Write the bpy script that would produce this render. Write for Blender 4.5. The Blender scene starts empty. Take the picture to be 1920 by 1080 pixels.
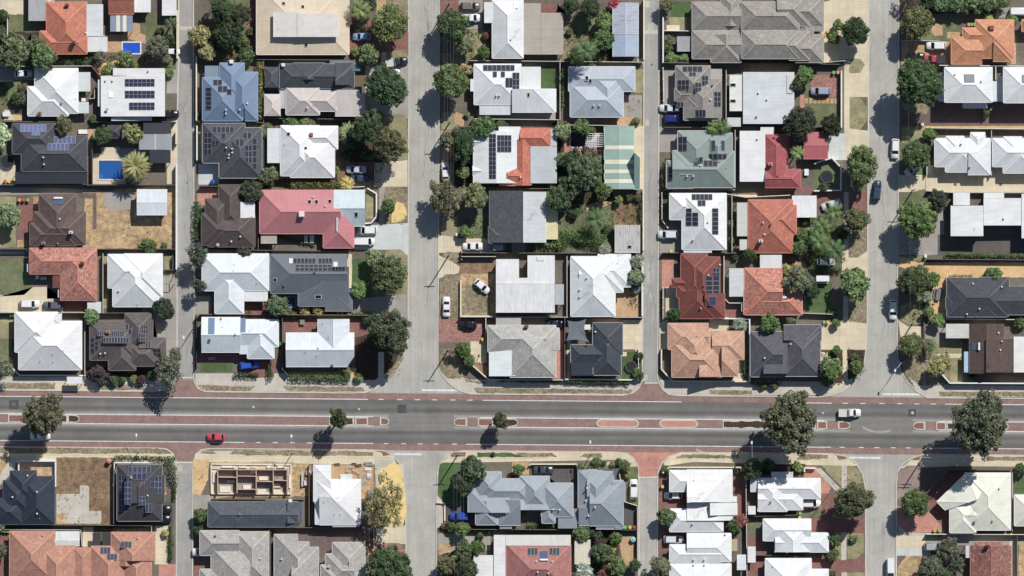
import bpy, bmesh, math, random
from mathutils import Vector, Matrix, noise
random.seed(7)
S = 0.125                                   # metres per pixel of the 1920 px wide aerial
def X(px): return (px - 960.0) * S
def Y(py): return (540.0 - py) * S
def lin(c):
    out = []
    for v in c:
        v /= 255.0
        out.append(v/12.92 if v <= .04045 else ((v+.055)/1.055)**2.4)
    return out
ALB = 1.0
def col(c):
    l = [min(.76, v*ALB) for v in lin(c)]; g = .3*l[0]+.59*l[1]+.11*l[2]
    k = .26 if c[0] > 1.45*c[1] and c[1] < 130 else .13
    return tuple(v+(g-v)*k for v in l) + (1.0,)

scene = bpy.context.scene
C = scene.collection
world = bpy.data.worlds.new('World'); scene.world = world; world.use_nodes = True

# ------------------------------------------------------------------ materials
MATS = {}
class NT:
    def __init__(s, name):
        s.m = bpy.data.materials.new(name); s.m.use_nodes = True
        s.t = s.m.node_tree; s.n = s.t.nodes; s.l = s.t.links
        s.b = s.n['Principled BSDF']
    def new(s, kind, **kw):
        nd = s.n.new(kind)
        for k, v in kw.items():
            if k in ('inp',):
                for a, b in v.items(): nd.inputs[a].default_value = b
            else: setattr(nd, k, v)
        return nd
    def link(s, a, b): s.l.new(a, b)
    def mix(s, fac, a, b, mode='MIX'):
        nd = s.n.new('ShaderNodeMix'); nd.data_type = 'RGBA'; nd.blend_type = mode
        for i, v in ((0, fac), (6, a), (7, b)):
            if hasattr(v, 'is_linked') or isinstance(v, bpy.types.NodeSocket): s.l.new(v, nd.inputs[i])
            else: nd.inputs[i].default_value = v
        return nd.outputs[2]
    def noise(s, vec, scale, detail=4, rough=.6):
        nd = s.n.new('ShaderNodeTexNoise'); nd.inputs['Scale'].default_value = scale
        nd.inputs['Detail'].default_value = detail; nd.inputs['Roughness'].default_value = rough
        if vec is not None: s.l.new(vec, nd.inputs['Vector'])
        return nd.outputs['Fac']
    def ramp(s, fac, stops):
        nd = s.n.new('ShaderNodeValToRGB'); e = nd.color_ramp.elements
        while len(e) < len(stops): e.new(.5)
        for el, (p, c) in zip(e, stops):
            el.position = p; el.color = c if len(c) == 4 else tuple(c) + (1,)
        s.l.new(fac, nd.inputs['Fac']); return nd.outputs['Color']
    def vmap(s, vec, scale=(1, 1, 1), rot=(0, 0, 0)):
        nd = s.n.new('ShaderNodeMapping'); nd.inputs['Scale'].default_value = scale
        nd.inputs['Rotation'].default_value = rot; s.l.new(vec, nd.inputs['Vector']); return nd.outputs['Vector']
    def objcol(s): return s.n.new('ShaderNodeObjectInfo').outputs['Color']
    def objrand(s): return s.n.new('ShaderNodeObjectInfo').outputs['Random']
    def coord(s, k='Object'): return s.n.new('ShaderNodeTexCoord').outputs[k]
    def geo(s, k='Position'): return s.n.new('ShaderNodeNewGeometry').outputs[k]
    def bump(s, h, strength=.3, dist=.02):
        nd = s.n.new('ShaderNodeBump'); nd.inputs['Strength'].default_value = strength
        nd.inputs['Distance'].default_value = dist; s.l.new(h, nd.inputs['Height'])
        s.l.new(nd.outputs['Normal'], s.b.inputs['Normal'])
    def done(s, color, rough=.8, spec=.3, metal=0.0):
        if isinstance(color, bpy.types.NodeSocket): s.l.new(color, s.b.inputs['Base Color'])
        else: s.b.inputs['Base Color'].default_value = color
        s.b.inputs['Roughness'].default_value = rough
        s.b.inputs['Specular IOR Level'].default_value = spec
        s.b.inputs['Metallic'].default_value = metal
        return s.m
G = lambda v: (v, v, v, 1)

def m_ground(name, base, var=.35, s1=.12, s2=1.6, c2=None, amt2=.5, s3=7.0):
    """mottled flat ground: big blotches, medium patches of a second colour and fine grain"""
    t = NT(name); p = t.geo(); b = col(base)
    n1 = t.noise(p, s1, 3); n2 = t.noise(p, s2, 5, .7); n3 = t.noise(p, s3, 2, .8)
    c = b
    if c2 is not None:
        c = t.mix(t.ramp(n2, [(.5 - .3*amt2, G(0)), (.75 - .1*amt2, G(1))]), b, col(c2))
    c = t.mix(1.0, c, t.ramp(n1, [(.3, G(1 - var*.7)), (.7, G(1 + var*.6))]), 'MULTIPLY')
    c = t.mix(1.0, c, t.ramp(n3, [(.25, G(1 - var)), (.75, G(1 + var*1.0))]), 'MULTIPLY')
    t.bump(n3, .4, .03)
    return t.done(c, .95, .1)

def m_slab(name, base, jx=1.9, jy=1.9, jw=.03, var=.16):
    """concrete cast in bays with thin joints, stains"""
    t = NT(name); p = t.geo(); b = col(base)
    br = t.new('ShaderNodeTexBrick', offset=0.0)
    for k, v in (('Color1', G(1)), ('Color2', G(.93)), ('Mortar', G(.72)), ('Scale', 1.0), ('Mortar Size', jw), ('Brick Width', jx), ('Row Height', jy)):
        br.inputs[k].default_value = v
    t.link(p, br.inputs['Vector'])
    c = t.mix(1.0, b, br.outputs['Color'], 'MULTIPLY')
    c = t.mix(1.0, c, t.ramp(t.noise(p, .25, 5, .65), [(.3, G(1 - var)), (.7, G(1.06))]), 'MULTIPLY')
    c = t.mix(1.0, c, t.ramp(t.noise(p, 5, 3, .7), [(.3, G(.9)), (.7, G(1.06))]), 'MULTIPLY')
    return t.done(c, .9, .2)

def m_paver(name, base, c2, w=.46, h=.23):
    t = NT(name); p = t.geo()
    br = t.new('ShaderNodeTexBrick')
    for k, v in (('Color1', col(base)), ('Color2', col(c2)), ('Mortar', tuple(x*.6 for x in col(base)[:3]) + (1,)), ('Scale', 1.0), ('Mortar Size', .015), ('Brick Width', w), ('Row Height', h)):
        br.inputs[k].default_value = v
    t.link(p, br.inputs['Vector'])
    c = t.mix(1.0, br.outputs['Color'], t.ramp(t.noise(p, .35, 5, .7), [(.3, G(.78)), (.7, G(1.12))]), 'MULTIPLY')
    c = t.mix(1.0, c, t.ramp(t.noise(p, 3.5, 3, .7), [(.3, G(.84)), (.7, G(1.12))]), 'MULTIPLY')
    return t.done(c, .9, .2)

def m_asphalt(name, base, lanes=False, along='Y'):
    """asphalt with grain, faded streaks along the road and (UV v) the polished bands of the lanes"""
    t = NT(name); p = t.geo(); b = col(base)
    sc = (.9, .03, 1) if along == 'Y' else (.03, .9, 1)
    c = t.mix(1.0, b, t.ramp(t.noise(t.vmap(p, sc), 1.6, 5, .6), [(.3, G(.9)), (.7, G(1.07))]), 'MULTIPLY')
    c = t.mix(1.0, c, t.ramp(t.noise(p, .16, 5, .65), [(.3, G(.82)), (.72, G(1.1))]), 'MULTIPLY')
    c = t.mix(1.0, c, t.ramp(t.noise(p, 4.5, 3, .8), [(.25, G(.84)), (.75, G(1.13))]), 'MULTIPLY')
    # crack sealing and small patches
    v = t.new('ShaderNodeTexVoronoi', feature='DISTANCE_TO_EDGE'); v.inputs['Scale'].default_value = .09
    wp = t.mix(.12, p, t.new('ShaderNodeTexNoise', inp={'Scale': .5}).outputs['Color'], 'ADD')
    t.link(wp, v.inputs['Vector'])
    c = t.mix(1.0, c, t.ramp(v.outputs['Distance'], [(.0, G(.88)), (.006, G(1))]), 'MULTIPLY')
    if lanes:
        uv = t.new('ShaderNodeSeparateXYZ'); t.link(t.coord('UV'), uv.inputs[0])
        nn = t.noise(t.vmap(p, (.02, .3, 1)), 2, 3)
        ad = t.new('ShaderNodeMath', operation='MULTIPLY_ADD'); ad.inputs[1].default_value = .07; t.link(nn, ad.inputs[0]); t.link(uv.outputs[1], ad.inputs[2])
        c = t.mix(1.0, c, t.ramp(ad.outputs[0], lanes), 'MULTIPLY')
    return t.done(c, .9, .2)

def m_roof(kind):
    t = NT('roof_' + kind); uv = t.coord('UV'); p = t.geo(); oc = t.objcol()
    if kind in ('tile', 'worn'):
        br = t.new('ShaderNodeTexBrick')
        for k, v in (('Color1', G(.84)), ('Color2', G(1.14)), ('Mortar', G(.55)), ('Scale', 1.0), ('Mortar Size', .04), ('Brick Width', .5), ('Row Height', .42), ('Mortar Smooth', .4)):
            br.inputs[k].default_value = v
        t.link(uv, br.inputs['Vector'])
        c = t.mix(1.0, oc, br.outputs['Color'], 'MULTIPLY')
        c = t.mix(1.0, c, t.ramp(t.noise(p, .5, 5, .7), [(.3, G(.82)), (.7, G(1.1))]), 'MULTIPLY')
        if kind == 'worn':
            c = t.mix(t.ramp(t.noise(p, 1.5, 5, .8), [(.48, G(0)), (.62, G(.7))]), c, (.06, .05, .045, 1))
            c = t.mix(t.ramp(t.noise(t.vmap(p, (1, 1, 1), (0, 0, 1)), 1.2, 5, .8), [(.53, G(0)), (.68, G(.6))]), c, (.62, .42, .36, 1))
        else:
            c = t.mix(t.ramp(t.noise(p, 1.1, 4, .8), [(.58, G(0)), (.78, G(.35))]), c, (.1, .09, .08, 1))
        t.bump(br.outputs['Fac'], -.5, .04)
        return t.done(c, .75, .3)
    mp = t.vmap(uv, (1, 1, 1))
    wv = t.new('ShaderNodeTexWave', wave_type='BANDS', bands_direction='X'); wv.inputs['Scale'].default_value = .62 if kind != 'corr' else 1.05
    wv.inputs['Detail'].default_value = 0
    t.link(mp, wv.inputs['Vector'])
    amp = {'metal': (.955, 1.01), 'corr': (.9, 1.04), 'flat': (.98, 1.01), 'rust': (.86, 1.05), 'grime': (.93, 1.02)}[kind]
    c = t.mix(1.0, oc, t.ramp(wv.outputs['Fac'], [(.0, G(amp[0])), (.5, G(1.0)), (1, G(amp[1]))]), 'MULTIPLY')
    c = t.mix(1.0, c, t.ramp(t.noise(p, .3, 5, .7), [(.28, G(.85)), (.7, G(1.04))]), 'MULTIPLY')
    st = t.noise(t.vmap(uv, (2.2, .22, 1)), 1.0, 4, .7)          # run-off streaks down the slope
    c = t.mix(1.0, c, t.ramp(st, [(.3, G(.88)), (.65, G(1.03))]), 'MULTIPLY')
    if kind == 'rust':
        c = t.mix(t.ramp(t.noise(t.vmap(uv, (1.6, .35, 1)), 1.0, 5, .75), [(.52, G(0)), (.68, G(.85))]), c, col((150, 100, 72)))
    if kind == 'grime':
        gs = t.noise(t.vmap(uv, (2.6, .3, 1)), 1.0, 5, .8)
        c = t.mix(t.ramp(gs, [(.5, G(0)), (.72, G(.45))]), c, col((120, 118, 112)))
    t.bump(wv.outputs['Fac'], .25 if kind in ('corr', 'rust') else .06, .03)
    return t.done(c, .55, .35)

def m_obj(name, rough=.6, spec=.3, metal=0.0, var=.12, scale=1.5):
    t = NT(name); p = t.geo()
    c = t.mix(1.0, t.objcol(), t.ramp(t.noise(p, scale, 4, .65), [(.3, G(1 - var)), (.7, G(1 + var*.5))]), 'MULTIPLY')
    return t.done(c, rough, spec, metal)

def m_leaf():
    t = NT('foliage'); 
    at = t.new('ShaderNodeAttribute', attribute_name='tint')
    c = t.mix(1.0, t.objcol(), at.outputs['Color'], 'MULTIPLY')
    c = t.mix(1.0, c, t.ramp(t.noise(t.geo(), .9, 3, .6), [(.3, G(.72)), (.7, G(1.3))]), 'MULTIPLY')
    t.link(c, t.b.inputs['Base Color'])
    t.b.inputs['Roughness'].default_value = .6; t.b.inputs['Specular IOR Level'].default_value = .25
    tr = t.new('ShaderNodeBsdfTranslucent'); t.link(c, tr.inputs['Color'])
    mx = t.new('ShaderNodeMixShader'); mx.inputs[0].default_value = .22
    t.link(t.b.outputs[0], mx.inputs[1]); t.link(tr.outputs[0], mx.inputs[2])
    t.link(mx.outputs[0], t.n['Material Output'].inputs['Surface'])
    return t.m

def m_flat(name, c, rough=.5, spec=.4, metal=0.0): return NT(name).done(c, rough, spec, metal)

def m_panel():
    t = NT('solar_cells'); uv = t.coord('UV')
    br = t.new('ShaderNodeTexBrick', offset=0.0)
    for k, v in (('Color1', G(1)), ('Color2', G(.88)), ('Mortar', (1.25, 1.25, 1.25, 1)), ('Scale', 1.0), ('Mortar Size', .006), ('Brick Width', .166), ('Row Height', .1)):
        br.inputs[k].default_value = v
    t.link(uv, br.inputs['Vector'])
    c = t.mix(1.0, t.objcol(), br.outputs['Color'], 'MULTIPLY')
    return t.done(c, .25, .4)

def m_water():
    t = NT('pool_water'); p = t.geo()
    c = t.mix(t.noise(p, 1.2, 3), t.objcol(), t.mix(1.0, t.objcol(), G(.75), 'MULTIPLY'))
    t.bump(t.noise(p, 3, 2), .15, .03)
    return t.done(c, .12, .5)

for k in ('tile', 'worn', 'metal', 'corr', 'flat', 'rust', 'grime'): MATS[k] = m_roof(k)
MATS['paint'] = m_obj('painted_surface', .6, .3); MATS['car'] = m_obj('car_paint', .28, .5, 0, .03)
MATS['wood'] = m_obj('timber', .8, .2, 0, .3, 2.5); MATS['fence'] = m_obj('fence_sheet', .75, .2, 0, .25, 1.2)
MATS['leaf'] = m_leaf(); MATS['bark'] = m_obj('bark', .9, .1, 0, .35, 3)
MATS['glass'] = m_flat('dark_glass', (.012, .015, .018, 1), .08, .6); MATS['tyre'] = m_flat('rubber', (.012, .012, .012, 1), .8, .2)
MATS['alloy'] = m_flat('alloy', (.5, .5, .52, 1), .35, .5, .6); MATS['lamp'] = m_flat('lamp_lens', (.7, .72, .74, 1), .2, .5)
MATS['tail'] = m_flat('tail_lens', (.35, .02, .02, 1), .3, .5)
MATS['cells'] = m_panel(); MATS['frame'] = m_flat('panel_frame', (.27, .28, .3, 1), .4, .5); MATS['water'] = m_water()
MATS['line'] = m_obj('road_paint', .8, .2, 0, .3, 2.2); MATS['metalpole'] = m_flat('galvanised', (.45, .46, .47, 1), .5, .5, .3)
MATS['wire'] = m_flat('wire', (.22, .22, .23, 1), .6, .3)
GR = {}
def g_(k, m): GR[k] = m
g_('soil', m_ground('yard_soil', (124, 114, 102), .3, .15, 1.2, (98, 92, 80), .5))
g_('lawn', m_ground('lawn', (98, 108, 74), .3, .15, .7, (128, 128, 94), .45, 6))
g_('green', m_ground('watered_lawn', (74, 98, 56), .3, .15, .9, (92, 112, 70), .4, 6))
g_('dry', m_ground('dry_grass', (176, 160, 130), .42, .2, 1.4, (104, 96, 74), .75, 4))
g_('patchy', m_ground('patchy_grass', (128, 130, 92), .34, .2, .6, (166, 152, 118), .6, 5))
g_('sand', m_ground('yellow_sand', (224, 188, 136), .22, .2, .8, (196, 156, 104), .5, 5))
g_('bare', m_ground('bare_sandy_yard', (236, 190, 136), .3, .16, .8, (140, 118, 92), .85, 5))
g_('dirt', m_ground('brown_dirt', (164, 136, 106), .34, .14, .7, (106, 84, 64), .8, 5))
g_('bright', m_ground('bright_sand', (240, 208, 138), .15, .2, .9, (228, 182, 104), .5, 5))
g_('mulch', m_ground('mulch', (86, 70, 58), .35, .2, 2.2, (62, 54, 46), .5, 8))
g_('pebble', m_ground('pink_pebbles', (170, 148, 138), .3, .2, 3.5, (130, 112, 104), .5, 9))
g_('conc', m_slab('concrete', (200, 192, 178)))
g_('cream', m_slab('cream_concrete', (218, 203, 172), 1.6, 1.6))
g_('yard', m_slab('grey_concrete', (166, 160, 152), 3, 3))
g_('pale', m_slab('pale_concrete', (204, 208, 206), 3.2, 3.2))
g_('dark', m_slab('dark_paving', (104, 98, 94), 1.2, 1.2, .02))
g_('tarmac', m_asphalt('driveway_asphalt', (94, 92, 90)))
g_('redb', m_paver('red_paving', (160, 106, 94), (140, 92, 84)))
g_('redm', m_paver('red_street_brick', (160, 128, 119), (146, 116, 109)))
g_('salmon', m_paver('salmon_paving', (208, 148, 128), (192, 134, 116)))
g_('brown', m_paver('brown_paving', (126, 108, 102), (112, 96, 92)))
g_('tan', m_paver('tan_paving', (206, 170, 128), (190, 152, 112)))
g_('brickred', m_paver('old_brick_paving', (184, 136, 124), (150, 104, 94)))
g_('kerb', m_slab('kerb_concrete', (206, 200, 186), 2.4, 50))
g_('street', m_asphalt('street_asphalt', (178, 175, 166)))
g_('lane', m_asphalt('lane_asphalt', (163, 161, 156)))
g_('lane2', m_asphalt('lower_lane_asphalt', (178, 174, 168)))
g_('main', m_asphalt('main_road_asphalt', (116, 114, 110), [(.0, G(1.0)), (.2, G(.9)), (.45, G(1.12)), (.66, G(.76)), (.82, G(1.15)), (.97, G(2.1))], 'X'))
g_('mainj', m_asphalt('junction_asphalt', (134, 131, 125), False, 'X'))
g_('patch', m_asphalt('asphalt_patch', (84, 84, 86)))

# ------------------------------------------------------------------ mesh + object helpers
def link(name, me, parent=None, c=None):
    o = bpy.data.objects.new(name, me); C.objects.link(o)
    if parent is not None: o.parent = parent
    if c is not None: o.color = c
    return o
def mesh(name, bm, mats, smooth=False):
    me = bpy.data.meshes.new(name); bm.to_mesh(me); bm.free()
    for m in (mats if isinstance(mats, (list, tuple)) else [mats]): me.materials.append(m)
    if smooth:
        for p in me.polygons: p.use_smooth = True
    return me
def obj(name, bm, mat, parent=None, c=None, smooth=False): return link(name, mesh(name, bm, mat, smooth), parent, c)
def empty(name, loc=(0, 0, 0), rz=0):
    o = bpy.data.objects.new(name, None); C.objects.link(o); o.location = loc; o.rotation_euler = (0, 0, rz); o.empty_display_size = .5
    return o
def box(bm, x0, y0, z0, x1, y1, z1, mi=0):
    v = [bm.verts.new(p) for p in ((x0,y0,z0),(x1,y0,z0),(x1,y1,z0),(x0,y1,z0),(x0,y0,z1),(x1,y0,z1),(x1,y1,z1),(x0,y1,z1))]
    for f in ((3,2,1,0),(4,5,6,7),(0,1,5,4),(1,2,6,5),(2,3,7,6),(3,0,4,7)):
        bm.faces.new([v[i] for i in f]).material_index = mi
def beam(bm, a, b, w, h, mi=0):
    """box of width w and height h along the segment a-b (3-D)"""
    a = Vector(a); b = Vector(b); d = b - a
    if d.length < 1e-4: return
    d.normalize(); u = Vector((0, 0, 1)) if abs(d.z) < .95 else Vector((1, 0, 0))
    s = d.cross(u).normalized()*w/2; t = s.cross(d).normalized()*h/2
    v = [bm.verts.new(p + q) for p in (a, b) for q in (-s-t, s-t, s+t, -s+t)]
    for f in ((0,1,2,3),(7,6,5,4),(0,4,5,1),(1,5,6,2),(2,6,7,3),(3,7,4,0)):
        bm.faces.new([v[i] for i in f]).material_index = mi
def cyl(bm, x, y, z0, z1, r0, r1=None, n=10, mi=0, cap=True):
    r1 = r0 if r1 is None else r1
    a = [bm.verts.new((x+r0*math.cos(2*math.pi*i/n), y+r0*math.sin(2*math.pi*i/n), z0)) for i in range(n)]
    b = [bm.verts.new((x+r1*math.cos(2*math.pi*i/n), y+r1*math.sin(2*math.pi*i/n), z1)) for i in range(n)]
    for i in range(n): bm.faces.new((a[i], a[(i+1)%n], b[(i+1)%n], b[i])).material_index = mi
    if cap: bm.faces.new(b).material_index = mi; bm.faces.new(a[::-1]).material_index = mi
def tube(bm, pts, r, n=6, mi=0):
    pts = [Vector(p) for p in pts]; rings = []
    for i, p in enumerate(pts):
        d = (pts[min(i+1, len(pts)-1)] - pts[max(i-1, 0)]).normalized()
        u = Vector((0, 0, 1)) if abs(d.z) < .9 else Vector((1, 0, 0))
        s = d.cross(u).normalized(); t = s.cross(d)
        rr = r[i] if isinstance(r, (list, tuple)) else r
        rings.append([bm.verts.new(p + (s*math.cos(2*math.pi*k/n) + t*math.sin(2*math.pi*k/n))*rr) for k in range(n)])
    for a, b in zip(rings, rings[1:]):
        for k in range(n): bm.faces.new((a[k], a[(k+1)%n], b[(k+1)%n], b[k])).material_index = mi
    bm.faces.new(rings[0][::-1]).material_index = mi; bm.faces.new(rings[-1]).material_index = mi
def area2(p): return sum(p[i][0]*p[(i+1)%len(p)][1] - p[(i+1)%len(p)][0]*p[i][1] for i in range(len(p)))
def ccw(p): return p if area2(p) > 0 else p[::-1]

# ------------------------------------------------------------------ the register of top-level things (labels are completed at the end)
REG = []       # (object, px, py, description or None, label or None)
HOUSES = []    # (object, handle, x0, y0, x1, y1) px
def reg(o, cat, px, py, desc=None, label=None, group=None):
    o['category'] = cat
    if group: o['group'] = group
    REG.append([o, px, py, desc, label]); return o
# ------------------------------------------------------------------ roofs and buildings
def clip(poly, a, b, c):
    """keep a*x+b*y+c <= 0"""
    out = []
    for i in range(len(poly)):
        p, q = poly[i], poly[(i+1) % len(poly)]
        dp, dq = a*p[0]+b*p[1]+c, a*q[0]+b*q[1]+c
        if dp <= 1e-9: out.append(p)
        if (dp < -1e-9 and dq > 1e-9) or (dp > 1e-9 and dq < -1e-9):
            t = dp/(dp-dq); out.append((p[0]+t*(q[0]-p[0]), p[1]+t*(q[1]-p[1])))
    return out
class Piece:
    def __init__(s, spec, eave, idx, defp):
        flags = spec[4] if not isinstance(spec[0], (list, tuple)) else spec[1]
        rest = spec[5:] if not isinstance(spec[0], (list, tuple)) else spec[2:]
        s.pitch = rest[0] if rest and rest[0] is not None else (defp if len(flags) > 1 else .05)
        s.e = eave + (rest[1] if len(rest) > 1 else 0) + idx*.006
        if isinstance(spec[0], (list, tuple)):
            poly = [(X(x), Y(y)) for x, y in spec[0]]; sl = [f == '1' for f in flags]
            if area2(poly) < 0: poly = poly[::-1]; sl = [sl[(len(poly)-2-i) % len(poly)] for i in range(len(poly))]
        else:
            x0, y0, x1, y1 = X(spec[0]), Y(spec[3]), X(spec[2]), Y(spec[1])
            poly = [(x0, y0), (x1, y0), (x1, y1), (x0, y1)]; sl = ['S' in flags, 'E' in flags, 'N' in flags, 'W' in flags]
        s.poly = poly; s.sl = sl; s.L = []
        for i in range(len(poly)):
            (ax, ay), (bx, by) = poly[i], poly[(i+1) % len(poly)]
            l = math.hypot(bx-ax, by-ay); nx, ny = -(by-ay)/l, (bx-ax)/l
            s.L.append((nx, ny, -(nx*ax+ny*ay), ((bx-ax)/l, (by-ay)/l), ax, ay))
        s.faces = []; S_ = [i for i in range(len(poly)) if sl[i]]
        for i in S_:
            f = poly
            for j in S_:
                if j != i and f: f = clip(f, s.L[i][0]-s.L[j][0], s.L[i][1]-s.L[j][1], s.L[i][2]-s.L[j][2])
            if len(f) > 2: s.faces.append((i, f))
    def d(s, i, x, y): return s.L[i][0]*x + s.L[i][1]*y + s.L[i][2]
    def inside(s, x, y): return all(s.d(i, x, y) >= -1e-6 for i in range(len(s.poly)))
    def z(s, x, y):
        h = [s.d(i, x, y) for i in range(len(s.poly)) if s.sl[i]]
        return s.e + (max(0, min(h))*s.pitch if h else 0)
    def grad(s, x, y):
        h = [(s.d(i, x, y), i) for i in range(len(s.poly)) if s.sl[i]]
        if not h: return (0, 0)
        i = min(h)[1]; return (s.L[i][0]*s.pitch, s.L[i][1]*s.pitch)
TH = .16
def roof_mesh(pieces, kind, ribs):
    bm = bmesh.new(); uvl = bm.loops.layers.uv.new('UVMap'); gab = bmesh.new(); cap = bmesh.new(); gut = bmesh.new()
    def face(pts, uvs):
        f = bm.faces.new([bm.verts.new(p) for p in pts])
        for l, u in zip(f.loops, uvs): l[uvl].uv = u
    for pc in pieces:
        k = math.sqrt(1+pc.pitch**2); hs = {}
        for i, f in pc.faces:
            nx, ny, c, (tx, ty), ax, ay = pc.L[i]
            face([(x, y, pc.e + max(0, pc.d(i, x, y))*pc.pitch) for x, y in f], [((x-ax)*tx+(y-ay)*ty, pc.d(i, x, y)*k) for x, y in f])
            for a in range(len(f)):
                p, q = f[a], f[(a+1) % len(f)]
                for j, f2 in pc.faces:
                    if j > i and abs(pc.d(i, *p)-pc.d(j, *p)) < 1e-4 and abs(pc.d(i, *q)-pc.d(j, *q)) < 1e-4:
                        beam(cap, (p[0], p[1], pc.z(*p)), (q[0], q[1], pc.z(*q)), .26, .09)
        if not pc.faces:
            r = ribs
            face([(x, y, pc.e) for x, y in pc.poly], [((x, y) if r == 'y' else (y, x)) for x, y in pc.poly])
        n = len(pc.poly)
        face([(x, y, pc.e-TH) for x, y in pc.poly[::-1]], [(0, 0)]*n)
        for i in range(n):
            a, b = pc.poly[i], pc.poly[(i+1) % n]
            face([(a[0], a[1], pc.e-TH), (b[0], b[1], pc.e-TH), (b[0], b[1], pc.e), (a[0], a[1], pc.e)], [(0, 0)]*4)
            if pc.sl[i]:
                nx, ny = pc.L[i][0], pc.L[i][1]
                beam(gut, (a[0]-nx*.06, a[1]-ny*.06, pc.e-.05), (b[0]-nx*.06, b[1]-ny*.06, pc.e-.05), .12, .1)
            elif pc.faces:
                ps = []
                for _, f in pc.faces:
                    for x, y in f:
                        if abs(pc.d(i, x, y)) < 1e-4: ps.append((round((x-a[0])*pc.L[i][3][0]+(y-a[1])*pc.L[i][3][1], 3), x, y))
                ps = sorted(set(ps)); up = []
                for t, x, y in ps:
                    if up and t-up[-1][0] < .01: continue
                    up.append((t, x, y))
                poly = [(a[0], a[1], pc.e), (b[0], b[1], pc.e)] + [(x, y, pc.z(x, y)) for t, x, y in up[::-1] if pc.z(x, y) > pc.e+1e-3]
                if len(poly) > 2: gab.faces.new([gab.verts.new(p) for p in poly])
    return bm, gab, cap, gut
PANELMESH = {}
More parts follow.
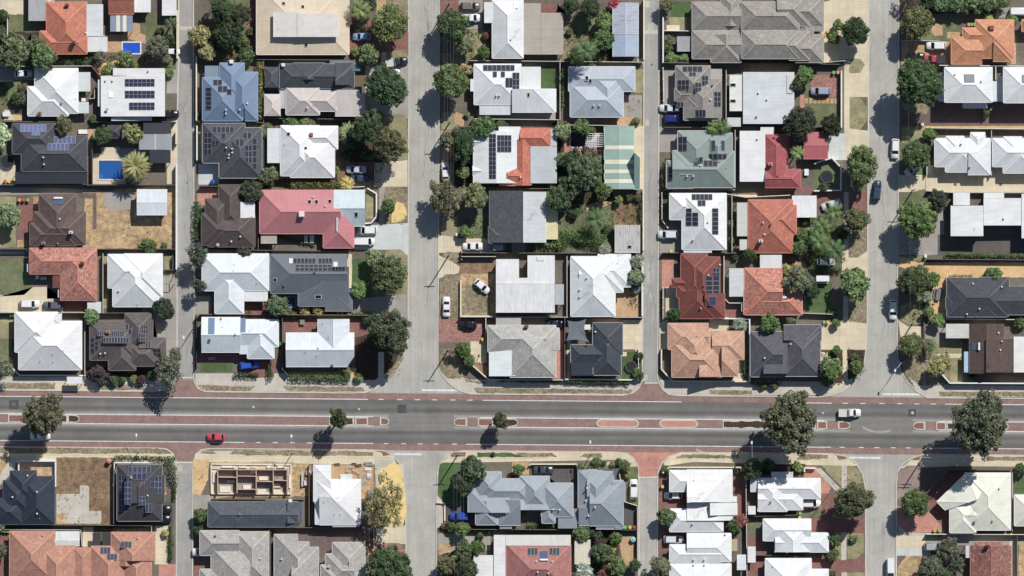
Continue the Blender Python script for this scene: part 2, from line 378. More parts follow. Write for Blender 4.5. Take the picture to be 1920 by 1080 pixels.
def house(handle, groups, panels=(), extras=(), wall=(205, 198, 186), gutter=None, cat='house', kind_name='house', defp=.47, pcol=(50, 52, 64), label=None):
    xs = []; ys = []; gg = []
    for g in groups:
        if g[0].rstrip('+') in ('roof', 'garage_roof', 'upper_roof'): gg.append(g)
        else: gg += [g[:4] + ([sp],) for sp in g[4]]
    groups = gg
    for g in groups:
        for p in g[4]:
            if isinstance(p[0], (list, tuple)): xs += [q[0] for q in p[0]]; ys += [q[1] for q in p[0]]
            else: xs += [p[0], p[2]]; ys += [p[1], p[3]]
    x0, x1, y0, y1 = min(xs), max(xs), min(ys), max(ys)
    root = empty(kind_name, (0, 0, 0)); DK_ = .9
    allp = []; wb = bmesh.new(); has_wall = False; roofs = []
    idx = 0
    for gi, (part, kind, color, eave, specs) in enumerate(groups):
        ribs = 'x' if part.endswith('+') else 'y'; part = part.rstrip('+')
        pcs = []
        for sp in specs: pcs.append(Piece(sp, eave, idx, defp)); idx += 1
        bm, gab, cap, gut = roof_mesh(pcs, kind, ribs)
        bmesh.ops.recalc_face_normals(bm, faces=bm.faces)
        color = tuple(v*(.88 if sum(color) < 330 else .965 if min(color) > 214 else 1) for v in color); r = obj(part, bm, MATS[kind], root, col(color)); roofs.append((r, pcs)); allp += [(p, r) for p in pcs]
        if part == 'lean_to_roof' : pass
        enclosed = part in ('roof', 'garage_roof', 'upper_roof', 'lean_to_roof')
        capc = [min(255, c*(1.1 if sum(color) < 330 else 1.03)) for c in color]
        if len(cap.verts): obj('ridge_cap', cap, MATS['paint'], r, col(capc))
        else: cap.free()
        if len(gut.verts) and enclosed: obj('gutter', gut, MATS['paint'], r, col(gutter or [min(236, c*1.15+8) for c in color]))
        else: gut.free()
        if len(gab.verts): 
            for f in list(gab.faces): wb.faces.new([wb.verts.new(v.co) for v in f.verts]); has_wall = True
        gab.free()
        for n, pc in enumerate(pcs):
            px = [p[0] for p in pc.poly]; py = [p[1] for p in pc.poly]
            cx, cy = sum(px)/len(px), sum(py)/len(py)
            if enclosed:
                has_wall = True; m = .42 + .004*n
                if len(pc.poly) == 4 and not isinstance(specs[n][0], (list, tuple)):
                    box(wb, min(px)+m, min(py)+m, 0, max(px)-m, max(py)-m, pc.e-TH)
                else:
                    q = [(x+(cx-x)*.1, y+(cy-y)*.1) for x, y in pc.poly]
                    lo = [wb.verts.new((x, y, 0)) for x, y in q]; hi = [wb.verts.new((x, y, pc.e-TH)) for x, y in q]
                    for i in range(len(q)): wb.faces.new((lo[i], lo[(i+1) % len(q)], hi[(i+1) % len(q)], hi[i]))
            elif part != 'pergola_roof' and n % 3 == 0:
                for i in (0, 1, 2, 3)[:len(pc.poly)]:
                    x, y = pc.poly[i]; x += .2*(1 if cx > x else -1); y += .2*(1 if cy > y else -1)
                    pb = bmesh.new(); box(pb, x-.06, y-.06, 0, x+.06, y+.06, pc.e-TH-.01); obj('post', pb, MATS['paint'], r, col((170, 165, 160)))
    if has_wall: obj('wall', wb, MATS['paint'], root, col(wall))
    else: wb.free()
    def top(px, py):
        x, y = X(px), Y(py); best = None
        for p, r in allp:
            if p.inside(x, y) and (best is None or p.z(x, y) > best[0]): best = (p.z(x, y), p, r)
        return best or (3.0, None, roofs[0][0])
    for pn in panels:
        a0, b0, a1, b1, nx, ny = pn[:6]; pc_ = pn[6] if len(pn) > 6 else pcol
        w, h = (a1-a0)/nx, (b1-b0)/ny; mx, my = (a0+a1)/2, (b0+b1)/2
        z0, p, r = top(mx, my); gx, gy = p.grad(X(mx), Y(my)) if p else (0, 0)
        key = (round(w, 2), round(h, 2), round(gx, 3), round(gy, 3), pn[7] if len(pn) > 7 else 0)
        if key not in PANELMESH:
            W, H = w*S-.035, h*S-.035; bm = bmesh.new(); uvl = bm.loops.layers.uv.new('UVMap'); fr = .045 if len(pn) < 8 else pn[7]
            def V(x, y, z): return bm.verts.new((x, y, z + x*gx + y*gy))
            o = [(-W/2, -H/2), (W/2, -H/2), (W/2, H/2), (-W/2, H/2)]; i_ = [(x-math.copysign(fr, x), y-math.copysign(fr, y)) for x, y in o]
            lo = [V(x, y, 0) for x, y in o]; hi = [V(x, y, .05) for x, y in o]; inn = [V(x, y, .05) for x, y in i_]
            f = bm.faces.new(inn); f.material_index = 0
            uu = ((0, 0), (1, 0), (1, 1), (0, 1)) if W < H else ((0, 0), (0, 1), (1, 1), (1, 0))
            for l, u in zip(f.loops, uu): l[uvl].uv = u
            for k in range(4):
                bm.faces.new((hi[k], hi[(k+1) % 4], inn[(k+1) % 4], inn[k])).material_index = 1
                bm.faces.new((lo[k], lo[(k+1) % 4], hi[(k+1) % 4], hi[k])).material_index = 1
            PANELMESH[key] = mesh('solar_panel', bm, [MATS['cells'], MATS['frame']])
        for i in range(nx):
            for j in range(ny):
                qx, qy = a0+(i+.5)*w, b0+(j+.5)*h
                o = link('solar_panel', PANELMESH[key], r, col(pc_))
                o.location = (X(qx), Y(qy), z0 + (X(qx)-X(mx))*gx + (Y(qy)-Y(my))*gy + .09)
    for e in extras:
        k = e[0]
        if k in ('skylight', 'heater', 'hatch'):
            mx, my = (e[1]+e[3])/2, (e[2]+e[4])/2
        else: mx, my = e[1], e[2]
        z0, p, r = top(mx, my); gx, gy = p.grad(X(mx), Y(my)) if p else (0, 0); x, y = X(mx), Y(my)
        bm = bmesh.new()
        if k == 'vent':                                            # whirly vent on a short neck
            cyl(bm, x, y, z0-.1, z0+.25, .12, .12, 10); cyl(bm, x, y, z0+.25, z0+.55, .24, .16, 12)
            obj('roof_vent', bm, MATS['paint'], r, col(e[3] if len(e) > 3 else (214, 214, 210)))
        elif k == 'pipe':
            cyl(bm, x, y, z0-.1, z0+.5, .07, .07, 8); obj('vent_pipe', bm, MATS['paint'], r, col(e[3] if len(e) > 3 else (200, 200, 198)))
        elif k == 'chimney':
            s = .42; box(bm, x-s, y-s*.7, z0-.4, x+s, y+s*.7, z0+1.0); box(bm, x-s-.06, y-s*.7-.06, z0+1.0, x+s+.06, y+s*.7+.06, z0+1.12)
            ch = obj('chimney', bm, MATS['paint'], r, col(e[3] if len(e) > 3 else (120, 70, 55)))
            b2 = bmesh.new(); cyl(b2, x, y, z0+1.12, z0+1.4, .17, .14, 8); obj('chimney_pot', b2, MATS['paint'], ch, col((70, 58, 52)))
        elif k == 'cooler':                                        # evaporative cooler box
            s = e[3] if len(e) > 3 else .55; box(bm, x-s, y-s, z0-.2, x+s, y+s, z0+.75); box(bm, x-s*.8, y-s*.8, z0+.75, x+s*.8, y+s*.8, z0+.85)
            obj('cooler_box', bm, MATS['paint'], r, col(e[4] if len(e) > 4 else (225, 220, 212)))
        elif k == 'aerial':
            tube(bm, [(x, y, z0-.1), (x, y, z0+2.0)], .025, 5)
            tube(bm, [(x-.7, y-.3, z0+1.95), (x+.7, y+.3, z0+1.95)], .02, 5)
            for t in (-.6, -.3, 0, .3, .6): tube(bm, [(x+t+.2, y+t*.43-.45, z0+1.95), (x+t-.2, y+t*.43+.45, z0+1.95)], .014, 4)
            obj('aerial', bm, MATS['wire'], r)
        elif k == 'dish':
            tube(bm, [(x, y, z0-.1), (x, y, z0+.6)], .03, 5); cyl(bm, x, y, z0+.6, z0+.72, .15, .4, 12)
            obj('satellite_dish', bm, MATS['paint'], r, col((170, 170, 170)))
        elif k in ('skylight', 'hatch'):
            w, h = abs(e[3]-e[1])*S/2, abs(e[4]-e[2])*S/2
            def V2(a, b, zz): return bm.verts.new((x+a, y+b, z0+zz+a*gx+b*gy))
            o = [(-w, -h), (w, -h), (w, h), (-w, h)]; i_ = [(a*.84, b*.84) for a, b in o]
            lo = [V2(a, b, -.05) for a, b in o]; hi = [V2(a, b, .14) for a, b in o]; inn = [V2(a, b, .14) for a, b in i_]
            bm.faces.new(inn).material_index = 1
            for q in range(4):
                bm.faces.new((hi[q], hi[(q+1) % 4], inn[(q+1) % 4], inn[q])); bm.faces.new((lo[q], lo[(q+1) % 4], hi[(q+1) % 4], hi[q]))
            gcol = e[5] if len(e) > 5 else None
            obj('skylight', bm, [MATS['paint'], MATS['glass'] if gcol is None else MATS['cells']], r, col(gcol or (205, 205, 205)))
        elif k == 'heater':                                        # solar collector plates with a storage tank on the upper edge
            w, h = abs(e[3]-e[1])*S/2, abs(e[4]-e[2])*S/2
            v = [bm.verts.new((x+a, y+b, z0+.12+a*gx+b*gy)) for a, b in ((-w, -h), (w, -h), (w, h), (-w, h))]
            lo = [bm.verts.new((x+a, y+b, z0-.02+a*gx+b*gy)) for a, b in ((-w, -h), (w, -h), (w, h), (-w, h))]
            bm.faces.new(v)
            for q in range(4): bm.faces.new((lo[q], lo[(q+1) % 4], v[(q+1) % 4], v[q]))
            ht = obj('solar_water_heater', bm, MATS['cells'], r, col((70, 80, 105)))
            b2 = bmesh.new(); side = e[5]
            if side in 'SN':
                yy = y-h-.25 if side == 'S' else y+h+.25; zz = z0+.35+(yy-y)*gy
                tube(b2, [(x-w, yy, zz), (x+w, yy, zz)], .27, 10)
            else:
                xx = x+w+.25 if side == 'E' else x-w-.25; zz = z0+.35+(xx-x)*gx
                tube(b2, [(xx, y-h, zz), (xx, y+h, zz)], .27, 10)
            obj('tank', b2, MATS['paint'], ht, col((236, 236, 236)))
    reg(root, cat, (x0+x1)/2, (y0+y1)/2, None, label or handle)
    if handle: HOUSES.append((root, handle, x0, y0, x1, y1))
    return root

# ------------------------------------------------------------------ foliage
CROWNS = {}
def leaf_quads(bm, tint, centre, nrm, s, r, g):
    n = nrm.normalized(); u = n.cross(Vector((r.random()-.5, r.random()-.5, r.random()-.5))); 
    if u.length < 1e-4: u = Vector((1, 0, 0))
    u.normalize(); v = n.cross(u); s1 = s*r.uniform(.7, 1.3); s2 = s1*r.uniform(.5, .9)
    f = bm.faces.new([bm.verts.new(centre + p) for p in (u*s1, v*s2, -u*s1, -v*s2)])
    for l in f.loops: l[tint] = g
def crown_mesh(kind, seed):
    """unit crown: radius 1 in plan, built from leaf clumps spread through the volume"""
    key = (kind, seed)
    if key in CROWNS: return CROWNS[key]
    r = random.Random(hash((len(kind), kind[0], seed)) & 0xffff if False else sum(map(ord, kind))*31 + seed)
    bm = bmesh.new(); tint = bm.loops.layers.float_color.new('tint')
    P = dict(round=(95, 84, .95, .24, .056, .72, .12), gum=(82, 78, .92, .21, .05, .85, .3), loose=(60, 50, .9, .25, .085, .7, .25),
             shrub=(30, 60, .82, .34, .085, .7, .25), wispy=(60, 40, .9, .24, .05, .6, .4), sparse=(70, 40, .92, .16, .04, .55, .4), biground=(190, 80, .96, .16, .04, .72, .12), biggum=(170, 72, .94, .15, .036, .85, .3))[kind]
    nc, nl, rad, cr, ls, zf, jit = P
    ph = [r.uniform(0, 6.28) for _ in range(4)]
    def outline(a): return 1 + jit*(.5*math.sin(2*a+ph[0]) + .4*math.sin(3*a+ph[1]) + .35*math.sin(5*a+ph[2]))*.6
    for c in range(nc):
        a = 2.39996*c + r.uniform(-.4, .4); q = math.sqrt((c+.5)/nc)
        rr = q*(rad-cr*.55)*outline(a)*r.uniform(.86, 1.06)
        top = zf*math.sqrt(max(0, 1-q*q*.92))
        z = top*r.uniform(.5, 1.0) if r.random() < .85 else top*r.uniform(-.5, .5)
        ctr = Vector((rr*math.cos(a), rr*math.sin(a), z)); cr_ = cr*r.uniform(.6, 1.25)
        g0 = r.uniform(.6, 1.45)
        hue = r.uniform(-.06, .1)
        for _ in range(int(nl*(cr_/cr)**1.6)):
            d = Vector((r.gauss(0, 1), r.gauss(0, 1), r.gauss(.35, 1))).normalized()
            p = ctr + Vector((d.x, d.y, d.z*.75))*cr_*r.uniform(.55, 1.0)
            nn = d*.9 + Vector((r.gauss(0, .5), r.gauss(0, .5), r.gauss(.3, .5)))
            g = g0*r.uniform(.55, 1.5)
            leaf_quads(bm, tint, p, nn, ls, r, (g*(1+hue), g, g*(1-hue), 1))
    # inner twiggy foliage so that light does not run straight through
    for _ in range({'round': 700, 'gum': 420, 'loose': 320, 'shrub': 260, 'wispy': 120, 'sparse': 40, 'biground': 1500, 'biggum': 900}[kind]):
        a = r.uniform(0, 6.28); q = math.sqrt(r.random())*.72*outline(a)
        p = Vector((q*math.cos(a), q*math.sin(a), zf*r.uniform(-.25, .55)*math.sqrt(max(.05, 1-q*q))))
        g = r.uniform(.6, 1.0); leaf_quads(bm, tint, p, Vector((r.gauss(0, .3), r.gauss(0, .3), 1)), ls*1.7, r, (g, g, g, 1))
    CROWNS[key] = mesh('crown', bm, MATS['leaf']); return CROWNS[key]
TRUNKS = {}
def trunk_mesh(k):
    if k in TRUNKS: return TRUNKS[k]
    r = random.Random(k); bm = bmesh.new()                          # unit height 1 up to the crown's middle
    tube(bm, [(0, 0, -.02), (.01, 0, .3), (.02, .01, .62), (.0, .02, 1.0)], [.075, .055, .045, .02], 8)
    for q in range(5):
        a = q*1.26 + r.uniform(-.3, .3); l = r.uniform(.35, .55)
        tube(bm, [(.015, .005, .5+.06*q), (l*.5*math.cos(a), l*.5*math.sin(a), .78+.05*q), (l*math.cos(a), l*math.sin(a), 1.02+.04*q)], [.035, .024, .01], 6)
    TRUNKS[k] = mesh('trunk', bm, MATS['bark']); return TRUNKS[k]
GREENS = dict(round=(72, 84, 54), gum=(82, 84, 64), loose=(88, 100, 70), shrub=(74, 88, 54), wispy=(88, 92, 76), sparse=(120, 108, 70))
TN = 0; LEAFK = 1.7
def leafc(c): return tuple(v*LEAFK for v in col(c)[:3]) + (1,)
def tree(px, py, r, kind, desc, color=None, h=None, sx=1, sy=1, cat=None, label=None, name=None, seed=None, bare=False):
    """r: crown radius in photo pixels; h: height of the crown's middle in metres"""
    global TN; TN += 1
    small = kind == 'shrub'; kind = 'big'+kind if r >= 34 and kind in ('round', 'gum') else kind
    R = r*S*(1.06 if not kind.endswith('round') else 1.1); h = h*1.15 if h is not None else (R*.6 if small else R*1.28)
    name = name or ('shrub' if small else 'tree'); cat = cat or ('shrub' if small else 'tree')
    rnd = random.Random(TN*17+3)
    root = empty(name, (X(px), Y(py), 0), rnd.uniform(0, 6.28) if sx == sy else rnd.choice((0, math.pi)))
    t = link('trunk' if not small else 'stem', trunk_mesh(TN % 3), root, col((104, 92, 78))); 
    w = R*.62 if not small else R*.5
    t.scale = (max(w, h*.45), max(w, h*.45), h)
    cw = link('crown', crown_mesh(kind, (seed if seed is not None else TN) % 5), root)
    c = color or GREENS[kind.replace('big', '')]; k = rnd.uniform(.92, 1.08)
    k *= LEAFK
    cw.color = tuple(v*k*rnd.uniform(.95, 1.05) for v in col(c)[:3]) + (1,)
    cw.scale = (R*sx*rnd.uniform(.9, 1.1), R*sy*rnd.uniform(.9, 1.1), max(R*(.95 if kind.endswith(('round', 'gum')) else .85), h*.62 if h > 1.7*R else 0)); cw.location = (0, 0, h if h <= 1.7*R else h*.68)
    reg(root, cat, px, py, desc, label); return root
def palm_mesh(kind, seed):
    key = (kind, seed)
    if key in CROWNS: return CROWNS[key]
    r = random.Random(sum(map(ord, kind))+seed); bm = bmesh.new(); tint = bm.loops.layers.float_color.new('tint')
    date = kind == 'date'
    for ring, (n, lift, L) in enumerate(((26, .12, 1.0), (20, .42, .92), (12, .8, .7)) if date else ((9, .1, 1.0), (8, .45, .9), (4, .9, .6))):
        for k in range(n):
            a = 2*math.pi*(k + .5*ring)/n + r.uniform(-.12, .12); l = L*r.uniform(.85, 1.05); g0 = r.uniform(.75, 1.25)
            pts = []
            for t in (0, .2, .4, .6, .8, 1.0):
                rad = l*t*(1-.12*lift); z = l*(lift*t - (.55 if not date else .3+.3*(1-lift))*t*t)
                pts.append(Vector((rad*math.cos(a), rad*math.sin(a), z)))
            sd = Vector((-math.sin(a), math.cos(a), 0))
            # leaflets on both sides of the rib
            m = 16 if date else 18
            for q in range(m):
                t = (q+1)/m; i = min(4, int(t*5)); p = pts[i].lerp(pts[i+1], t*5-i) ; d = (pts[i+1]-pts[i]).normalized()
                wl = l*(.15 if date else .26)*math.sin(math.pi*min(1, .15+t*.85))**.6
                for sgn in (-1, 1):
                    tip = p + sd*sgn*wl + d*wl*.9 + Vector((0, 0, -.25*wl)); bw = d*(.028 if date else .02)
                    f = bm.faces.new([bm.verts.new(v) for v in (p-bw, p+bw, tip)])
                    g = g0*r.uniform(.8, 1.2)
                    for lo in f.loops: lo[tint] = (g, g, g, 1)
            for i in range(5):
                w = .014*(1.1-i*.18)
                f = bm.faces.new([bm.verts.new(v) for v in (pts[i]-sd*w, pts[i]+sd*w, pts[i+1]+sd*w*.8, pts[i+1]-sd*w*.8)])
                for lo in f.loops: lo[tint] = (1.5, 1.4, 1.1, 1)
    CROWNS[key] = mesh('crown', bm, MATS['leaf']); return CROWNS[key]
def palm(px, py, r, desc, kind='palm', color=(92, 106, 66), h=5.0, label=None):
    global TN; TN += 1
    R = r*S; root = empty('palm_tree', (X(px), Y(py), 0), random.Random(TN).uniform(0, 6))
    bm = bmesh.new(); tw = .38 if kind == 'date' else .16
    tube(bm, [(0, 0, 0), (.05, 0, h*.5), (0, 0, h+.1)], [tw*1.2, tw, tw*.9], 9)
    obj('trunk', bm, MATS['bark'], root, col((122, 106, 86)))
    c = link('crown', palm_mesh(kind, TN % 2), root, leafc(color)); c.scale = (R, R, R); c.location = (0, 0, h)
    reg(root, 'palm tree', px, py, desc, label); return root
def hedge(pts, w, h, desc, color=(66, 82, 50), label=None, name='hedge'):
    """clipped or loose hedge along a polyline given in photo pixels; w in px, h in metres"""
    global TN; TN += 1
    r = random.Random(TN*5); bm = bmesh.new(); tint = bm.loops.layers.float_color.new('tint'); W = w*S/2
    P = [(X(x), Y(y)) for x, y in pts]
    for (ax, ay), (bx, by) in zip(P, P[1:]):
        L = math.hypot(bx-ax, by-ay); ux, uy = (bx-ax)/L, (by-ay)/L
        n = int(L*w*S*30 + L*h*16)
        for _ in range(n):
            t = r.uniform(-W*.3, L+W*.3); s = r.uniform(-1, 1); e = 1+.28*noise.noise((t*.8+TN, s*.4, 0)); z = h*(1-abs(s)**3*.4)*r.uniform(.55, 1.0)*(1+.25*noise.noise((t*.7, TN*3, s)))
            g = r.uniform(.65, 1.35)*(1+.35*noise.noise((t*.5, s, TN)))
            leaf_quads(bm, tint, Vector((ax+ux*t-uy*s*W*e, ay+uy*t+ux*s*W*e, z)), Vector((-uy*s*1.2+r.gauss(0, .5), ux*s*1.2+r.gauss(0, .5), .8+r.gauss(0, .4))), .17, r, (g, g, g*.95, 1))
        for k in range(int(L/.35)+1):                               # stems inside
            t = k*.35; x, y = ax+ux*t, ay+uy*t; q = len(bm.verts); tube(bm, [(x, y, 0), (x, y, h*.6)], .04, 4)
            bm.verts.ensure_lookup_table()
    for f in bm.faces:
        if len(f.verts) == 4 and f.loops[0][tint][3] == 0:
            for l in f.loops: l[tint] = (.7, .6, .5, 1)
    o = obj(name, bm, MATS['leaf'], None, leafc(color))
    mx = sum(p[0] for p in pts)/len(pts); my = sum(p[1] for p in pts)/len(pts)
    reg(o, 'hedge', mx, my, desc, label); return o

# ------------------------------------------------------------------ vehicles (x forward, metres)
CARM = {}
def loft(bm, secs, mi, capa=True, capb=True):
    """secs: list of (x, halfwidth, z0, z1, topwidth) cross-sections joined along x"""
    rings = []
    for x, hw, z0, z1, tw in secs:
        m = z0 + (z1-z0)*.62
        rings.append([bm.verts.new(p) for p in ((x, -hw*.92, z0), (x, -hw, m), (x, -tw, z1), (x, tw, z1), (x, hw, m), (x, hw*.92, z0))])
    fs = []
    for a, b in zip(rings, rings[1:]):
        for k in range(6): 
            f = bm.faces.new((a[k], b[k], b[(k+1) % 6], a[(k+1) % 6])); f.material_index = mi; fs.append(f)
    if capa: bm.faces.new(rings[0]).material_index = mi
    if capb: bm.faces.new(rings[-1][::-1]).material_index = mi
    return fs
def car_parts(kind):
    if kind in CARM: return CARM[kind]
    L, W, H = dict(sedan=(4.7, 1.8, 1.45), hatch=(4.2, 1.76, 1.5), suv=(4.7, 1.88, 1.72), ute=(5.2, 1.86, 1.75), van=(4.9, 1.9, 1.95), tray=(5.2, 1.86, 1.75))[kind]
    h = W/2; f = L/2; parts = []
    # lower body with rounded nose and tail
    bm = bmesh.new(); bz = .28; belt = H*.6
    loft(bm, [(-f, h*.78, bz+.1, belt*.86, h*.7), (-f+.12, h*.92, bz, belt*.97, h*.84), (-f+.5, h, bz, belt, h*.92), (0, h, bz, belt, h*.93), (f-1.3, h, bz, belt*.97, h*.92), (f-.5, h*.97, bz, belt*.88, h*.84), (f-.14, h*.86, bz, belt*.8, h*.72), (f, h*.66, bz+.1, belt*.68, h*.56)], 0)
    me = mesh('body', bm, [MATS['car']], True); parts.append(('body', me, 'c'))
    rear = {'sedan': -f+.95, 'hatch': -f+.3, 'suv': -f+.22, 'ute': -.45, 'van': -f+.12, 'tray': -.3}[kind]
    rtop = {'sedan': rear+.75, 'hatch': rear+.5, 'suv': rear+.35, 'ute': rear+.3, 'van': rear+.12, 'tray': rear+.22}[kind]
    wsb = f-1.15 if kind not in ('van',) else f-.75; wst = wsb-.75
    gz = belt-.02
    # glasshouse: windscreen, rear and side windows
    bm = bmesh.new(); tw = h*.74; bw = h*.9
    def pt(x, y, z): return bm.verts.new((x, y, z))
    lo = [pt(rear, -bw, gz), pt(wsb, -bw*.9, gz), pt(wsb, bw*.9, gz), pt(rear, bw, gz)]; hi = [pt(rtop, -tw, H-.03), pt(wst, -tw, H-.03), pt(wst, tw, H-.03), pt(rtop, tw, H-.03)]
    for k in range(4): bm.faces.new((lo[k], lo[(k+1) % 4], hi[(k+1) % 4], hi[k]))
    bm.faces.new(hi); parts.append(('window', mesh('window', bm, [MATS['glass']]), None))
    # roof skin with pillars
    bm = bmesh.new(); rw = tw*1.02
    loft(bm, [(rtop-.06, rw*.9, H-.05, H-.01, rw*.8), (rtop+.15, rw, H-.05, H+.03, rw*.86), (wst-.2, rw, H-.05, H+.03, rw*.86), (wst+.05, rw*.9, H-.05, H-.01, rw*.8)], 0)
    for s in (-1, 1):
        beam(bm, (wsb-.02, s*bw*.9, gz), (wst, s*tw, H-.03), .07, .05); beam(bm, (rear+.02, s*bw, gz), (rtop, s*tw, H-.03), .1, .06)
        mid = (rear+wst)/2; beam(bm, (mid, s*bw*1.0, gz), (mid, s*tw*1.01, H-.03), .09, .05)
    parts.append(('car_roof', mesh('car_roof', bm, [MATS['car']], False), 'c'))
    if kind in ('ute', 'tray'):                                     # open load tray behind the cabin
        bm = bmesh.new(); x0 = -f-.02; x1 = rear-.08; t = belt+(.0 if kind == 'ute' else .12)
        box(bm, x0, -h, t-.45, x1, h, t-.3)
        box(bm, x0, -h, t-.3, x0+.06, h, t+.05); box(bm, x1-.06, -h, t-.3, x1, h, t+(.05 if kind == 'ute' else .5))
        box(bm, x0+.06, -h, t-.3, x1-.06, -h+.06, t+.05); box(bm, x0+.06, h-.06, t-.3, x1-.06, h, t+.05)
        box(bm, x0+.062, -h+.062, t-.298, x1-.062, h-.062, t+.004)
        parts.append(('load_tray', mesh('load_tray', bm, [MATS['paint']]), 'tray'))
    bm = bmesh.new(); 
    tube(bm, [(0, -.1, 0), (0, .1, 0)], .32, 14); wm = mesh('wheel', bm, [MATS['tyre']])
    bm = bmesh.new(); tube(bm, [(0, -.105, 0), (0, .105, 0)], .2, 12); rm = mesh('rim', bm, [MATS['alloy']])
    bm = bmesh.new(); box(bm, -.12, -.16, -.07, .06, .16, .07); hl = mesh('headlight', bm, [MATS['lamp']])
    bm = bmesh.new(); box(bm, -.05, -.14, -.1, .06, .14, .1); tl = mesh('tail_light', bm, [MATS['tail']])
    bm = bmesh.new(); box(bm, -.07, -.1, -.06, .07, .1, .06); mr = mesh('wing_mirror', bm, [MATS['car']])
    CARM[kind] = (parts, wm, rm, hl, tl, mr, L, W, H, belt, wsb); return CARM[kind]
def car(px, py, heading, kind, color, desc, label=None, scale=1.0, tray=None, cat=None):
    """heading: degrees, 0 = nose to the photo's right, 90 = nose to the top"""
    parts, wm, rm, hl, tl, mr, L, W, H, belt, wsb = car_parts(kind)
    root = empty({'ute': 'utility_truck', 'tray': 'utility_truck', 'van': 'van'}.get(kind, 'parked_car'), (X(px), Y(py), .01), math.radians(heading)); root.scale = (scale,)*3
    c = col(color)
    for n, me, k in parts:
        o = link(n, me, root)
        if k == 'c': o.color = c
        elif k == 'tray': o.color = col(tray or color)
    for sx in (-1, 1):
        for sy in (-1, 1):
            w = link('wheel', wm, root); w.location = (sx*L*.3, sy*(W/2-.1), .32)
            r = link('rim', rm, w)
    for sy in (-1, 1):
        o = link('headlight', hl, root); o.location = (L/2-.2, sy*W*.31, belt*.7)
        o = link('tail_light', tl, root); o.location = (-L/2+.1, sy*W*.32, belt*.78)
        o = link('wing_mirror', mr, root, c); o.location = (wsb-.25, sy*(W/2+.02), belt+.05)
    reg(root, cat or ('ute' if kind in ('ute', 'tray') else 'van' if kind == 'van' else 'car'), px, py, desc, label, 'cars and utes'); return root

# ------------------------------------------------------------------ small things
def fence(pts, h, color, desc, label=None, w=.09, cap=None, name='fence', mat='fence', posts=0, cat=None):
    P = [(X(x), Y(y)) for x, y in pts]
    mx = sum(p[0] for p in pts)/len(pts); my = sum(p[1] for p in pts)/len(pts)
    root = empty(name, (0, 0, 0))
    bm = bmesh.new()
    for a, b in zip(P, P[1:]): 
        d = Vector((b[0]-a[0], b[1]-a[1])); d.normalize(); e = w/2-.002
        beam(bm, (a[0], a[1], h/2), (b[0]+d.x*e, b[1]+d.y*e, h/2), w, h)
    obj('panel', bm, MATS[mat], root, col(color))
    if cap:
        bm = bmesh.new()
        for a, b in zip(P, P[1:]): beam(bm, (a[0], a[1], h+.03), (b[0], b[1], h+.03), w+.07, .06)
        obj('capping', bm, MATS['paint'], root, col(cap))
    if posts:
        for a, b in zip(P, P[1:]):
            L = math.hypot(b[0]-a[0], b[1]-a[1]); n = max(1, round(L/posts))
            for i in range(n+1):
                x, y = a[0]+(b[0]-a[0])*i/n, a[1]+(b[1]-a[1])*i/n
                bm = bmesh.new(); s = w/2+.1; box(bm, x-s, y-s, 0, x+s, y+s, h+.16); obj('post', bm, MATS['paint'], root, col(cap or color))
    reg(root, cat or ('wall' if name == 'garden_wall' else 'fence'), mx, my, desc, label); return root
BINM = {}
def wheelie_bin(px, py, lid, rz=0, body=(40, 62, 46), label=None, lidname=None):
    if not BINM:
        bm = bmesh.new(); loft(bm, [(-.28, .27, .08, .95, .27), (.28, .27, .08, .95, .27)], 0); BINM['b'] = mesh('bin_body', bm, MATS['paint'])
        bm = bmesh.new(); box(bm, -.33, -.31, .951, .34, .31, 1.02); box(bm, -.4, -.26, .94, -.33, .26, .99); BINM['l'] = mesh('lid', bm, MATS['paint'])
        bm = bmesh.new(); tube(bm, [(-.26, -.24, .1), (-.26, -.3, .1)], .1, 10); tube(bm, [(-.26, .24, .1), (-.26, .3, .1)], .1, 10); BINM['w'] = mesh('wheel', bm, MATS['tyre'])
    root = empty('wheelie_bin', (X(px), Y(py), .01), math.radians(rz))
    link('bin_body', BINM['b'], root, col(body)); link('lid', BINM['l'], root, col(lid)); link('wheel', BINM['w'], root)
    reg(root, 'bin', px, py, 'bin with %s lid' % lidname, label, 'wheelie bins'); return root
LIDS = dict(red=(196, 64, 48), yellow=(236, 186, 44), green=(96, 190, 110), orange=(240, 150, 40))
def bins(px, py, seq, dx=9, dy=0, rz=90):
    for i, k in enumerate(seq.split()): wheelie_bin(px+dx*i, py+dy*i, LIDS[k], rz+random.uniform(-8, 8), lidname=k)
SOFT = {'lawn', 'green', 'dry', 'patchy', 'sand', 'bare', 'dirt', 'bright', 'mulch', 'pebble', 'soil'}
def ragged(P, k):
    """irregular outline for grass, sand and soil"""
    Q = []
    for i in range(len(P)):
        a, b = Vector(P[i]), Vector(P[(i+1) % len(P)]); d = b-a; n = max(1, int(d.length/.45)); t = Vector((-d.y, d.x)).normalized()
        for j in range(n):
            p = a+d*j/n; w = .22*(noise.noise((p.x*.55, p.y*.55, k)) + .6*noise.noise((p.x*1.9, p.y*1.9, k))) if j else 0
            Q.append((p.x+t.x*w, p.y+t.y*w))
    return Q
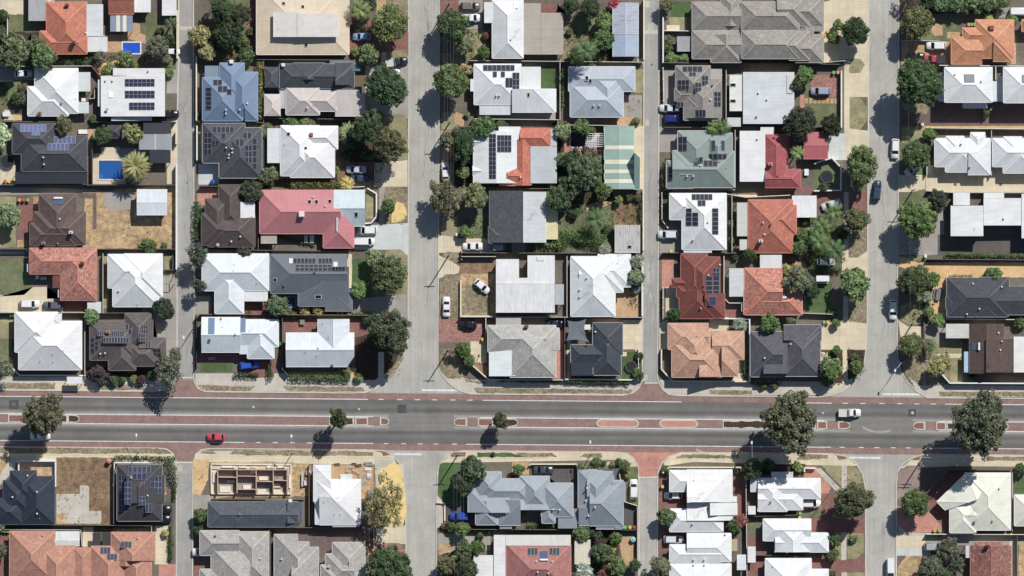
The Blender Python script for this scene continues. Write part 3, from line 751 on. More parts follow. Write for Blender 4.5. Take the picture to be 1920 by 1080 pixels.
def ground(name, mat, pts, z, base=None, uvstrip=None):
    """flat sheet (base None) or slab down to base"""
    P = pts if isinstance(pts[0], (list, tuple)) else [(pts[0], pts[1]), (pts[2], pts[1]), (pts[2], pts[3]), (pts[0], pts[3])]
    P = ccw([(X(x), Y(y)) for x, y in P])
    if base is None and mat in SOFT and abs(area2(P)) < 4e4: P = ragged(P, 3.1*len(bpy.data.objects))
    bm = bmesh.new(); f = bm.faces.new([bm.verts.new((x, y, z)) for x, y in P])
    if base is not None:
        lo = [bm.verts.new((x, y, base)) for x, y in P]; hi = list(f.verts)
        for i in range(len(P)): bm.faces.new((lo[i], lo[(i+1) % len(P)], hi[(i+1) % len(P)], hi[i]))
    bmesh.ops.triangulate(bm, faces=[f for f in bm.faces if len(f.verts) > 4])
    o = obj(name, bm, GR[mat] if isinstance(mat, str) else mat); o['kind'] = 'structure'; return o
def strip(name, mat, pts, w, z, h=.0, c=None):
    """ribbon or low kerb along a polyline in photo px; w in metres"""
    P = [Vector((X(x), Y(y))) for x, y in pts]; bm = bmesh.new(); L = []; R = []
    for i, p in enumerate(P):
        a = (P[i]-P[i-1]).normalized() if i else None; b = (P[i+1]-P[i]).normalized() if i < len(P)-1 else None
        t = ((a or b)+(b or a)).normalized(); n = Vector((-t.y, t.x)); k = 1/max(.5, n.dot(Vector((-(a or b).y, (a or b).x))))
        L.append(p+n*w/2*k); R.append(p-n*w/2*k)
    for lst in (L, R): pass
    tv = [(bm.verts.new((l.x, l.y, z+h)), bm.verts.new((r.x, r.y, z+h))) for l, r in zip(L, R)]
    for a, b in zip(tv, tv[1:]): bm.faces.new((a[1], b[1], b[0], a[0]))
    if h:
        bv = [(bm.verts.new((l.x, l.y, z)), bm.verts.new((r.x, r.y, z))) for l, r in zip(L, R)]
        for (a, b), (c_, d) in zip(zip(tv, tv[1:]), zip(bv, bv[1:])):
            bm.faces.new((a[0], b[0], d[0], c_[0])); bm.faces.new((b[1], a[1], c_[1], d[1]))
        bm.faces.new((tv[0][1], tv[0][0], bv[0][0], bv[0][1])); bm.faces.new((tv[-1][0], tv[-1][1], bv[-1][1], bv[-1][0]))
    o = obj(name, bm, GR[mat] if mat in GR else MATS[mat], None, col(c) if c else None); o['kind'] = 'structure'; return o
LEV = []
def patch(name, mat, pts, dz=.004):
    P = pts if isinstance(pts[0], (list, tuple)) else [(pts[0], pts[1]), (pts[2], pts[3])]
    b = (min(p[0] for p in P), min(p[1] for p in P), max(p[0] for p in P), max(p[1] for p in P))
    lv = 1 + max([l for q, l in LEV if q[0] < b[2] and b[0] < q[2] and q[1] < b[3] and b[1] < q[3]], default=0)
    LEV.append((b, lv)); return ground(name, mat, pts, lv*.0035)
def level(px, py): return max([l for q, l in LEV if q[0] <= px <= q[2] and q[1] <= py <= q[3]], default=0)*.0035
# ------------------------------------------------------------------ terrain, roads, city blocks
RZ = -.12
def kN(x): return 731.3 + .0083*x
def kS(x): return 837.8 + .0083*x
def ml(v): return lambda x: v + .0083*x
E0, E1 = -400, 2320
ground('ground', 'dry', (-9000, -9000, 11000, 11000), -.16)
ground('road', 'lane', (325, -400, 372, 735), RZ); ground('road', 'lane', (322, 845, 372, 1480), RZ)
ground('street', 'street', (755, -400, 835, 640), RZ); ground('street', 'street', [(755, 640), (835, 640), (890, 741), (690, 741)], RZ)
ground('street', 'street', [(690, 841), (885, 841), (835, 905), (755, 905)], RZ); ground('street', 'street', (752, 905, 835, 1480), RZ)
ground('road', 'lane', (1198, -400, 1245, 716), RZ); ground('road', 'lane2', (1190, 896, 1245, 1480), RZ)
ground('street', 'street', (1618, -400, 1695, 650), RZ); ground('street', 'street', [(1618, 650), (1695, 650), (1745, 748), (1540, 748)], RZ)
ground('street', 'street', [(1560, 848), (1745, 848), (1695, 905), (1615, 905)], RZ); ground('street', 'street', (1612, 905, 1695, 1480), RZ)
def ribbon(name, mat, v0, v1, x0=E0, x1=E1, z=RZ+.004, flip=False):
    """band across the photo following the main road's slight slant; UV v runs across it"""
    bm = bmesh.new(); uvl = bm.loops.layers.uv.new('UVMap'); a, b = ml(v0), ml(v1)
    f = bm.faces.new([bm.verts.new((X(x), Y(y), z)) for x, y in ((x0, b(x0)), (x1, b(x1)), (x1, a(x1)), (x0, a(x0)))])
    for l, u in zip(f.loops, ((0, 1), (1, 1), (1, 0), (0, 0))): l[uvl].uv = (u[0], 1-u[1]) if flip else u
    o = obj(name, bm, GR[mat] if mat in GR else MATS[mat]); o['kind'] = 'structure'; return o
ground('road_bed', 'mainj', [(E0, ml(731)(E0)), (E1, ml(731)(E1)), (E1, ml(838)(E1)), (E0, ml(838)(E0))], RZ+.002)
ribbon('main_road', 'main', 743, 776, z=RZ+.006); ribbon('main_road', 'main', 792.5, 826, z=RZ+.006, flip=True)
ribbon('brick_cycle_lane', 'redm', 731, 743, z=RZ+.008); ribbon('brick_cycle_lane', 'redm', 826, 838.3, z=RZ+.008)
for x0, x1 in ((E0, 728), (852, 1592), (1713, E1)): ribbon('median', 'redm', 776, 792.5, x0, x1, z=RZ+.008)
for x0, x1 in ((729, 851), (1593, 1712)): ribbon('junction_surface', 'mainj', 770, 800, x0, x1, z=RZ+.0095)
ground('brick_apron', 'redm', [(300, 740), (395, 740), (370, 712), (326, 712)], RZ+.012)
ground('brick_apron', 'redm', [(1180, 745), (1265, 746), (1240, 718), (1200, 718)], RZ+.012)
ground('brick_apron', 'redm', [(303, 837), (395, 837), (372, 865), (325, 865)], RZ+.012)
ground('brick_apron', 'salmon', [(1165, 847.5), (1275, 848.5), (1240, 896), (1192, 896)], RZ+.012)
W_ = (244, 244, 238)
def ln(x0, v0, x1, v1, w=.17): 
    strip('road_marking', 'line', [(x0, ml(v0)(x0)), (x1, ml(v1)(x1))], w, RZ+.017, 0, W_)
for x0, x1 in ((E0, 690), (905, 1278), (1505, 1560), (1772, E1)): ln(x0, 743, x1, 743)
for x in (714, 750, 783, 815, 849, 881, 1585, 1618, 1654, 1688, 1719, 1750): ln(x-5, 743, x+5, 743)
for x0, x1 in ((E0, 458), (590, 700), (874, 1558), (1735, E1)): ln(x0, 825.7, x1, 825.7)
for x in (484, 516, 548, 580, 724, 757, 788, 818, 852, 1579, 1615, 1644, 1675, 1703): ln(x-4.5, 825.7, x+4.5, 825.7)
for x0, x1 in ((E0, 700), (900, 1545), (1760, E1)): ln(x0, 775.6, x1, 775.6); ln(x0, 793, x1, 793)
for a, b, y in ((792, 863, 731.5), (738, 790, 851.5), (1655, 1731, 739), (1593, 1651, 858)): strip('holding_line', 'line', [(a, y), (b, y+.6)], .42, RZ+.017, 0, W_)
for x0, x1, y in ((1209, 1235, 718), (331, 363, 708), (331, 361, 867), (1198, 1233, 895)): strip('lane_threshold', 'line', [(x0, y), (x1, y)], .3, RZ+.017, 0, (214, 206, 196))
for x0, y0, x1, y1 in ((745, 758.5, 762, 774.5), (17, 750, 35, 767), (1703, 767, 1718, 781)): ground('asphalt_patch', 'patch', (x0, y0, x1, y1), RZ+.013)
ground('asphalt_patch', 'patch', [(1868, 785), (1891, 785.2), (1891, 793), (1868, 793)], RZ+.013)
for x0, y0, x1, y1 in ((1210, 2, 1220, 14), (1210, 224, 1217, 236), (1206, 703, 1214, 714), (333, 872, 341, 884)): ground('concrete_pad', 'conc', (x0, y0, x1, y1), RZ+.013)
for x0, x1, y in ((1209, 1236, 60), (337, 359, 53)): ground('lane_hump', 'conc', (x0, y-3.5, x1, y+3.5), RZ+.014)
# city blocks: raised 0.12 m above the roads
def arc(pts): return pts
BL = {
 'U1': [(E0, kN(E0)), (285, kN(285)), (310, 732), (323, 725), (330, 712), (332, 690), (332, 240), (335, 100), (337, -400), (E0, -400)],
 'U2': [(362, -400), (363, 240), (364, 500), (363, 705), (364, 716), (371, 728), (385, 734.3), (400, kN(400)), (660, kN(660)), (685, 736), (705, 729), (724, 715), (742, 695), (756, 668), (763, 640), (765, 600), (766, 300), (767, -400)],
 'U3': [(824, -400), (823, 300), (821, 640), (821, 688), (829, 705), (845, 721), (862, 733), (882, kN(882)), (1168, kN(1168)), (1186, 737), (1197, 729), (1204, 713), (1205, 600), (1207, 300), (1209, -400)],
 'U4': [(1236, -400), (1235, 300), (1234, 500), (1233, 705), (1235, 716), (1243, 731), (1254, 739), (1270, kN(1270)), (1535, kN(1535)), (1560, 741.5), (1580, 734), (1600, 718), (1614, 698), (1621, 675), (1625, 645), (1626, 600), (1628, 300), (1630, -400)],
 'U5': [(1685, -400), (1685, 300), (1683, 500), (1682, 640), (1683, 670), (1689, 695), (1702, 717), (1718, 733), (1738, kN(1738)), (E1, kN(E1)), (E1, -400)],
 'L1': [(E0, kS(E0)), (295, kS(295)), (312, 842), (324, 850), (330, 864), (331, 900), (330, 1480), (E0, 1480)],
 'L2': [(361, 1480), (361, 900), (362, 868), (367, 852), (378, 843.5), (394, kS(394)), (695, kS(695)), (718, 845), (738, 854), (750, 870), (756, 890), (760, 925), (761, 1000), (762, 1480)],
 'L3': [(818, 1480), (818, 980), (820, 895), (823, 873), (832, 860), (846, 850.5), (866, kS(866)), (1155, kS(1155)), (1175, 850), (1189, 860), (1196, 876), (1198, 900), (1198, 1000), (1197, 1480)],
 'L4': [(1232, 1480), (1233, 900), (1234, 886), (1241, 868), (1255, 856), (1278, kS(1278)), (1560, kS(1560)), (1585, 855), (1605, 868), (1617, 888), (1623, 915), (1624, 1480)],
 'L5': [(1680, 1480), (1681, 905), (1684, 884), (1694, 869), (1710, 859), (1730, kS(1730)), (E1, kS(E1)), (E1, 1480)]}
for k, p in BL.items():
    ground('ground', 'soil', p, 0, RZ-.03)
    strip('kerb', 'kerb', p, .28, .0, .006)
# raised islands in the median
def island(x0, x1, nose, fill, kerbm='kerb'):
    a, b = ml(776.5), ml(792); out = []
    def end(x, s):
        cy = (a(x)+b(x))/2; r = (b(x)-a(x))/2
        return [(x + s*r*1.3*math.cos(t*math.pi/2/4), cy - r*math.sin(t*math.pi/2/4)*1) for t in range(5)], [(x + s*r*1.3*math.cos(t*math.pi/2/4), cy + r*math.sin(t*math.pi/2/4)) for t in range(5)]
    P = []
    if 'W' in nose: u, d = end(x0+9, -1); P += d[::-1] + u
    else: P += [(x0, b(x0)), (x0, a(x0))]
    if 'E' in nose: u, d = end(x1-9, 1); P += u[::-1] + d
    else: P += [(x1, a(x1)), (x1, b(x1))]
    ground('traffic_island', kerbm, P, .0, RZ)
    cx, cy = sum(p[0] for p in P)/len(P), sum(p[1] for p in P)/len(P); hw = (max(p[0] for p in P)-min(p[0] for p in P))/2
    Q = [(cx+(x-cx)*(1-2.2/hw), cy+(y-cy)*.72) for x, y in P]
    ground('island_paving', fill, Q, .006)
for x0, x1, n, f in ((15, 60, '', 'redb'), (60, 126, '', 'mulch'), (126, 148, 'E', 'mulch'), (617, 664, '', 'mulch'), (666, 690, '', 'redb'), (712, 729, 'E', 'redb'), (852, 876, 'W', 'redb'), (896, 925, '', 'redb'), (926, 970, 'E', 'mulch'),
    (1119, 1197, 'WE', 'salmon'), (1237, 1308, 'WE', 'salmon'), (1355, 1530, '', 'mulch'), (1532, 1551, '', 'redb'), (1571, 1593, 'E', 'redb'), (1713, 1735, 'W', 'redb'), (1755, 1774, '', 'redb'), (1775, 1868, '', 'mulch'), (1868, 1890, 'E', 'mulch')): island(x0, x1, n, f)

# ------------------------------------------------------------------ ground covers inside the blocks (photo pixels)
def pp(mat, *rects, name=None):
    nm = dict(lawn='lawn', green='lawn', dry='dry_grass', patchy='dry_grass', conc='footpath', cream='driveway', yard='driveway', pale='driveway', redb='brick_paving', brown='brick_paving', tan='paving', salmon='brick_paving', brickred='brick_paving', sand='sand', bare='bare_ground', dirt='dirt', bright='sand', mulch='garden_bed', pebble='pebble_bed', dark='paving', tarmac='driveway', soil='ground')[mat]
    for r in rects: patch(name or nm, mat, r)
# main road north side footpath, verge
pp('conc', [(-400, 705), (300, 707), (330, 709), (322, 724), (308, 731), (285, 733), (-400, 729)], [(366, 700), (740, 700), (722, 715), (704, 728.5), (685, 735), (385, 733.6), (372, 727), (366, 716)],
   [(824, 690), (850, 700), (880, 712), (1202, 712), (1196, 728), (1186, 736), (1168, 740), (882, 737.6), (862, 732), (845, 720), (831, 704)], [(1236, 712), (1560, 716), (1600, 704), (1598, 718), (1580, 733), (1560, 741), (1270, 741.3), (1254, 738), (1244, 730)], [(1700, 700), (1780, 722), (2300, 727), (2300, 745), (1738, 744.7), (1718, 732)])
pp('dry', [(11, 718), (103, 718.5), (103, 729), (9, 729)], [(184, 721), (270, 723), (270, 731), (184, 731)], [(370, 722), (480, 724), (468, 733), (385, 732.5), (376, 729)], [(530, 724), (680, 726), (684, 734), (540, 733)], [(888, 727), (1186, 731), (1181, 738), (895, 737), (891, 733)], [(1330, 731), (1410, 732), (1410, 740), (1330, 740)], [(1760, 734), (2300, 738), (2300, 744), (1762, 743)])
pp('dry', [(720, 706), (742, 697), (735, 707), (722, 712)], [(824, 655), (855, 655), (874, 698), (864, 710), (840, 710), (826, 695)], [(870, 708), (880, 712), (915, 718), (894, 719), (874, 717)])
# south side verge and path
pp('cream', [(-400, 848), (290, 850), (323, 851), (329, 866), (329, 872), (-400, 862)], [(366, 853), (380, 845), (700, 844.5), (738, 855), (752, 890), (757, 900), (757, 870), (720, 872), (364, 866)], [(828, 866), (846, 852), (866, 846), (1155, 848.5), (1175, 851), (1188, 861), (1194, 876), (1190, 900), (1182, 880), (1160, 862), (830, 868)], [(1244, 868), (1256, 857), (1278, 849.5), (1560, 852), (1590, 860), (1608, 873), (1600, 874), (1560, 873), (1300, 866), (1246, 874)], [(1688, 878), (1710, 861), (1735, 853.5), (2300, 858), (2300, 878), (1790, 874)], name='footpath')
pp('dry', [(-400, 838), (296, 841), (322, 851), (-300, 849)], [(372, 851), (380, 846), (398, 845), (406, 851)], [(428, 851), (440, 845), (655, 846), (700, 848), (700, 855), (470, 854)], [(960, 849), (1036, 850), (1045, 857), (984, 858)], [(1086, 857), (1096, 850), (1128, 850.5), (1130, 858)], [(1266, 859), (1280, 852), (1386, 853), (1386, 860)], [(1500, 853), (1552, 853), (1552, 860), (1492, 862)], [(1850, 856), (2300, 860), (2300, 864), (1850, 864)])
pp('green', [(895, 849), (958, 849), (984, 857), (895, 857)])
pp('lawn', [(1290, 853.5), (1350, 854), (1350, 859), (1290, 859)])
pp('redb', [(716, 847), (724, 847), (732, 853), (718, 855)], [(845, 852), (852, 848), (874, 848), (872, 856), (846, 857)], [(1568, 854), (1580, 856), (1588, 861), (1572, 862)], [(1708, 863), (1716, 859), (1726, 857), (1724, 863)])
# block U1
pp('cream', (0, 0, 45, 30), (313, 215, 333, 345)); pp('yard', [(0, 28), (55, 38), (55, 60), (18, 26)], (0, 127, 68, 150), [(318, 110), (333, 110), (333, 175), (312, 175)])
pp('cream', [(0, 150), (25, 151), (25, 154), (0, 156)], (8, 206, 28, 225)); pp('sand', (25, 215, 42, 226))
pp('lawn', (17, 27, 60, 78), (266, 24, 309, 80), (0, 153, 42, 203), (410, 30, 455, 92)); pp('tan', [(232, 60), (250, 40), (263, 46), (263, 62), (273, 66), (273, 82), (232, 70)], (150, 65, 240, 98), name='paving')
pp('brown', (170, 150, 192, 230)); pp('sand', [(172, 122), (230, 112), (215, 150), (185, 150)])
pp('cream', (174, 288, 236, 345), (190, 276, 224, 292), (0, 308, 30, 346)); pp('yard', (222, 278, 285, 300)); pp('tan', [(165, 240), (180, 240), (180, 262), (165, 262)])
pp('yard', [(0, 350), (180, 355), (205, 362), (205, 380), (180, 380), (180, 366), (150, 362), (0, 366)]); pp('bare', [(160, 362), (330, 345), (330, 466), (155, 466)], (62, 368, 78, 398)); pp('yard', [(196, 358), (250, 360), (248, 392), (205, 396), (193, 376)]); pp('brown', (146, 362, 181, 372), (174, 372, 181, 430))
pp('redb', (34, 372, 62, 452)); pp('bare', (32, 450, 60, 464)); pp('patchy', (-40, 368, 30, 464)); pp('conc', (-40, 470, 46, 477), (-40, 553, 6, 558))
pp('lawn', [(-40, 487), (60, 485), (62, 535), (45, 552), (-40, 552)]); pp('cream', [(0, 556), (45, 553), (62, 538), (88, 538), (88, 560), (118, 560), (118, 585), (0, 585)]); pp('redb', (118, 560, 166, 586))
pp('yard', [(300, 520), (320, 510), (331, 520), (331, 690), (310, 700), (288, 600), (288, 590), (262, 590)]); pp('patchy', (308, 478, 326, 515), (193, 480, 203, 578)); pp('patchy', (0, 595, 30, 635)); pp('lawn', (-40, 640, 25, 680)); pp('mulch', (160, 690, 300, 706)); pp('cream', (104, 715, 178, 732))
# planted ground under the gardens
pp('lawn', (396, -40, 470, 112), (1040, 375, 1150, 470), (1482, 400, 1585, 500), (300, 60, 330, 130)); pp('mulch', (655, 226, 716, 304), (845, 238, 884, 350), (1085, 992, 1160, 1090), (1062, 60, 1148, 114), (1036, 230, 1060, 356), (1050, 358, 1150, 382), (600, 226, 655, 236), (496, 335, 640, 352), (830, 1035, 888, 1100), (1700, -20, 1890, 25), (1400, 870, 1510, 890), (0, 60, 112, 126))
# block U2
pp('redb', (460, 8, 482, 95), (652, 60, 760, 112), [(655, 30), (700, 40), (720, 45), (720, 70), (655, 70)], (740, 60, 766, 105)); pp('tan', (706, 0, 724, 28)); pp('dry', (724, -40, 766, 40), (722, 95, 765, 118)); pp('cream', (715, 98, 724, 128))
pp('yard', [(684, 130), (766, 104), (766, 222), (684, 222)]); pp('cream', (685, 112, 694, 166)); pp('patchy', (716, 214, 763, 250)); pp('patchy', (738, 240, 764, 300))
pp('dirt', (632, 305, 702, 350)); pp('cream', [(702, 306), (764, 300), (764, 350), (702, 350)]); pp('dry', [(722, 350), (752, 350), (764, 365), (764, 410), (750, 424), (722, 424)]); pp('bright', [(744, 378), (758, 382), (763, 402), (756, 414), (734, 418), (734, 405)]); pp('yard', (711, 350, 722, 425)); pp('patchy', (686, 355, 702, 410))
pp('pale', [(664, 424), (765, 418), (765, 480), (750, 468), (664, 468)]); pp('cream', (650, 476, 660, 575)); pp('green', (660, 485, 695, 560)); pp('patchy', [(722, 468), (752, 468), (763, 480), (763, 552), (750, 566), (722, 566)])
pp('yard', [(658, 560), (720, 556), (763, 552), (763, 600), (700, 600), (658, 585)]); pp('redb', (532, 600, 600, 630), (655, 600, 700, 632)); pp('mulch', [(666, 632), (740, 615), (752, 660), (735, 690), (705, 712), (666, 712)]); pp('conc', (709, 660, 720, 712))
pp('dry', [(724, 708), (730, 700), (756, 664), (757, 674), (742, 695), (727, 710)]); pp('tan', [(540, 698), (658, 698), (658, 705), (540, 705)]); pp('sand', (659, 690, 668, 716)); pp('redb', [(460, 672), (516, 668), (514, 708), (460, 708)]); pp('green', (376, 681, 436, 697)); pp('redb', (372, 660, 462, 681))
pp('yard', (363, 555, 395, 590)); pp('redb', (455, 545, 505, 590)); pp('pale', (372, 308, 411, 346)); pp('salmon', (370, 352, 412, 385)); pp('tan', (395, 140, 413, 146))
pp('conc', (480, 712, 530, 734)); pp('patchy', (370, 228, 380, 300))
# block U3
pp('redb', [(826, -40), (860, -40), (860, 25), (826, 25)]); pp('yard', (860, 0, 905, 55)); pp('patchy', [(855, 60), (920, 55), (915, 112), (845, 112)]); pp('dry', [(826, 100), (870, 100), (870, 130), (830, 130)]); pp('patchy', [(828, 210), (858, 210), (856, 243), (828, 243)]); pp('tan', [(826, 245), (850, 245), (850, 330), (826, 330)], [(852, 208), (870, 215), (870, 240), (852, 230)])
pp('dry', (824, 330, 850, 420)); pp('lawn', (880, 405, 918, 445)); pp('patchy', [(826, 412), (860, 405), (855, 447), (838, 447), (826, 435)]); pp('cream', [(822, 440), (865, 447), (945, 447), (945, 474), (822, 474)]); pp('dry', [(830, 478), (838, 472), (862, 473), (865, 490), (840, 491)])
pp('cream', [(822, 478), (850, 492), (862, 500), (860, 512), (822, 522)]); pp('dry', [(824, 530), (836, 514), (862, 514), (862, 600), (824, 600)]); pp('dirt', (862, 492, 932, 520)); pp('bare', (864, 514, 930, 594)); pp('dry', (866, 535, 920, 592)); pp('redb', (822, 598, 912, 642), name='brick_paving'); pp('brickred', (822, 598, 905, 642)); pp('cream', (882, 640, 912, 690)); pp('dirt', [(885, 680), (915, 680), (915, 712), (880, 694)])
pp('redb', [(1012, 8), (1045, 8), (1045, 25), (1062, 25), (1062, 44), (1046, 44), (1046, 26), (1012, 26)], (1044, 22, 1052, 44)); pp('dry', [(1056, 30), (1130, 20), (1125, 50), (1075, 105), (1050, 115), (1050, 30)]); pp('lawn', [(1085, 25), (1125, 25), (1110, 60), (1075, 85), (1072, 45)])
pp('green', (1014, 124, 1042, 166)); pp('patchy', (1190, 130, 1206, 175)); pp('yard', (1168, 178, 1204, 222)); pp('conc', (1195, 110, 1207, 120)); pp('tan', (1157, 220, 1203, 237)); pp('yard', (895, 205, 1042, 224))
pp('cream', [(1188, 236), (1207, 236), (1207, 355), (1195, 355), (1195, 300), (1188, 290)]); pp('salmon', [(1058, 262), (1068, 262), (1068, 278), (1132, 278), (1132, 300), (1058, 300)]); pp('conc', (1100, 250, 1132, 278)); pp('tan', [(1098, 385), (1130, 375), (1150, 380), (1120, 392), (1100, 396)])
pp('lawn', [(1100, 396), (1125, 390), (1140, 405), (1120, 430), (1085, 430)]); pp('dirt', (1152, 380, 1200, 425)); pp('yard', (960, 455, 985, 474)); pp('patchy', (1038, 490, 1058, 535)); pp('soil', (1038, 480, 1062, 594)); pp('tan', (1152, 550, 1196, 594), (1150, 540, 1196, 560)); pp('cream', [(1167, 600), (1205, 600), (1204, 680), (1190, 655), (1167, 655)]); pp('green', (1166, 660, 1204, 712)); pp('cream', (1063, 638, 1070, 712), (1165, 660, 1175, 668)); pp('salmon', (1040, 620, 1056, 710)); pp('tan', (1090, 598, 1165, 608))
# block U4
pp('green', (1258, 3, 1295, 32)); pp('patchy', (1255, 32, 1287, 57)); pp('cream', (1250, 47, 1274, 57)); pp('cream', [(1540, 5), (1630, -20), (1630, 120), (1592, 110), (1540, 118)]); pp('cream', (1583, 112, 1593, 260), (1583, 118, 1628, 182), name='footpath'); pp('patchy', [(1593, 111), (1613, 111), (1622, 122), (1612, 137), (1593, 137)], [(1593, 182), (1612, 182), (1626, 200), (1626, 225), (1612, 243), (1593, 243)])
pp('cream', [(1583, 240), (1628, 245), (1628, 300), (1583, 300)]); pp('brickred', (1520, 141, 1571, 182)); pp('lawn', (1500, 182, 1572, 232), (1500, 160, 1520, 185)); pp('tan', *[(1509+8*i, 184, 1515+8*i, 194) for i in range(8)], name='stepping_stone'); pp('salmon', (1500, 178, 1508, 202))
pp('pale', (1551, 250, 1584, 300)); pp('lawn', [(1526, 310), (1550, 308), (1576, 315), (1576, 356), (1526, 356)]); pp('redb', [(1530, 365), (1625, 358), (1625, 400), (1530, 410)]); pp('lawn', (1520, 400, 1590, 460)); pp('dry', [(1591, 410), (1624, 400), (1624, 475), (1608, 483), (1591, 483)]); pp('cream', [(1580, 470), (1591, 470), (1591, 483), (1608, 483), (1627, 470), (1627, 520), (1578, 520)]); pp('conc', (1582, 360, 1591, 470), name='footpath')
pp('dirt', (1465, 475, 1520, 530)); pp('tan', (1490, 490, 1512, 510)); pp('green', (1512, 530, 1560, 585)); pp('dry', [(1590, 560), (1625, 555), (1622, 608), (1590, 608)]); pp('conc', (1581, 555, 1590, 605), name='footpath'); pp('cream', [(1538, 608), (1580, 600), (1625, 607), (1625, 656), (1540, 656)]); pp('mulch', [(1588, 656), (1622, 656), (1620, 680), (1605, 705), (1588, 714)]); pp('cream', [(1579, 656), (1588, 656), (1590, 714), (1560, 738), (1552, 738), (1575, 714)], name='footpath'); pp('mulch', (1540, 656, 1580, 720)); pp('cream', (1538, 660, 1552, 690))
pp('yard', (1236, 238, 1268, 285), (1237, 430, 1278, 475)); pp('yard', (1243, 130, 1268, 200)); pp('redb', (1240, 480, 1262, 535)); pp('salmon', (1241, 485, 1264, 540)); pp('cream', (1248, 538, 1273, 585)); pp('cream', [(1236, 605), (1252, 600), (1252, 655), (1236, 655)]); pp('redb', (1360, 580, 1480, 598)); pp('cream', (1330, 595, 1366, 620)); pp('cream', [(1375, 703), (1384, 700), (1392, 700), (1392, 714), (1374, 714)]); pp('green', (1243, 365, 1255, 410)); pp('cream', (1352, 365, 1420, 370))
pp('redb', [(1485, 345), (1530, 356), (1530, 362), (1395, 362)])
# block U5
pp('lawn', [(1720, 40), (1800, 35), (1800, 76), (1690, 76)]); pp('tan', [(1748, 46), (1754, 44), (1767, 48), (1768, 66), (1753, 68), (1746, 60)], (1776, 60, 1800, 72)); pp('tan', [(1690, 76), (1785, 78), (1785, 122), (1690, 122)]); pp('yard', [(1868, 14), (1910, 14), (1910, 33), (1868, 33)]); pp('tan', (1895, 66, 1905, 120)); pp('brown', (1690, 190, 1745, 235), (1745, 192, 2300, 236)); pp('tan', (1720, 236, 2300, 244)); pp('dry', [(1690, 195), (1745, 195), (1738, 213), (1700, 213)])
pp('patchy', [(1690, 240), (1733, 237), (1733, 268), (1690, 268)]); pp('lawn', (1688, 268, 1735, 330)); pp('cream', [(1685, 328), (1735, 328), (1735, 360), (1685, 360)]); pp('cream', (1736, 310, 2300, 360)); pp('lawn', [(1688, 365), (1735, 355), (1736, 395), (1688, 395)]); pp('yard', [(1685, 400), (1770, 390), (1770, 478), (1685, 478)]); pp('dark', (1758, 440, 2300, 478), name='driveway'); pp('patchy', [(1694, 480), (1735, 480), (1740, 488), (1710, 488)])
pp('sand', [(1685, 480), (1700, 484), (1720, 492), (2300, 492), (2300, 520), (1735, 520), (1720, 510), (1685, 500)], (1742, 520, 1775, 600)); pp('patchy', [(1688, 575), (1730, 555), (1730, 608), (1705, 610), (1688, 600)]); pp('cream', [(1684, 600), (1702, 612), (1733, 612), (1733, 640), (1690, 640)]); pp('patchy', (1748, 632, 1802, 664), (1780, 640, 1805, 720)); pp('cream', (1740, 663, 1804, 671)); pp('dry', [(1690, 680), (1730, 655), (1775, 675), (1780, 700), (1772, 722), (1725, 722), (1700, 705)]); pp('yard', (1735, 608, 1775, 635)); pp('soil', (1830, 690, 2300, 720))
# block L1
pp('bare', [(-40, 858), (20, 856), (20, 880), (-40, 900)]); pp('conc', [(20, 860), (30, 858), (28, 880), (0, 910), (-40, 915), (-40, 905), (0, 890)]); pp('dirt', (105, 858, 214, 985)); pp('yard', (36, 866, 105, 892)); pp('bare', (34, 874, 97, 892)); pp('conc', [(106, 926), (150, 926), (150, 910), (167, 910), (167, 958), (190, 958), (190, 982), (106, 982)]); pp('bare', (106, 962, 122, 982)); pp('cream', (290, 986, 315, 1058), (155, 988, 175, 1025)); pp('tarmac', (288, 940, 325, 985)); pp('redb', (-40, 1000, 20, 1090)); pp('salmon', (298, 1058, 330, 1100))
# block L2
pp('sand', [(362, 862), (392, 862), (390, 900), (375, 930), (362, 930)]); pp('yard', (361, 928, 410, 955)); pp('bare', (550, 870, 584, 930)); pp('bare', (395, 866, 550, 932)); pp('dirt', (655, 870, 705, 940)); pp('tan', (620, 872, 700, 935)); pp('conc', [(702, 862), (740, 862), (752, 900), (740, 930), (706, 930)]); pp('bright', [(712, 880), (740, 866), (752, 880), (760, 930), (763, 960), (755, 985), (730, 990), (720, 940), (710, 905)]); pp('brown', (516, 992, 700, 1015), [(548, 1000), (665, 990), (665, 1040), (548, 1040)]); pp('cream', [(705, 990), (761, 985), (761, 1020), (705, 1020)]); pp('brickred', [(716, 1018), (748, 1018), (760, 1030), (760, 1060), (716, 1060)]); pp('salmon', (690, 1010, 704, 1090)); pp('redb', (364, 1048, 378, 1090))
# block L3
pp('green', [(824, 870), (835, 867), (868, 868), (868, 940), (838, 942), (820, 925)]); pp('conc', [(819, 928), (834, 944), (834, 985), (819, 990)], name='footpath'); pp('tarmac', (835, 943, 890, 975), [(993, 872), (1083, 870), (1083, 912), (1050, 912), (1030, 895), (993, 895)], [(1166, 950), (1195, 950), (1195, 987), (1166, 987)]); pp('yard', (820, 1000, 920, 1032)); pp('bare', [(822, 1020), (850, 1015), (850, 1035), (822, 1040)]); pp('tan', (960, 866, 992, 890)); pp('tan', [(1160, 1005), (1190, 1005), (1190, 1060), (1168, 1060)]); pp('lawn', (1180, 875, 1196, 945)); pp('conc', (1120, 866, 1190, 872))
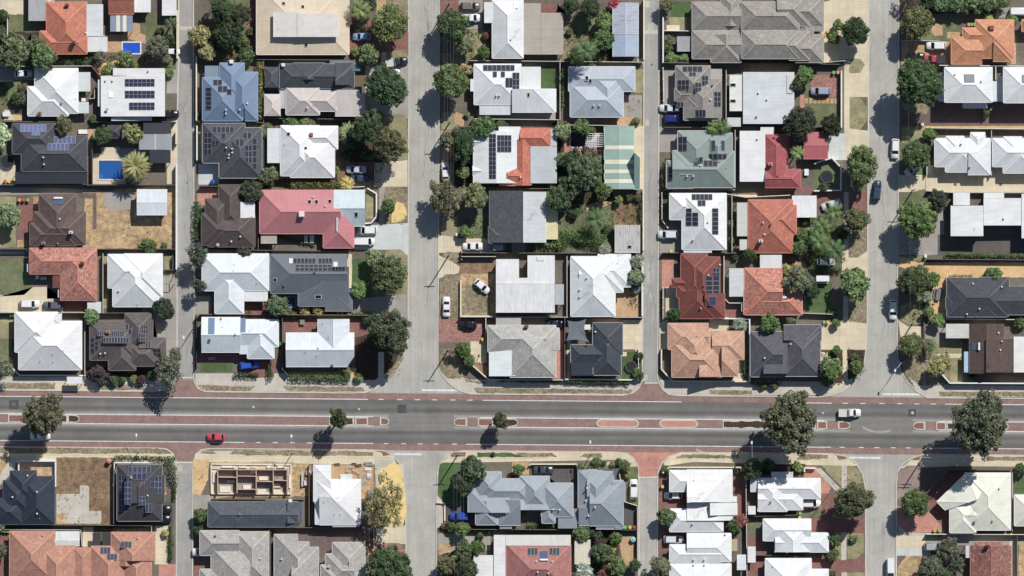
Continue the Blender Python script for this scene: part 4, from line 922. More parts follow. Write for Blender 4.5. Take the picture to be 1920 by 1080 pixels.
# block L4
pp('redb', (1236, 885, 1290, 1040)); pp('salmon', [(1510, 875), (1532, 875), (1558, 915), (1540, 960), (1500, 960), (1500, 950)], name='brick_paving'); pp('redb', (1370, 885, 1402, 965), (1512, 972, 1622, 1000), (1512, 1045, 1622, 1090), (1540, 925, 1565, 965)); pp('conc', [(1528, 880), (1538, 877), (1578, 918), (1570, 924)], name='footpath'); pp('patchy', [(1540, 873), (1578, 873), (1578, 912)], [(1589, 873), (1612, 880), (1620, 905), (1589, 912)]); pp('conc', (1578, 870, 1588, 925), (1577, 998, 1587, 1050), (1578, 1073, 1588, 1090), name='footpath'); pp('patchy', [(1588, 1000), (1620, 1000), (1620, 1035), (1605, 1048), (1588, 1048)], (1562, 1000, 1577, 1048), (1588, 1074, 1622, 1090)); pp('redb', (1400, 1005, 1430, 1080)); pp('lawn', (1510, 955, 1545, 968)); pp('lawn', (1400, 975, 1425, 1000))
# block L5
pp('pebble', [(1684, 885), (1700, 873), (1725, 873), (1724, 915), (1735, 925), (1700, 940), (1683, 935)]); pp('salmon', [(1682, 950), (1735, 920), (1770, 945), (1770, 998), (1695, 998), (1682, 985)]); pp('redb', [(1735, 915), (1775, 880), (1900, 882), (1900, 995), (1775, 998), (1735, 950)]); pp('cream', (1681, 1000, 1735, 1040), name='driveway'); pp('yard', (1735, 1000, 2300, 1022)); pp('bare', [(1684, 1062), (1700, 1040), (1730, 1040), (1715, 1100), (1684, 1100)], (1910, 1010, 1990, 1100)); pp('cream', (1893, 1010, 1908, 1090)); pp('pale', (1681, 1030, 1745, 1042)); pp('green', (1901, 895, 1960, 925)); pp('conc', [(1684, 985), (1700, 998), (1760, 1000), (1760, 1004), (1684, 1004)])
# wear on the roads: service patches, sealed cracks and turning scuffs
rw = random.Random(11)
for k in range(16):
    xa, xb = rw.choice(((770, 818), (1634, 1680), (338, 358), (1212, 1230)))
    y = rw.choice((rw.uniform(0, 640), rw.uniform(0, 640), rw.uniform(920, 1060))); x = rw.uniform(xa, xb-8); w, h = rw.uniform(5, 12), rw.uniform(6, 26)
    ground('asphalt_patch', rw.choice(('lane', 'street', 'street')), [(x, y), (min(xb, x+w), y+.6), (min(xb, x+w)-.5, y+h), (x+.4, y+h-.5)], RZ+.006+.0006*k)
for k in range(30):
    if rw.random() < .7:
        xa, xb = rw.choice(((770, 818), (1632, 1680), (338, 358), (1212, 1230))); x, y = rw.uniform(xa, xb), rw.uniform(0, 640); pts = []
        for q in range(8): pts.append((min(xb, max(xa, x)), y)); x += rw.uniform(-4, 4); y += rw.uniform(5, 14)
    else:
        x, v = rw.uniform(0, 1500), rw.choice((rw.uniform(747, 772), rw.uniform(797, 822))); pts = []
        for q in range(7): pts.append((x, ml(v)(x))); x += rw.uniform(10, 30); v += rw.uniform(-1.2, 1.2)
    strip('crack_seal', 'main', pts, .06, RZ+.0165+.0002*k)
for cx, cy, r, a0, a1 in ((1650, 788, 40, 215, 300), (1330, 833, 30, 215, 250), (1010, 830, 40, 230, 262), (770, 905, 36, 280, 350), (300, 812, 60, 240, 262)):
    strip('tyre_scuff', 'lane' if cy < 815 else 'street', [(cx+r*math.cos(math.radians(a0+(a1-a0)*t/10)), cy-r*.55*math.sin(math.radians(a0+(a1-a0)*t/10))) for t in range(11)], .5, RZ+.0175)
# ------------------------------------------------------------------ buildings (all measures in photo pixels)
WH = (236, 237, 238); WG = (226, 230, 234); LG = (196, 204, 212); CH = (84, 86, 94); SL = (84, 92, 102); PB = (62, 66, 92)
H = house
# --- block west of the narrow west lane
H('grey carport roof with one yellow translucent strip', [('carport_roof', 'metal', (168, 170, 172), 2.7, [(55, -20, 91, 40, ''), (97, -20, 104, 40, '')]), ('translucent_strip', 'flat', (214, 208, 176), 2.7, [(91, -20, 97, 40, '')])], cat='carport', kind_name='carport')
H('orange tiled house beside a corrugated white patio', [('roof', 'tile', (206, 116, 84), 2.9, [(89, 5, 165, 102, 'NSEW'), (77, 59, 150, 102, 'NSW')]), ('patio_roof+', 'corr', (214, 216, 216), 2.7, [(148, 9, 195, 69, '', None, .25)]), ('patio_roof', 'flat', (230, 230, 228), 2.6, [(165, 69.5, 203, 98, 'S')])], extras=[('chimney', 128, 11), ('chimney', 141, 81), ('vent', 163, 63)])
H('small orange tiled house with blue striped patio', [('roof', 'tile', (200, 110, 80), 2.9, [(205, -25, 253, 27, 'NS')]), ('garage_roof', 'metal', WH, 2.8, [(253.5, -25, 284, 24, '')]), ('patio_roof', 'metal', (132, 146, 166), 2.6, [(208, 27.5, 219.5, 60, ''), (226.5, 27.5, 231.5, 60, ''), (238.5, 27.5, 250, 60, '')]), ('translucent_strip', 'flat', (226, 222, 196), 2.6, [(219.5, 27.5, 226.5, 60, ''), (231.5, 27.5, 238.5, 60, '')])])
H('small white shed on the west lane edge', [('roof', 'metal', WH, 2.5, [(306, -20, 332, 30, 'W', .06)])], cat='shed', kind_name='shed')
H('white hipped house with grey side patio', [('roof', 'metal', (234, 235, 234), 2.9, [(67, 129, 148, 213, 'NSEW'), (54, 163, 130, 218, 'NSEW')]), ('patio_roof', 'metal', (206, 212, 210), 2.5, [(148.5, 136, 171, 172, 'E'), (148.5, 192, 168, 213, 'E')])], extras=[('vent', 118, 194, (150, 150, 145)), ('chimney', 77, 213, (150, 110, 80)), ('pipe', 144, 185)])
H('flat white house with three solar rows', [('roof', 'flat', (234, 237, 242), 3.4, [(192, 143, 311, 219, 'W', .04), (214, 129, 311, 143.5, 'W', .04)]), ('box_roof', 'flat', (230, 230, 224), 3.7, [(214, 129, 240, 143, '')]), ('verandah_roof', 'metal', (206, 212, 222), 2.6, [(210, 219.5, 286, 227, 'S')]), ('awning', 'metal', (220, 224, 230), 2.6, [(185, 150, 191.5, 200, 'W')])], panels=[(236, 149, 292, 163, 7, 2, (50, 52, 78)), (236, 171, 292, 185, 7, 2, (50, 52, 78)), (244, 193, 292, 207, 6, 2, (50, 52, 78))], extras=[('vent', 200, 152), ('vent', 213, 152), ('dish', 203, 206), ('vent', 280, 134), ('hatch', 205, 173, 214, 184, (224, 224, 224))])
H('charcoal tiled house with pale framed solar panels', [('roof', 'tile', (88, 90, 98), 2.9, [(25, 232, 107, 289, 'NSEW'), (42, 255, 165, 322, 'NSEW')]), ('verandah_roof', 'metal', (56, 60, 70), 2.5, [(30, 322.5, 165, 345, 'S')])], panels=[(40, 234, 89, 248, 6, 1, (96, 110, 156), .07), (62, 248.5, 78, 255, 2, 1, (96, 110, 156), .07), (103, 256, 144, 270, 5, 1, (86, 92, 130), .07), (92, 269.5, 132, 283, 5, 1, (86, 92, 130), .07)], extras=[('vent', 84, 296), ('vent', 85, 309), ('aerial', 153, 286), ('pipe', 94, 258)], gutter=(120, 122, 128))  # dark verandah strip: shadow south of the eaves, put in as roof colour
H('small dark gabled shed beside the pool', [('roof', 'tile', (84, 84, 92), 2.4, [(203, 236, 229, 259, 'NSEW')])], cat='shed', kind_name='shed')
H('grey carport with two dark slatted bays', [('carport_roof', 'metal', (158, 162, 166), 2.6, [(262, 252, 291, 281, 'S'), (294, 252, 322, 281, 'S')]), ('translucent_strip', 'flat', (196, 194, 186), 2.6, [(291, 252, 294, 281, 'S')]), ('slatted_roof+', 'corr', (66, 68, 80), 2.6, [(270, 231, 322, 251.5, 'N'), (282, 281.5, 321, 306, 'S')])], cat='carport', kind_name='carport')
H('brown tiled house beside a bare yellow yard', [('roof', 'tile', (116, 98, 94), 2.9, [(75, 364, 145, 461, 'NSEW'), (66, 397, 162, 459, 'NSEW'), (58, 418, 130, 461, 'NSW')]), ('porch_roof', 'tile', (138, 122, 116), 2.6, [(60, 419, 76, 432, '')])], extras=[('heater', 103, 374, 120, 384, 'N'), ('vent', 115, 411), ('chimney', 136, 436, (216, 208, 200)), ('chimney', 84, 456, (150, 120, 110)), ('vent', 110, 457, (150, 130, 120))])
H('freestanding white shed on the bare yellow yard', [('roof', 'metal', (222, 228, 234), 3.0, [(258, 356, 315, 403, 'NS', .14)])], cat='shed', kind_name='shed', wall=(180, 184, 190))
H('mottled red tiled L-shaped house', [('roof', 'worn', (206, 128, 106), 2.9, [(57, 465, 183, 514, 'NSEW'), (115, 467, 183, 563, 'NSEW')]), ('porch_roof', 'tile', (150, 78, 66), 2.6, [(100, 515, 115, 540, 'W')]), ('awning', 'flat', (222, 222, 222), 2.3, [(52, 495, 57, 510, ''), (110, 543, 115, 558, '')])], extras=[('chimney', 157, 494, (110, 60, 50))], gutter=(170, 120, 110))
H('small flat white shed behind the mottled roof', [('roof', 'flat', (216, 216, 212), 2.3, [(165, 566, 191, 586, 'S')])], cat='shed', kind_name='shed')
H('white hipped house by the west lane driveway', [('roof', 'metal', (232, 235, 239), 2.9, [(204, 477, 252, 540, 'NSW'), (213, 477, 300, 575, 'NSEW'), (234, 476, 306, 556, 'NSEW')]), ('porch_roof', 'metal', (204, 210, 218), 2.8, [(272, 495, 306, 516, 'E', .1)])], extras=[('vent', 225, 545), ('pipe', 246, 508), ('pipe', 260, 570)])
H('big white hipped house beside the main road', [('roof', 'metal', (235, 236, 238), 3.0, [(30, 585, 110, 660, 'NSEW'), (37, 602, 155, 693, 'NSEW')]), ('patio_roof', 'metal', (224, 226, 226), 3.2, [(88, 588, 118, 611, 'NSE', .15)])], extras=[('pipe', 79, 675), ('pipe', 103, 662), ('pipe', 122, 656), ('pipe', 103, 677)])
H('brown tiled house crowded with solar panels', [('roof', 'tile', (116, 106, 106), 2.9, [(236, 588, 288, 655, 'NSEW'), (170, 603, 262, 675, 'NSEW'), (182, 612, 235, 640, 'NS'), (262, 633, 312, 670, 'NSE'), (205, 650, 256, 694, 'SEW'), (240, 640, 298, 686, 'NSEW')])], panels=[(185, 620, 201, 630, 4, 1), (211, 620, 235, 631, 6, 1), (196, 632, 244, 643, 9, 1), (267, 609, 279, 625, 3, 2), (262, 625, 274, 641, 3, 2), (171, 633, 179, 662, 1, 3), (179, 640, 187, 656, 1, 2), (237, 607, 249, 618, 2, 1), (243, 617, 255, 627, 2, 1), (275, 639, 284, 652, 2, 1), (289, 653, 303, 670, 2, 2)], extras=[('vent', 190, 663), ('vent', 199, 662), ('pipe', 257, 604), ('pipe', 263, 604), ('chimney', 205, 622, (180, 120, 100))])
H('white bus shelter roof on the main road footpath', [('shelter_roof', 'flat', (238, 238, 238), 2.6, [(127, 706, 156, 719, 'S')])], cat='bus shelter', kind_name='bus_shelter')
# --- between the west lane and the wide street
H('large tan roofed house with raised upper deck', [('roof', 'metal', (216, 198, 170), 3.0, [(482, -30, 655, 103, 'NSEW', .22)]), ('upper_roof+', 'metal', (216, 210, 204), 5.2, [(559, 27, 636, 71, 'E', .04), (515, 24, 559, 71, 'W', .04)])], extras=[('skylight', 530, 5, 536, 11), ('skylight', 566, 11, 572, 17), ('skylight', 572, 82, 578, 89), ('pipe', 524, 54), ('vent', 565, 74)], gutter=(232, 224, 206))
H('blue metal roofed house', [('roof', 'metal', (118, 140, 168), 2.9, [(413, 119, 459, 190, 'NSEW'), (381, 146, 456, 227, 'NSEW'), (428, 136, 484, 222, 'NSEW'), (460, 158, 484, 227, 'SE')]), ('patio_roof', 'metal', (128, 146, 162), 2.6, [(385, 124, 413, 146, '')])], panels=[(401, 150, 418, 161, 2, 1), (410, 162, 428, 174, 2, 1), (427, 168, 436, 179, 1, 1), (387, 165, 398, 207, 1, 5)], extras=[('vent', 425, 207), ('vent', 425, 214), ('vent', 451, 207), ('vent', 465, 195), ('cooler', 435, 117, .45)])
H('grey tiled house carrying scattered solar panels', [('roof', 'tile', (98, 100, 108), 2.9, [(381, 232, 460, 306, 'NSEW'), (412, 240, 492, 334, 'NSEW')])], panels=[(400, 238, 440, 249.5, 5, 1), (416, 250, 425, 262, 1, 1), (384, 249, 398, 290, 2, 4), (399, 264, 412, 273, 2, 1), (457, 249, 473, 261, 2, 1), (443, 261, 459, 275, 2, 1), (461, 273, 474, 306, 2, 3), (475, 260, 483, 318, 1, 5)], extras=[('vent', 426, 278), ('vent', 437, 280), ('vent', 437, 287), ('vent', 431, 291), ('vent', 430, 297)], gutter=(176, 178, 182))
H('dark brown gabled house with white clear patio', [('roof', 'tile', (104, 92, 90), 2.9, [(411, 347, 455, 425, 'NSEW'), (386, 373, 432, 440, 'NSEW'), (379, 400, 420, 460, 'NSW'), (392, 402, 479, 463, 'NSEW')]), ('patio_roof', 'corr', (236, 238, 240), 3.2, [(452, 379, 479, 409, 'E')])], extras=[('vent', 452, 444), ('vent', 435, 453), ('dish', 410, 459)])
H('white house with grey wing and hipped front gable', [('roof', 'metal', (224, 230, 236), 2.9, [(380, 476, 505, 545, 'NSEW'), (404, 505, 458, 588, 'NSEW')]), ('patio_roof', 'metal', (234, 235, 235), 2.6, [(459, 541, 503, 565, 'S')])], extras=[('pipe', 441, 495), ('pipe', 440, 507), ('pipe', 484, 530)])
H('white house with two blue roof strips', [('roof', 'metal', (222, 230, 238), 2.9, [(379, 595, 452, 660, 'NS'), (430, 599, 523, 650, 'NSEW'), (465, 605, 515, 672, 'NSEW')]), ('verandah_roof', 'metal', (210, 222, 232), 2.8, [(450, 645, 516, 664, 'S', .12)])], panels=[(392, 595.5, 404, 626, 1, 1, (106, 128, 160), .01), (452, 596, 462, 622, 1, 1, (106, 128, 160), .01)], extras=[('vent', 416, 597, (190, 150, 120)), ('pipe', 419, 612), ('vent', 443, 626), ('dish', 398, 632), ('pipe', 470, 619)])
H('dark slate house with timber deck frame', [('roof', 'tile', (86, 92, 100), 2.9, [(525, 121, 665, 167, 'NSEW'), (550, 119, 610, 150, 'NEW'), (630, 118, 665, 160, 'NE')]), ('patio_roof', 'tile', (92, 98, 106), 2.5, [(497, 126, 524, 165, 'NSEW', .3)]), ('carport_roof', 'metal', (124, 126, 126), 2.7, [(619, 114, 694, 124, '')]), ('pergola_roof+', 'corr', (128, 112, 84), 2.4, [(666, 142, 688, 163, '')])], extras=[('cooler', 532, 123, .4)], panels=[(657, 125, 676, 134, 1, 1, (88, 116, 124), .05)], gutter=(150, 152, 152))
H('beige metal roofed house beside the slate one', [('roof', 'metal', (196, 186, 182), 2.9, [(537, 164, 600, 216, 'NSEW'), (555, 171, 632, 209, 'NSE')]), ('garage_roof', 'metal', (196, 188, 184), 2.8, [(629, 169, 675, 218, 'S', .04), (675, 176, 685, 218, 'S', .04)]), ('pavilion_roof', 'metal', (202, 192, 186), 2.7, [(496, 177, 527, 218, 'NSEW', .35)]), ('link_roof', 'flat', (190, 184, 182), 2.6, [(523, 163, 588, 170, ''), (525, 170.5, 540, 204, '')])], extras=[('vent', 577, 203), ('pipe', 590, 196)])
H('white house behind the verge palms', [('roof', 'metal', (234, 236, 238), 2.9, [(527, 236, 600, 330, 'NSEW'), (545, 258, 628, 333, 'NSEW'), (570, 237, 634, 280, 'NSE')]), ('patio_roof', 'metal', (228, 231, 232), 2.6, [(502, 241, 531, 306, 'W')]), ('deck_roof', 'corr', (92, 72, 66), 2.6, [(618, 300, 627, 329, '')])], extras=[('skylight', 539, 249, 545, 255), ('skylight', 572, 276, 577, 281), ('cooler', 585, 253, .4, (170, 90, 84)), ('pipe', 535, 270), ('pipe', 578, 291), ('pipe', 611, 244)])
H('pink metal roofed house with pale blue wing', [('roof', 'metal', (202, 118, 122), 3.0, [(488, 357, 640, 438, 'NSW'), (607, 385, 664, 465, 'SEW')]), ('garage_roof', 'metal', (196, 210, 214), 3.0, [(626.5, 357, 685, 424, 'NS'), (632, 392, 664, 464, 'SE', None, -.1)]), ('pergola_roof', 'corr', (176, 168, 152), 2.4, [(490, 430, 520, 457, '')])], extras=[('skylight', 578, 375, 585, 383), ('skylight', 591, 375, 598, 383), ('skylight', 616, 374, 623, 382), ('skylight', 666, 398, 672, 408), ('cooler', 567, 402, .65, (226, 214, 208)), ('vent', 588, 370, (230, 200, 195)), ('vent', 611, 387, (230, 200, 195))])
H('long slate roof with a big solar array', [('roof', 'metal', (106, 112, 120), 2.9, [(508, 477, 652, 550, 'NSW', .38), (560, 500, 655, 574, 'SW', .2, -.1), (610, 540, 661, 583, 'SE', .15, -.2)])], panels=[(551, 484, 593, 494, 6, 1), (598, 484, 624, 494, 4, 1), (555, 496, 623, 501, 8, 1), (555, 502, 623, 508.5, 8, 1), (624, 500, 648, 508, 4, 1)], extras=[('skylight', 513, 521, 520, 529), ('skylight', 591, 553, 604, 560), ('vent', 591, 511, (80, 80, 84)), ('vent', 534, 535, (110, 110, 112)), ('hatch', 543, 484, 550, 494, (190, 192, 192)), ('hatch', 626, 491, 634, 500, (190, 192, 192))], gutter=(140, 144, 150))
H('white and grey house with chamfered corner', [('roof', 'metal', (212, 218, 224), 2.9, [([(537, 624), (665, 624), (665, 668), (652, 687), (537, 687)], '10010'), (597, 598, 655, 650, 'EW')]), ('porch_roof', 'flat', (228, 232, 234), 2.8, [(649, 638, 665, 660, 'E')])], extras=[('vent', 598, 652), ('pipe', 607, 605), ('pipe', 575, 658), ('pipe', 596, 665), ('pipe', 618, 632), ('dish', 627, 680)])
# --- between the wide street and the cobble-paved middle lane
H('white house joined to a tan corrugated patio', [('roof', 'metal', (232, 235, 236), 2.9, [(923, 2, 981, 110, 'NSEW'), (909, 5, 935, 44, 'W', .05)]), ('patio_roof+', 'corr', (178, 170, 156), 2.7, [(981, 7, 1014, 103, ''), (1014.4, 25, 1056, 103, '')])], extras=[('vent', 958, 75), ('aerial', 970, 60), ('hatch', 963, 3, 971, 17, (214, 214, 216))])
H('long blue grey shed with rusting north end', [('roof', 'metal', (166, 182, 204), 2.8, [(1149, 66, 1196, 107, 'EW', .16)]), ('garage_roof', 'rust', (180, 188, 204), 2.8, [(1149, 6, 1196, 65.6, 'EW', .16)])], cat='shed', kind_name='shed')
H('white house with square grey patio and solar panels', [('roof', 'metal', (230, 232, 234), 2.9, [(889, 121, 977, 197, 'NSEW', .35), (960, 168, 1042, 211, 'SE', .3)]), ('upper_roof', 'metal', (238, 238, 238), 2.9, [(977.5, 127, 1014, 170, 'N', .02), (1013, 167, 1042, 190, 'E', .03)]), ('garage_roof', 'flat', (236, 236, 236), 2.8, [(883, 149, 894, 172, 'W')]), ('verandah_roof', 'metal', (206, 210, 216), 2.6, [(899, 197.5, 957, 216, 'S')])], panels=[(906, 122.5, 965, 134, 7, 1), (924, 135, 932, 146, 1, 1), (939, 135, 947, 146, 1, 1), (948, 147, 961, 165, 2, 1), (961, 137, 974, 174, 2, 3)], extras=[('skylight', 989, 175, 993, 183), ('vent', 931, 180), ('vent', 937, 180)])
H('blue grey hipped house under a palm shadow', [('roof', 'metal', (176, 184, 194), 2.9, [(1066, 126, 1190, 172, 'NSEW', .28), (1110, 139, 1168, 215, 'NSEW', .4), (1069, 157, 1168, 220, 'NSEW', .4)])], extras=[('vent', 1113, 199), ('vent', 1124, 199), ('skylight', 1097, 143, 1103, 152), ('skylight', 1104, 149, 1109, 157)])
H('white house with long solar columns and orange wing', [('roof', 'metal', (230, 235, 240), 2.9, [(888, 246, 975, 344, 'EW', .22), (935, 238, 975, 310, 'E', .1)]), ('garage_roof', 'tile', (210, 108, 76), 2.8, [(975, 242, 1033, 276, 'NSE'), (965, 262, 996, 348, 'EW'), (936, 312, 994, 348, 'NSEW')]), ('dormer_roof', 'metal', (214, 222, 230), 2.8, [(886, 256, 904, 276, 'NS'), (886, 311, 904, 330, 'NS')]), ('patio_roof+', 'corr', (190, 196, 200), 2.8, [(994.5, 275, 1044, 344, '', None, .2), (1032, 242, 1044, 274, '')])], panels=[(917, 252, 930, 336, 2, 10), (932, 254, 959, 286, 4, 3)], extras=[('pipe', 985, 303), ('vent', 976, 333)])
H('green shed with cream stripes', [('roof', 'metal', (150, 178, 166), 3.0, [(1133, 237, 1188, 273.5, 'EW', .14), (1133, 280.5, 1188, 300, 'EW', .14), (1133, 308, 1188, 318.5, 'EW', .14), (1133, 325, 1188, 336.5, 'EW', .14), (1133, 343.5, 1188, 355, 'EW', .14)]), ('translucent_strip', 'flat', (232, 224, 198), 3.0, [(1133, 273.5, 1188, 280.5, 'EW', .14), (1133, 300, 1188, 308, 'EW', .14), (1133, 318.5, 1188, 325, 'EW', .14), (1133, 336.5, 1188, 343.5, 'EW', .14)]), ('lean_to_roof', 'metal', (142, 172, 160), 2.6, [([(1188.5, 287), (1199, 297), (1199, 355), (1188.5, 355)], '0010')])], cat='shed', kind_name='shed')
H('dark grey gabled house with a light east slope', [('roof', 'tile', (106, 108, 114), 3.0, [(918, 358, 981, 455, 'W', .32), (916, 425, 946, 456, 'NSW', .4)]), ('garage_roof+', 'corr', (196, 200, 202), 3.0, [(981, 360, 1023, 455, 'E', .32, .3)]), ('patio_roof', 'flat', (216, 206, 156), 2.6, [(1023.5, 387, 1046, 449, 'E')])], extras=[('pipe', 961, 370), ('aerial', 1000, 401)])
H('square shed streaked with rust', [('roof', 'rust', (196, 194, 190), 2.6, [(1152, 422, 1200, 473, 'S', .07)])], extras=[('skylight', 1176, 460, 1184, 466)], cat='shed', kind_name='shed')
H('flat white building streaked with grime', [('roof', 'flat', (238, 238, 238), 3.6, [(930, 486, 973, 532, ''), (989, 479, 1040, 532, ''), (973, 521, 989, 532, '')]), ('upper_roof', 'grime', (236, 236, 234), 3.6, [(930, 532.5, 1040, 585, 'S', .05)]), ('side_roof', 'flat', (176, 180, 184), 2.8, [(1040.5, 533, 1057, 571, '')])], extras=[('hatch', 1006, 482, 1020, 489, (200, 200, 196))])
H('white hipped house with stepped east gables', [('roof', 'metal', (230, 235, 239), 2.9, [(1070, 481, 1153, 593, 'NSEW'), (1085, 481, 1168, 548, 'NSE', .3), (1120, 477, 1182, 538, 'NSE', .25)]), ('lean_to_roof', 'metal', (214, 220, 226), 2.8, [(1157, 476, 1179, 495, 'E', .1)])], extras=[('vent', 1100, 521), ('vent', 1087, 543), ('vent', 1087, 556), ('pipe', 1158, 493), ('aerial', 1108, 535)])
H('light grey tiled house with white flat front', [('roof', 'tile', (180, 178, 172), 2.9, [(915, 610, 1024, 660, 'NSW'), (956, 610, 1042, 707, 'NSEW'), (1000, 615, 1048, 656, 'NE', .3)]), ('garage_roof', 'flat', (230, 234, 236), 2.9, [(918, 650, 966, 705, 'W', .04)]), ('carport_roof', 'metal', (176, 176, 172), 2.6, [(930, 596, 977, 610, '')])], extras=[('chimney', 987, 612, (110, 90, 80)), ('pipe', 1000, 622), ('pipe', 996, 667)])
H('dark slate house beside two grey shade sails', [('roof', 'tile', (80, 86, 96), 2.9, [(1111, 605, 1167, 665, 'NSEW'), (1112, 622, 1164, 686, 'NSEW'), (1070, 646, 1140, 681, 'NSW'), (1112, 655, 1164, 703, 'SEW')]), ('verandah_roof', 'tile', (64, 72, 88), 2.7, [(1071, 681, 1112, 704, 'S', .1)])], extras=[('vent', 1099, 648, (70, 72, 80)), ('vent', 1116, 622), ('pipe', 1124, 675)], gutter=(170, 170, 168))
# --- between the middle lane and the east street
H('pair of attached grey tiled units with twin hips', [('roof', 'tile', (158, 152, 144), 3.0, [(1297, 5, 1389, 57.5, 'NSW'), (1350, -10, 1389, 50, 'NEW'), (1297, 58.5, 1389, 111, 'NSW'), (1332, 66, 1389, 118, 'SEW'), (1389, 5, 1497, 57.5, 'NSEW', None, .8), (1389, 58.5, 1497, 111, 'NSEW', None, .8), (1455, -12, 1516, 50, 'NSE', None, .5), (1478, 60, 1516, 114, 'NSE', None, .5), (1490, -5, 1543, 50, 'NSE'), (1490, 66, 1543, 118, 'NSE'), (1476, 50, 1543, 60, ''), (1497, 36, 1524, 70, 'EW', .25)])], extras=[('aerial', 1408, 38), ('aerial', 1405, 83), ('pipe', 1447, 25), ('pipe', 1447, 30)], gutter=(178, 174, 166))
H('small grey garden shed behind the twin units', [('roof', 'metal', (164, 166, 168), 2.2, [(1269, 69, 1295, 96, 'S')])], cat='shed', kind_name='shed')
H('taupe tiled house with seven solar groups', [('roof', 'tile', (148, 142, 136), 2.9, [(1266, 124, 1331, 190, 'NSEW'), (1282, 150, 1352, 222, 'NEW'), (1264, 166, 1300, 190, 'NSW'), (1281, 176, 1350, 226, 'NSEW')]), ('patio_roof', 'metal', (176, 166, 156), 2.6, [(1330, 130, 1353, 160, 'E')])], panels=[(1279, 125, 1316, 136, 4, 1), (1291, 136.5, 1304, 144, 2, 1), (1315, 143, 1327, 162, 2, 2), (1302, 156, 1314, 174, 2, 2), (1270, 151, 1291, 170, 3, 2), (1269, 192, 1281, 202, 2, 1), (1338, 173, 1351, 201, 2, 3), (1303, 207, 1322, 221, 3, 1)], extras=[('vent', 1334, 162, (70, 65, 62)), ('vent', 1331, 188)], gutter=(160, 154, 148))
H('flat light grey house with cream skylit strip', [('roof', 'metal', (206, 210, 214), 3.2, [(1392, 136, 1487, 233, 'E', .03)]), ('patio_roof', 'flat', (232, 232, 224), 3.0, [(1367, 141, 1391.5, 209, 'W')]), ('porch_roof', 'flat', (206, 206, 202), 2.6, [(1363, 221, 1389, 238, ''), (1474, 141, 1486, 176, '', None, .8)])], extras=[('skylight', 1368, 157, 1379, 163), ('skylight', 1368, 187, 1379, 193), ('vent', 1421, 175, (240, 240, 240)), ('vent', 1417, 220, (170, 100, 96)), ('vent', 1437, 187, (240, 240, 240))])
H('grey green house with eight solar groups', [('roof', 'metal', (136, 150, 144), 2.9, [(1270, 246, 1340, 330, 'NSEW'), (1249, 302, 1300, 353, 'NSW'), (1260, 283, 1310, 340, 'NSW'), (1260, 284, 1376, 352, 'NSE'), (1318, 250, 1372, 305, 'NEW')])], panels=[(1271, 257, 1287, 284, 2, 2), (1318, 289, 1344, 300, 3, 1), (1344, 289, 1362, 300, 2, 1), (1318, 301, 1344, 313, 3, 1), (1309, 295, 1317, 306, 1, 1), (1299, 301, 1308, 312, 1, 1), (1251, 313, 1259, 341, 1, 2), (1333, 264, 1340, 283, 1, 1, (64, 76, 84)), (1351, 264, 1358, 283, 1, 1, (64, 76, 84))], extras=[('vent', 1287, 331), ('vent', 1299, 331), ('pipe', 1361, 315), ('vent', 1312, 311)], gutter=(190, 198, 194))
H('white house with vertical solar strips', [('roof', 'metal', (234, 237, 240), 2.9, [(1278, 363, 1361, 468, 'NSEW'), (1255, 363, 1285, 412, 'NSW')]), ('verandah_roof', 'metal', (214, 220, 228), 2.7, [(1281, 461, 1334, 474, 'S', .05)])], panels=[(1296, 364, 1335, 375.5, 5, 1), (1307, 376, 1322, 387, 2, 1), (1285, 391, 1296, 424, 1, 4), (1297, 399, 1308, 424, 1, 3), (1334, 391, 1346, 440, 1, 6)], extras=[('vent', 1299, 450), ('vent', 1326, 417), ('pipe', 1350, 380)])
H('red tiled hipped house with solar columns', [('roof', 'tile', (156, 78, 66), 2.9, [(1276, 476, 1326, 560, 'NSEW'), (1285, 482, 1349, 575, 'NSEW'), (1273, 545, 1340, 597, 'SEW'), (1320, 550, 1358, 596, 'SE'), (1259, 522, 1292, 538, 'NSW'), (1268, 535, 1297, 558, 'NSW')])], panels=[(1336, 502, 1348, 519, 2, 2), (1322, 518, 1335, 553, 1, 4), (1336, 518, 1348, 553, 1, 4), (1328, 556, 1342, 573, 1, 1, (56, 60, 100))], extras=[('vent', 1318, 537, (120, 60, 56)), ('vent', 1313, 578, (210, 160, 150)), ('vent', 1327, 516, (220, 200, 196)), ('vent', 1349, 497, (230, 220, 216))], gutter=(186, 108, 100))
H('peach beige tiled house on the middle lane corner', [('roof', 'tile', (202, 156, 130), 3.0, [(1270, 616, 1334, 690, 'NSEW'), (1252, 606, 1328, 655, 'NSW', .3), (1259, 640, 1352, 707, 'NSEW'), (1334, 621, 1394, 674, 'NSE', .38), (1310, 657, 1352, 706, 'NE', .4), (1352, 650, 1383, 705, 'SE', .4)])], extras=[('pipe', 1306, 630, (90, 70, 60)), ('pipe', 1291, 649, (120, 90, 80))], gutter=(206, 176, 152))
H('white roof house joined to a red tiled wing', [('roof', 'metal', (236, 236, 234), 2.9, [(1386, 246, 1433, 341, 'E', .06)]), ('garage_roof', 'tile', (182, 84, 86), 2.8, [(1433.5, 253, 1476, 350, 'NSEW'), (1433.5, 318, 1500, 352, 'NSE')]), ('porch_roof', 'metal', (230, 230, 230), 2.7, [(1425, 239, 1450, 252, '')])], extras=[('vent', 1419, 261), ('vent', 1450, 259, (90, 50, 50)), ('chimney', 1443, 308, (200, 140, 140))])
H('red metal roofed garage with a ridge', [('roof', 'metal', (192, 90, 97), 2.8, [(1505, 249, 1551, 298, 'NS', .16)])], cat='garage', kind_name='garage')
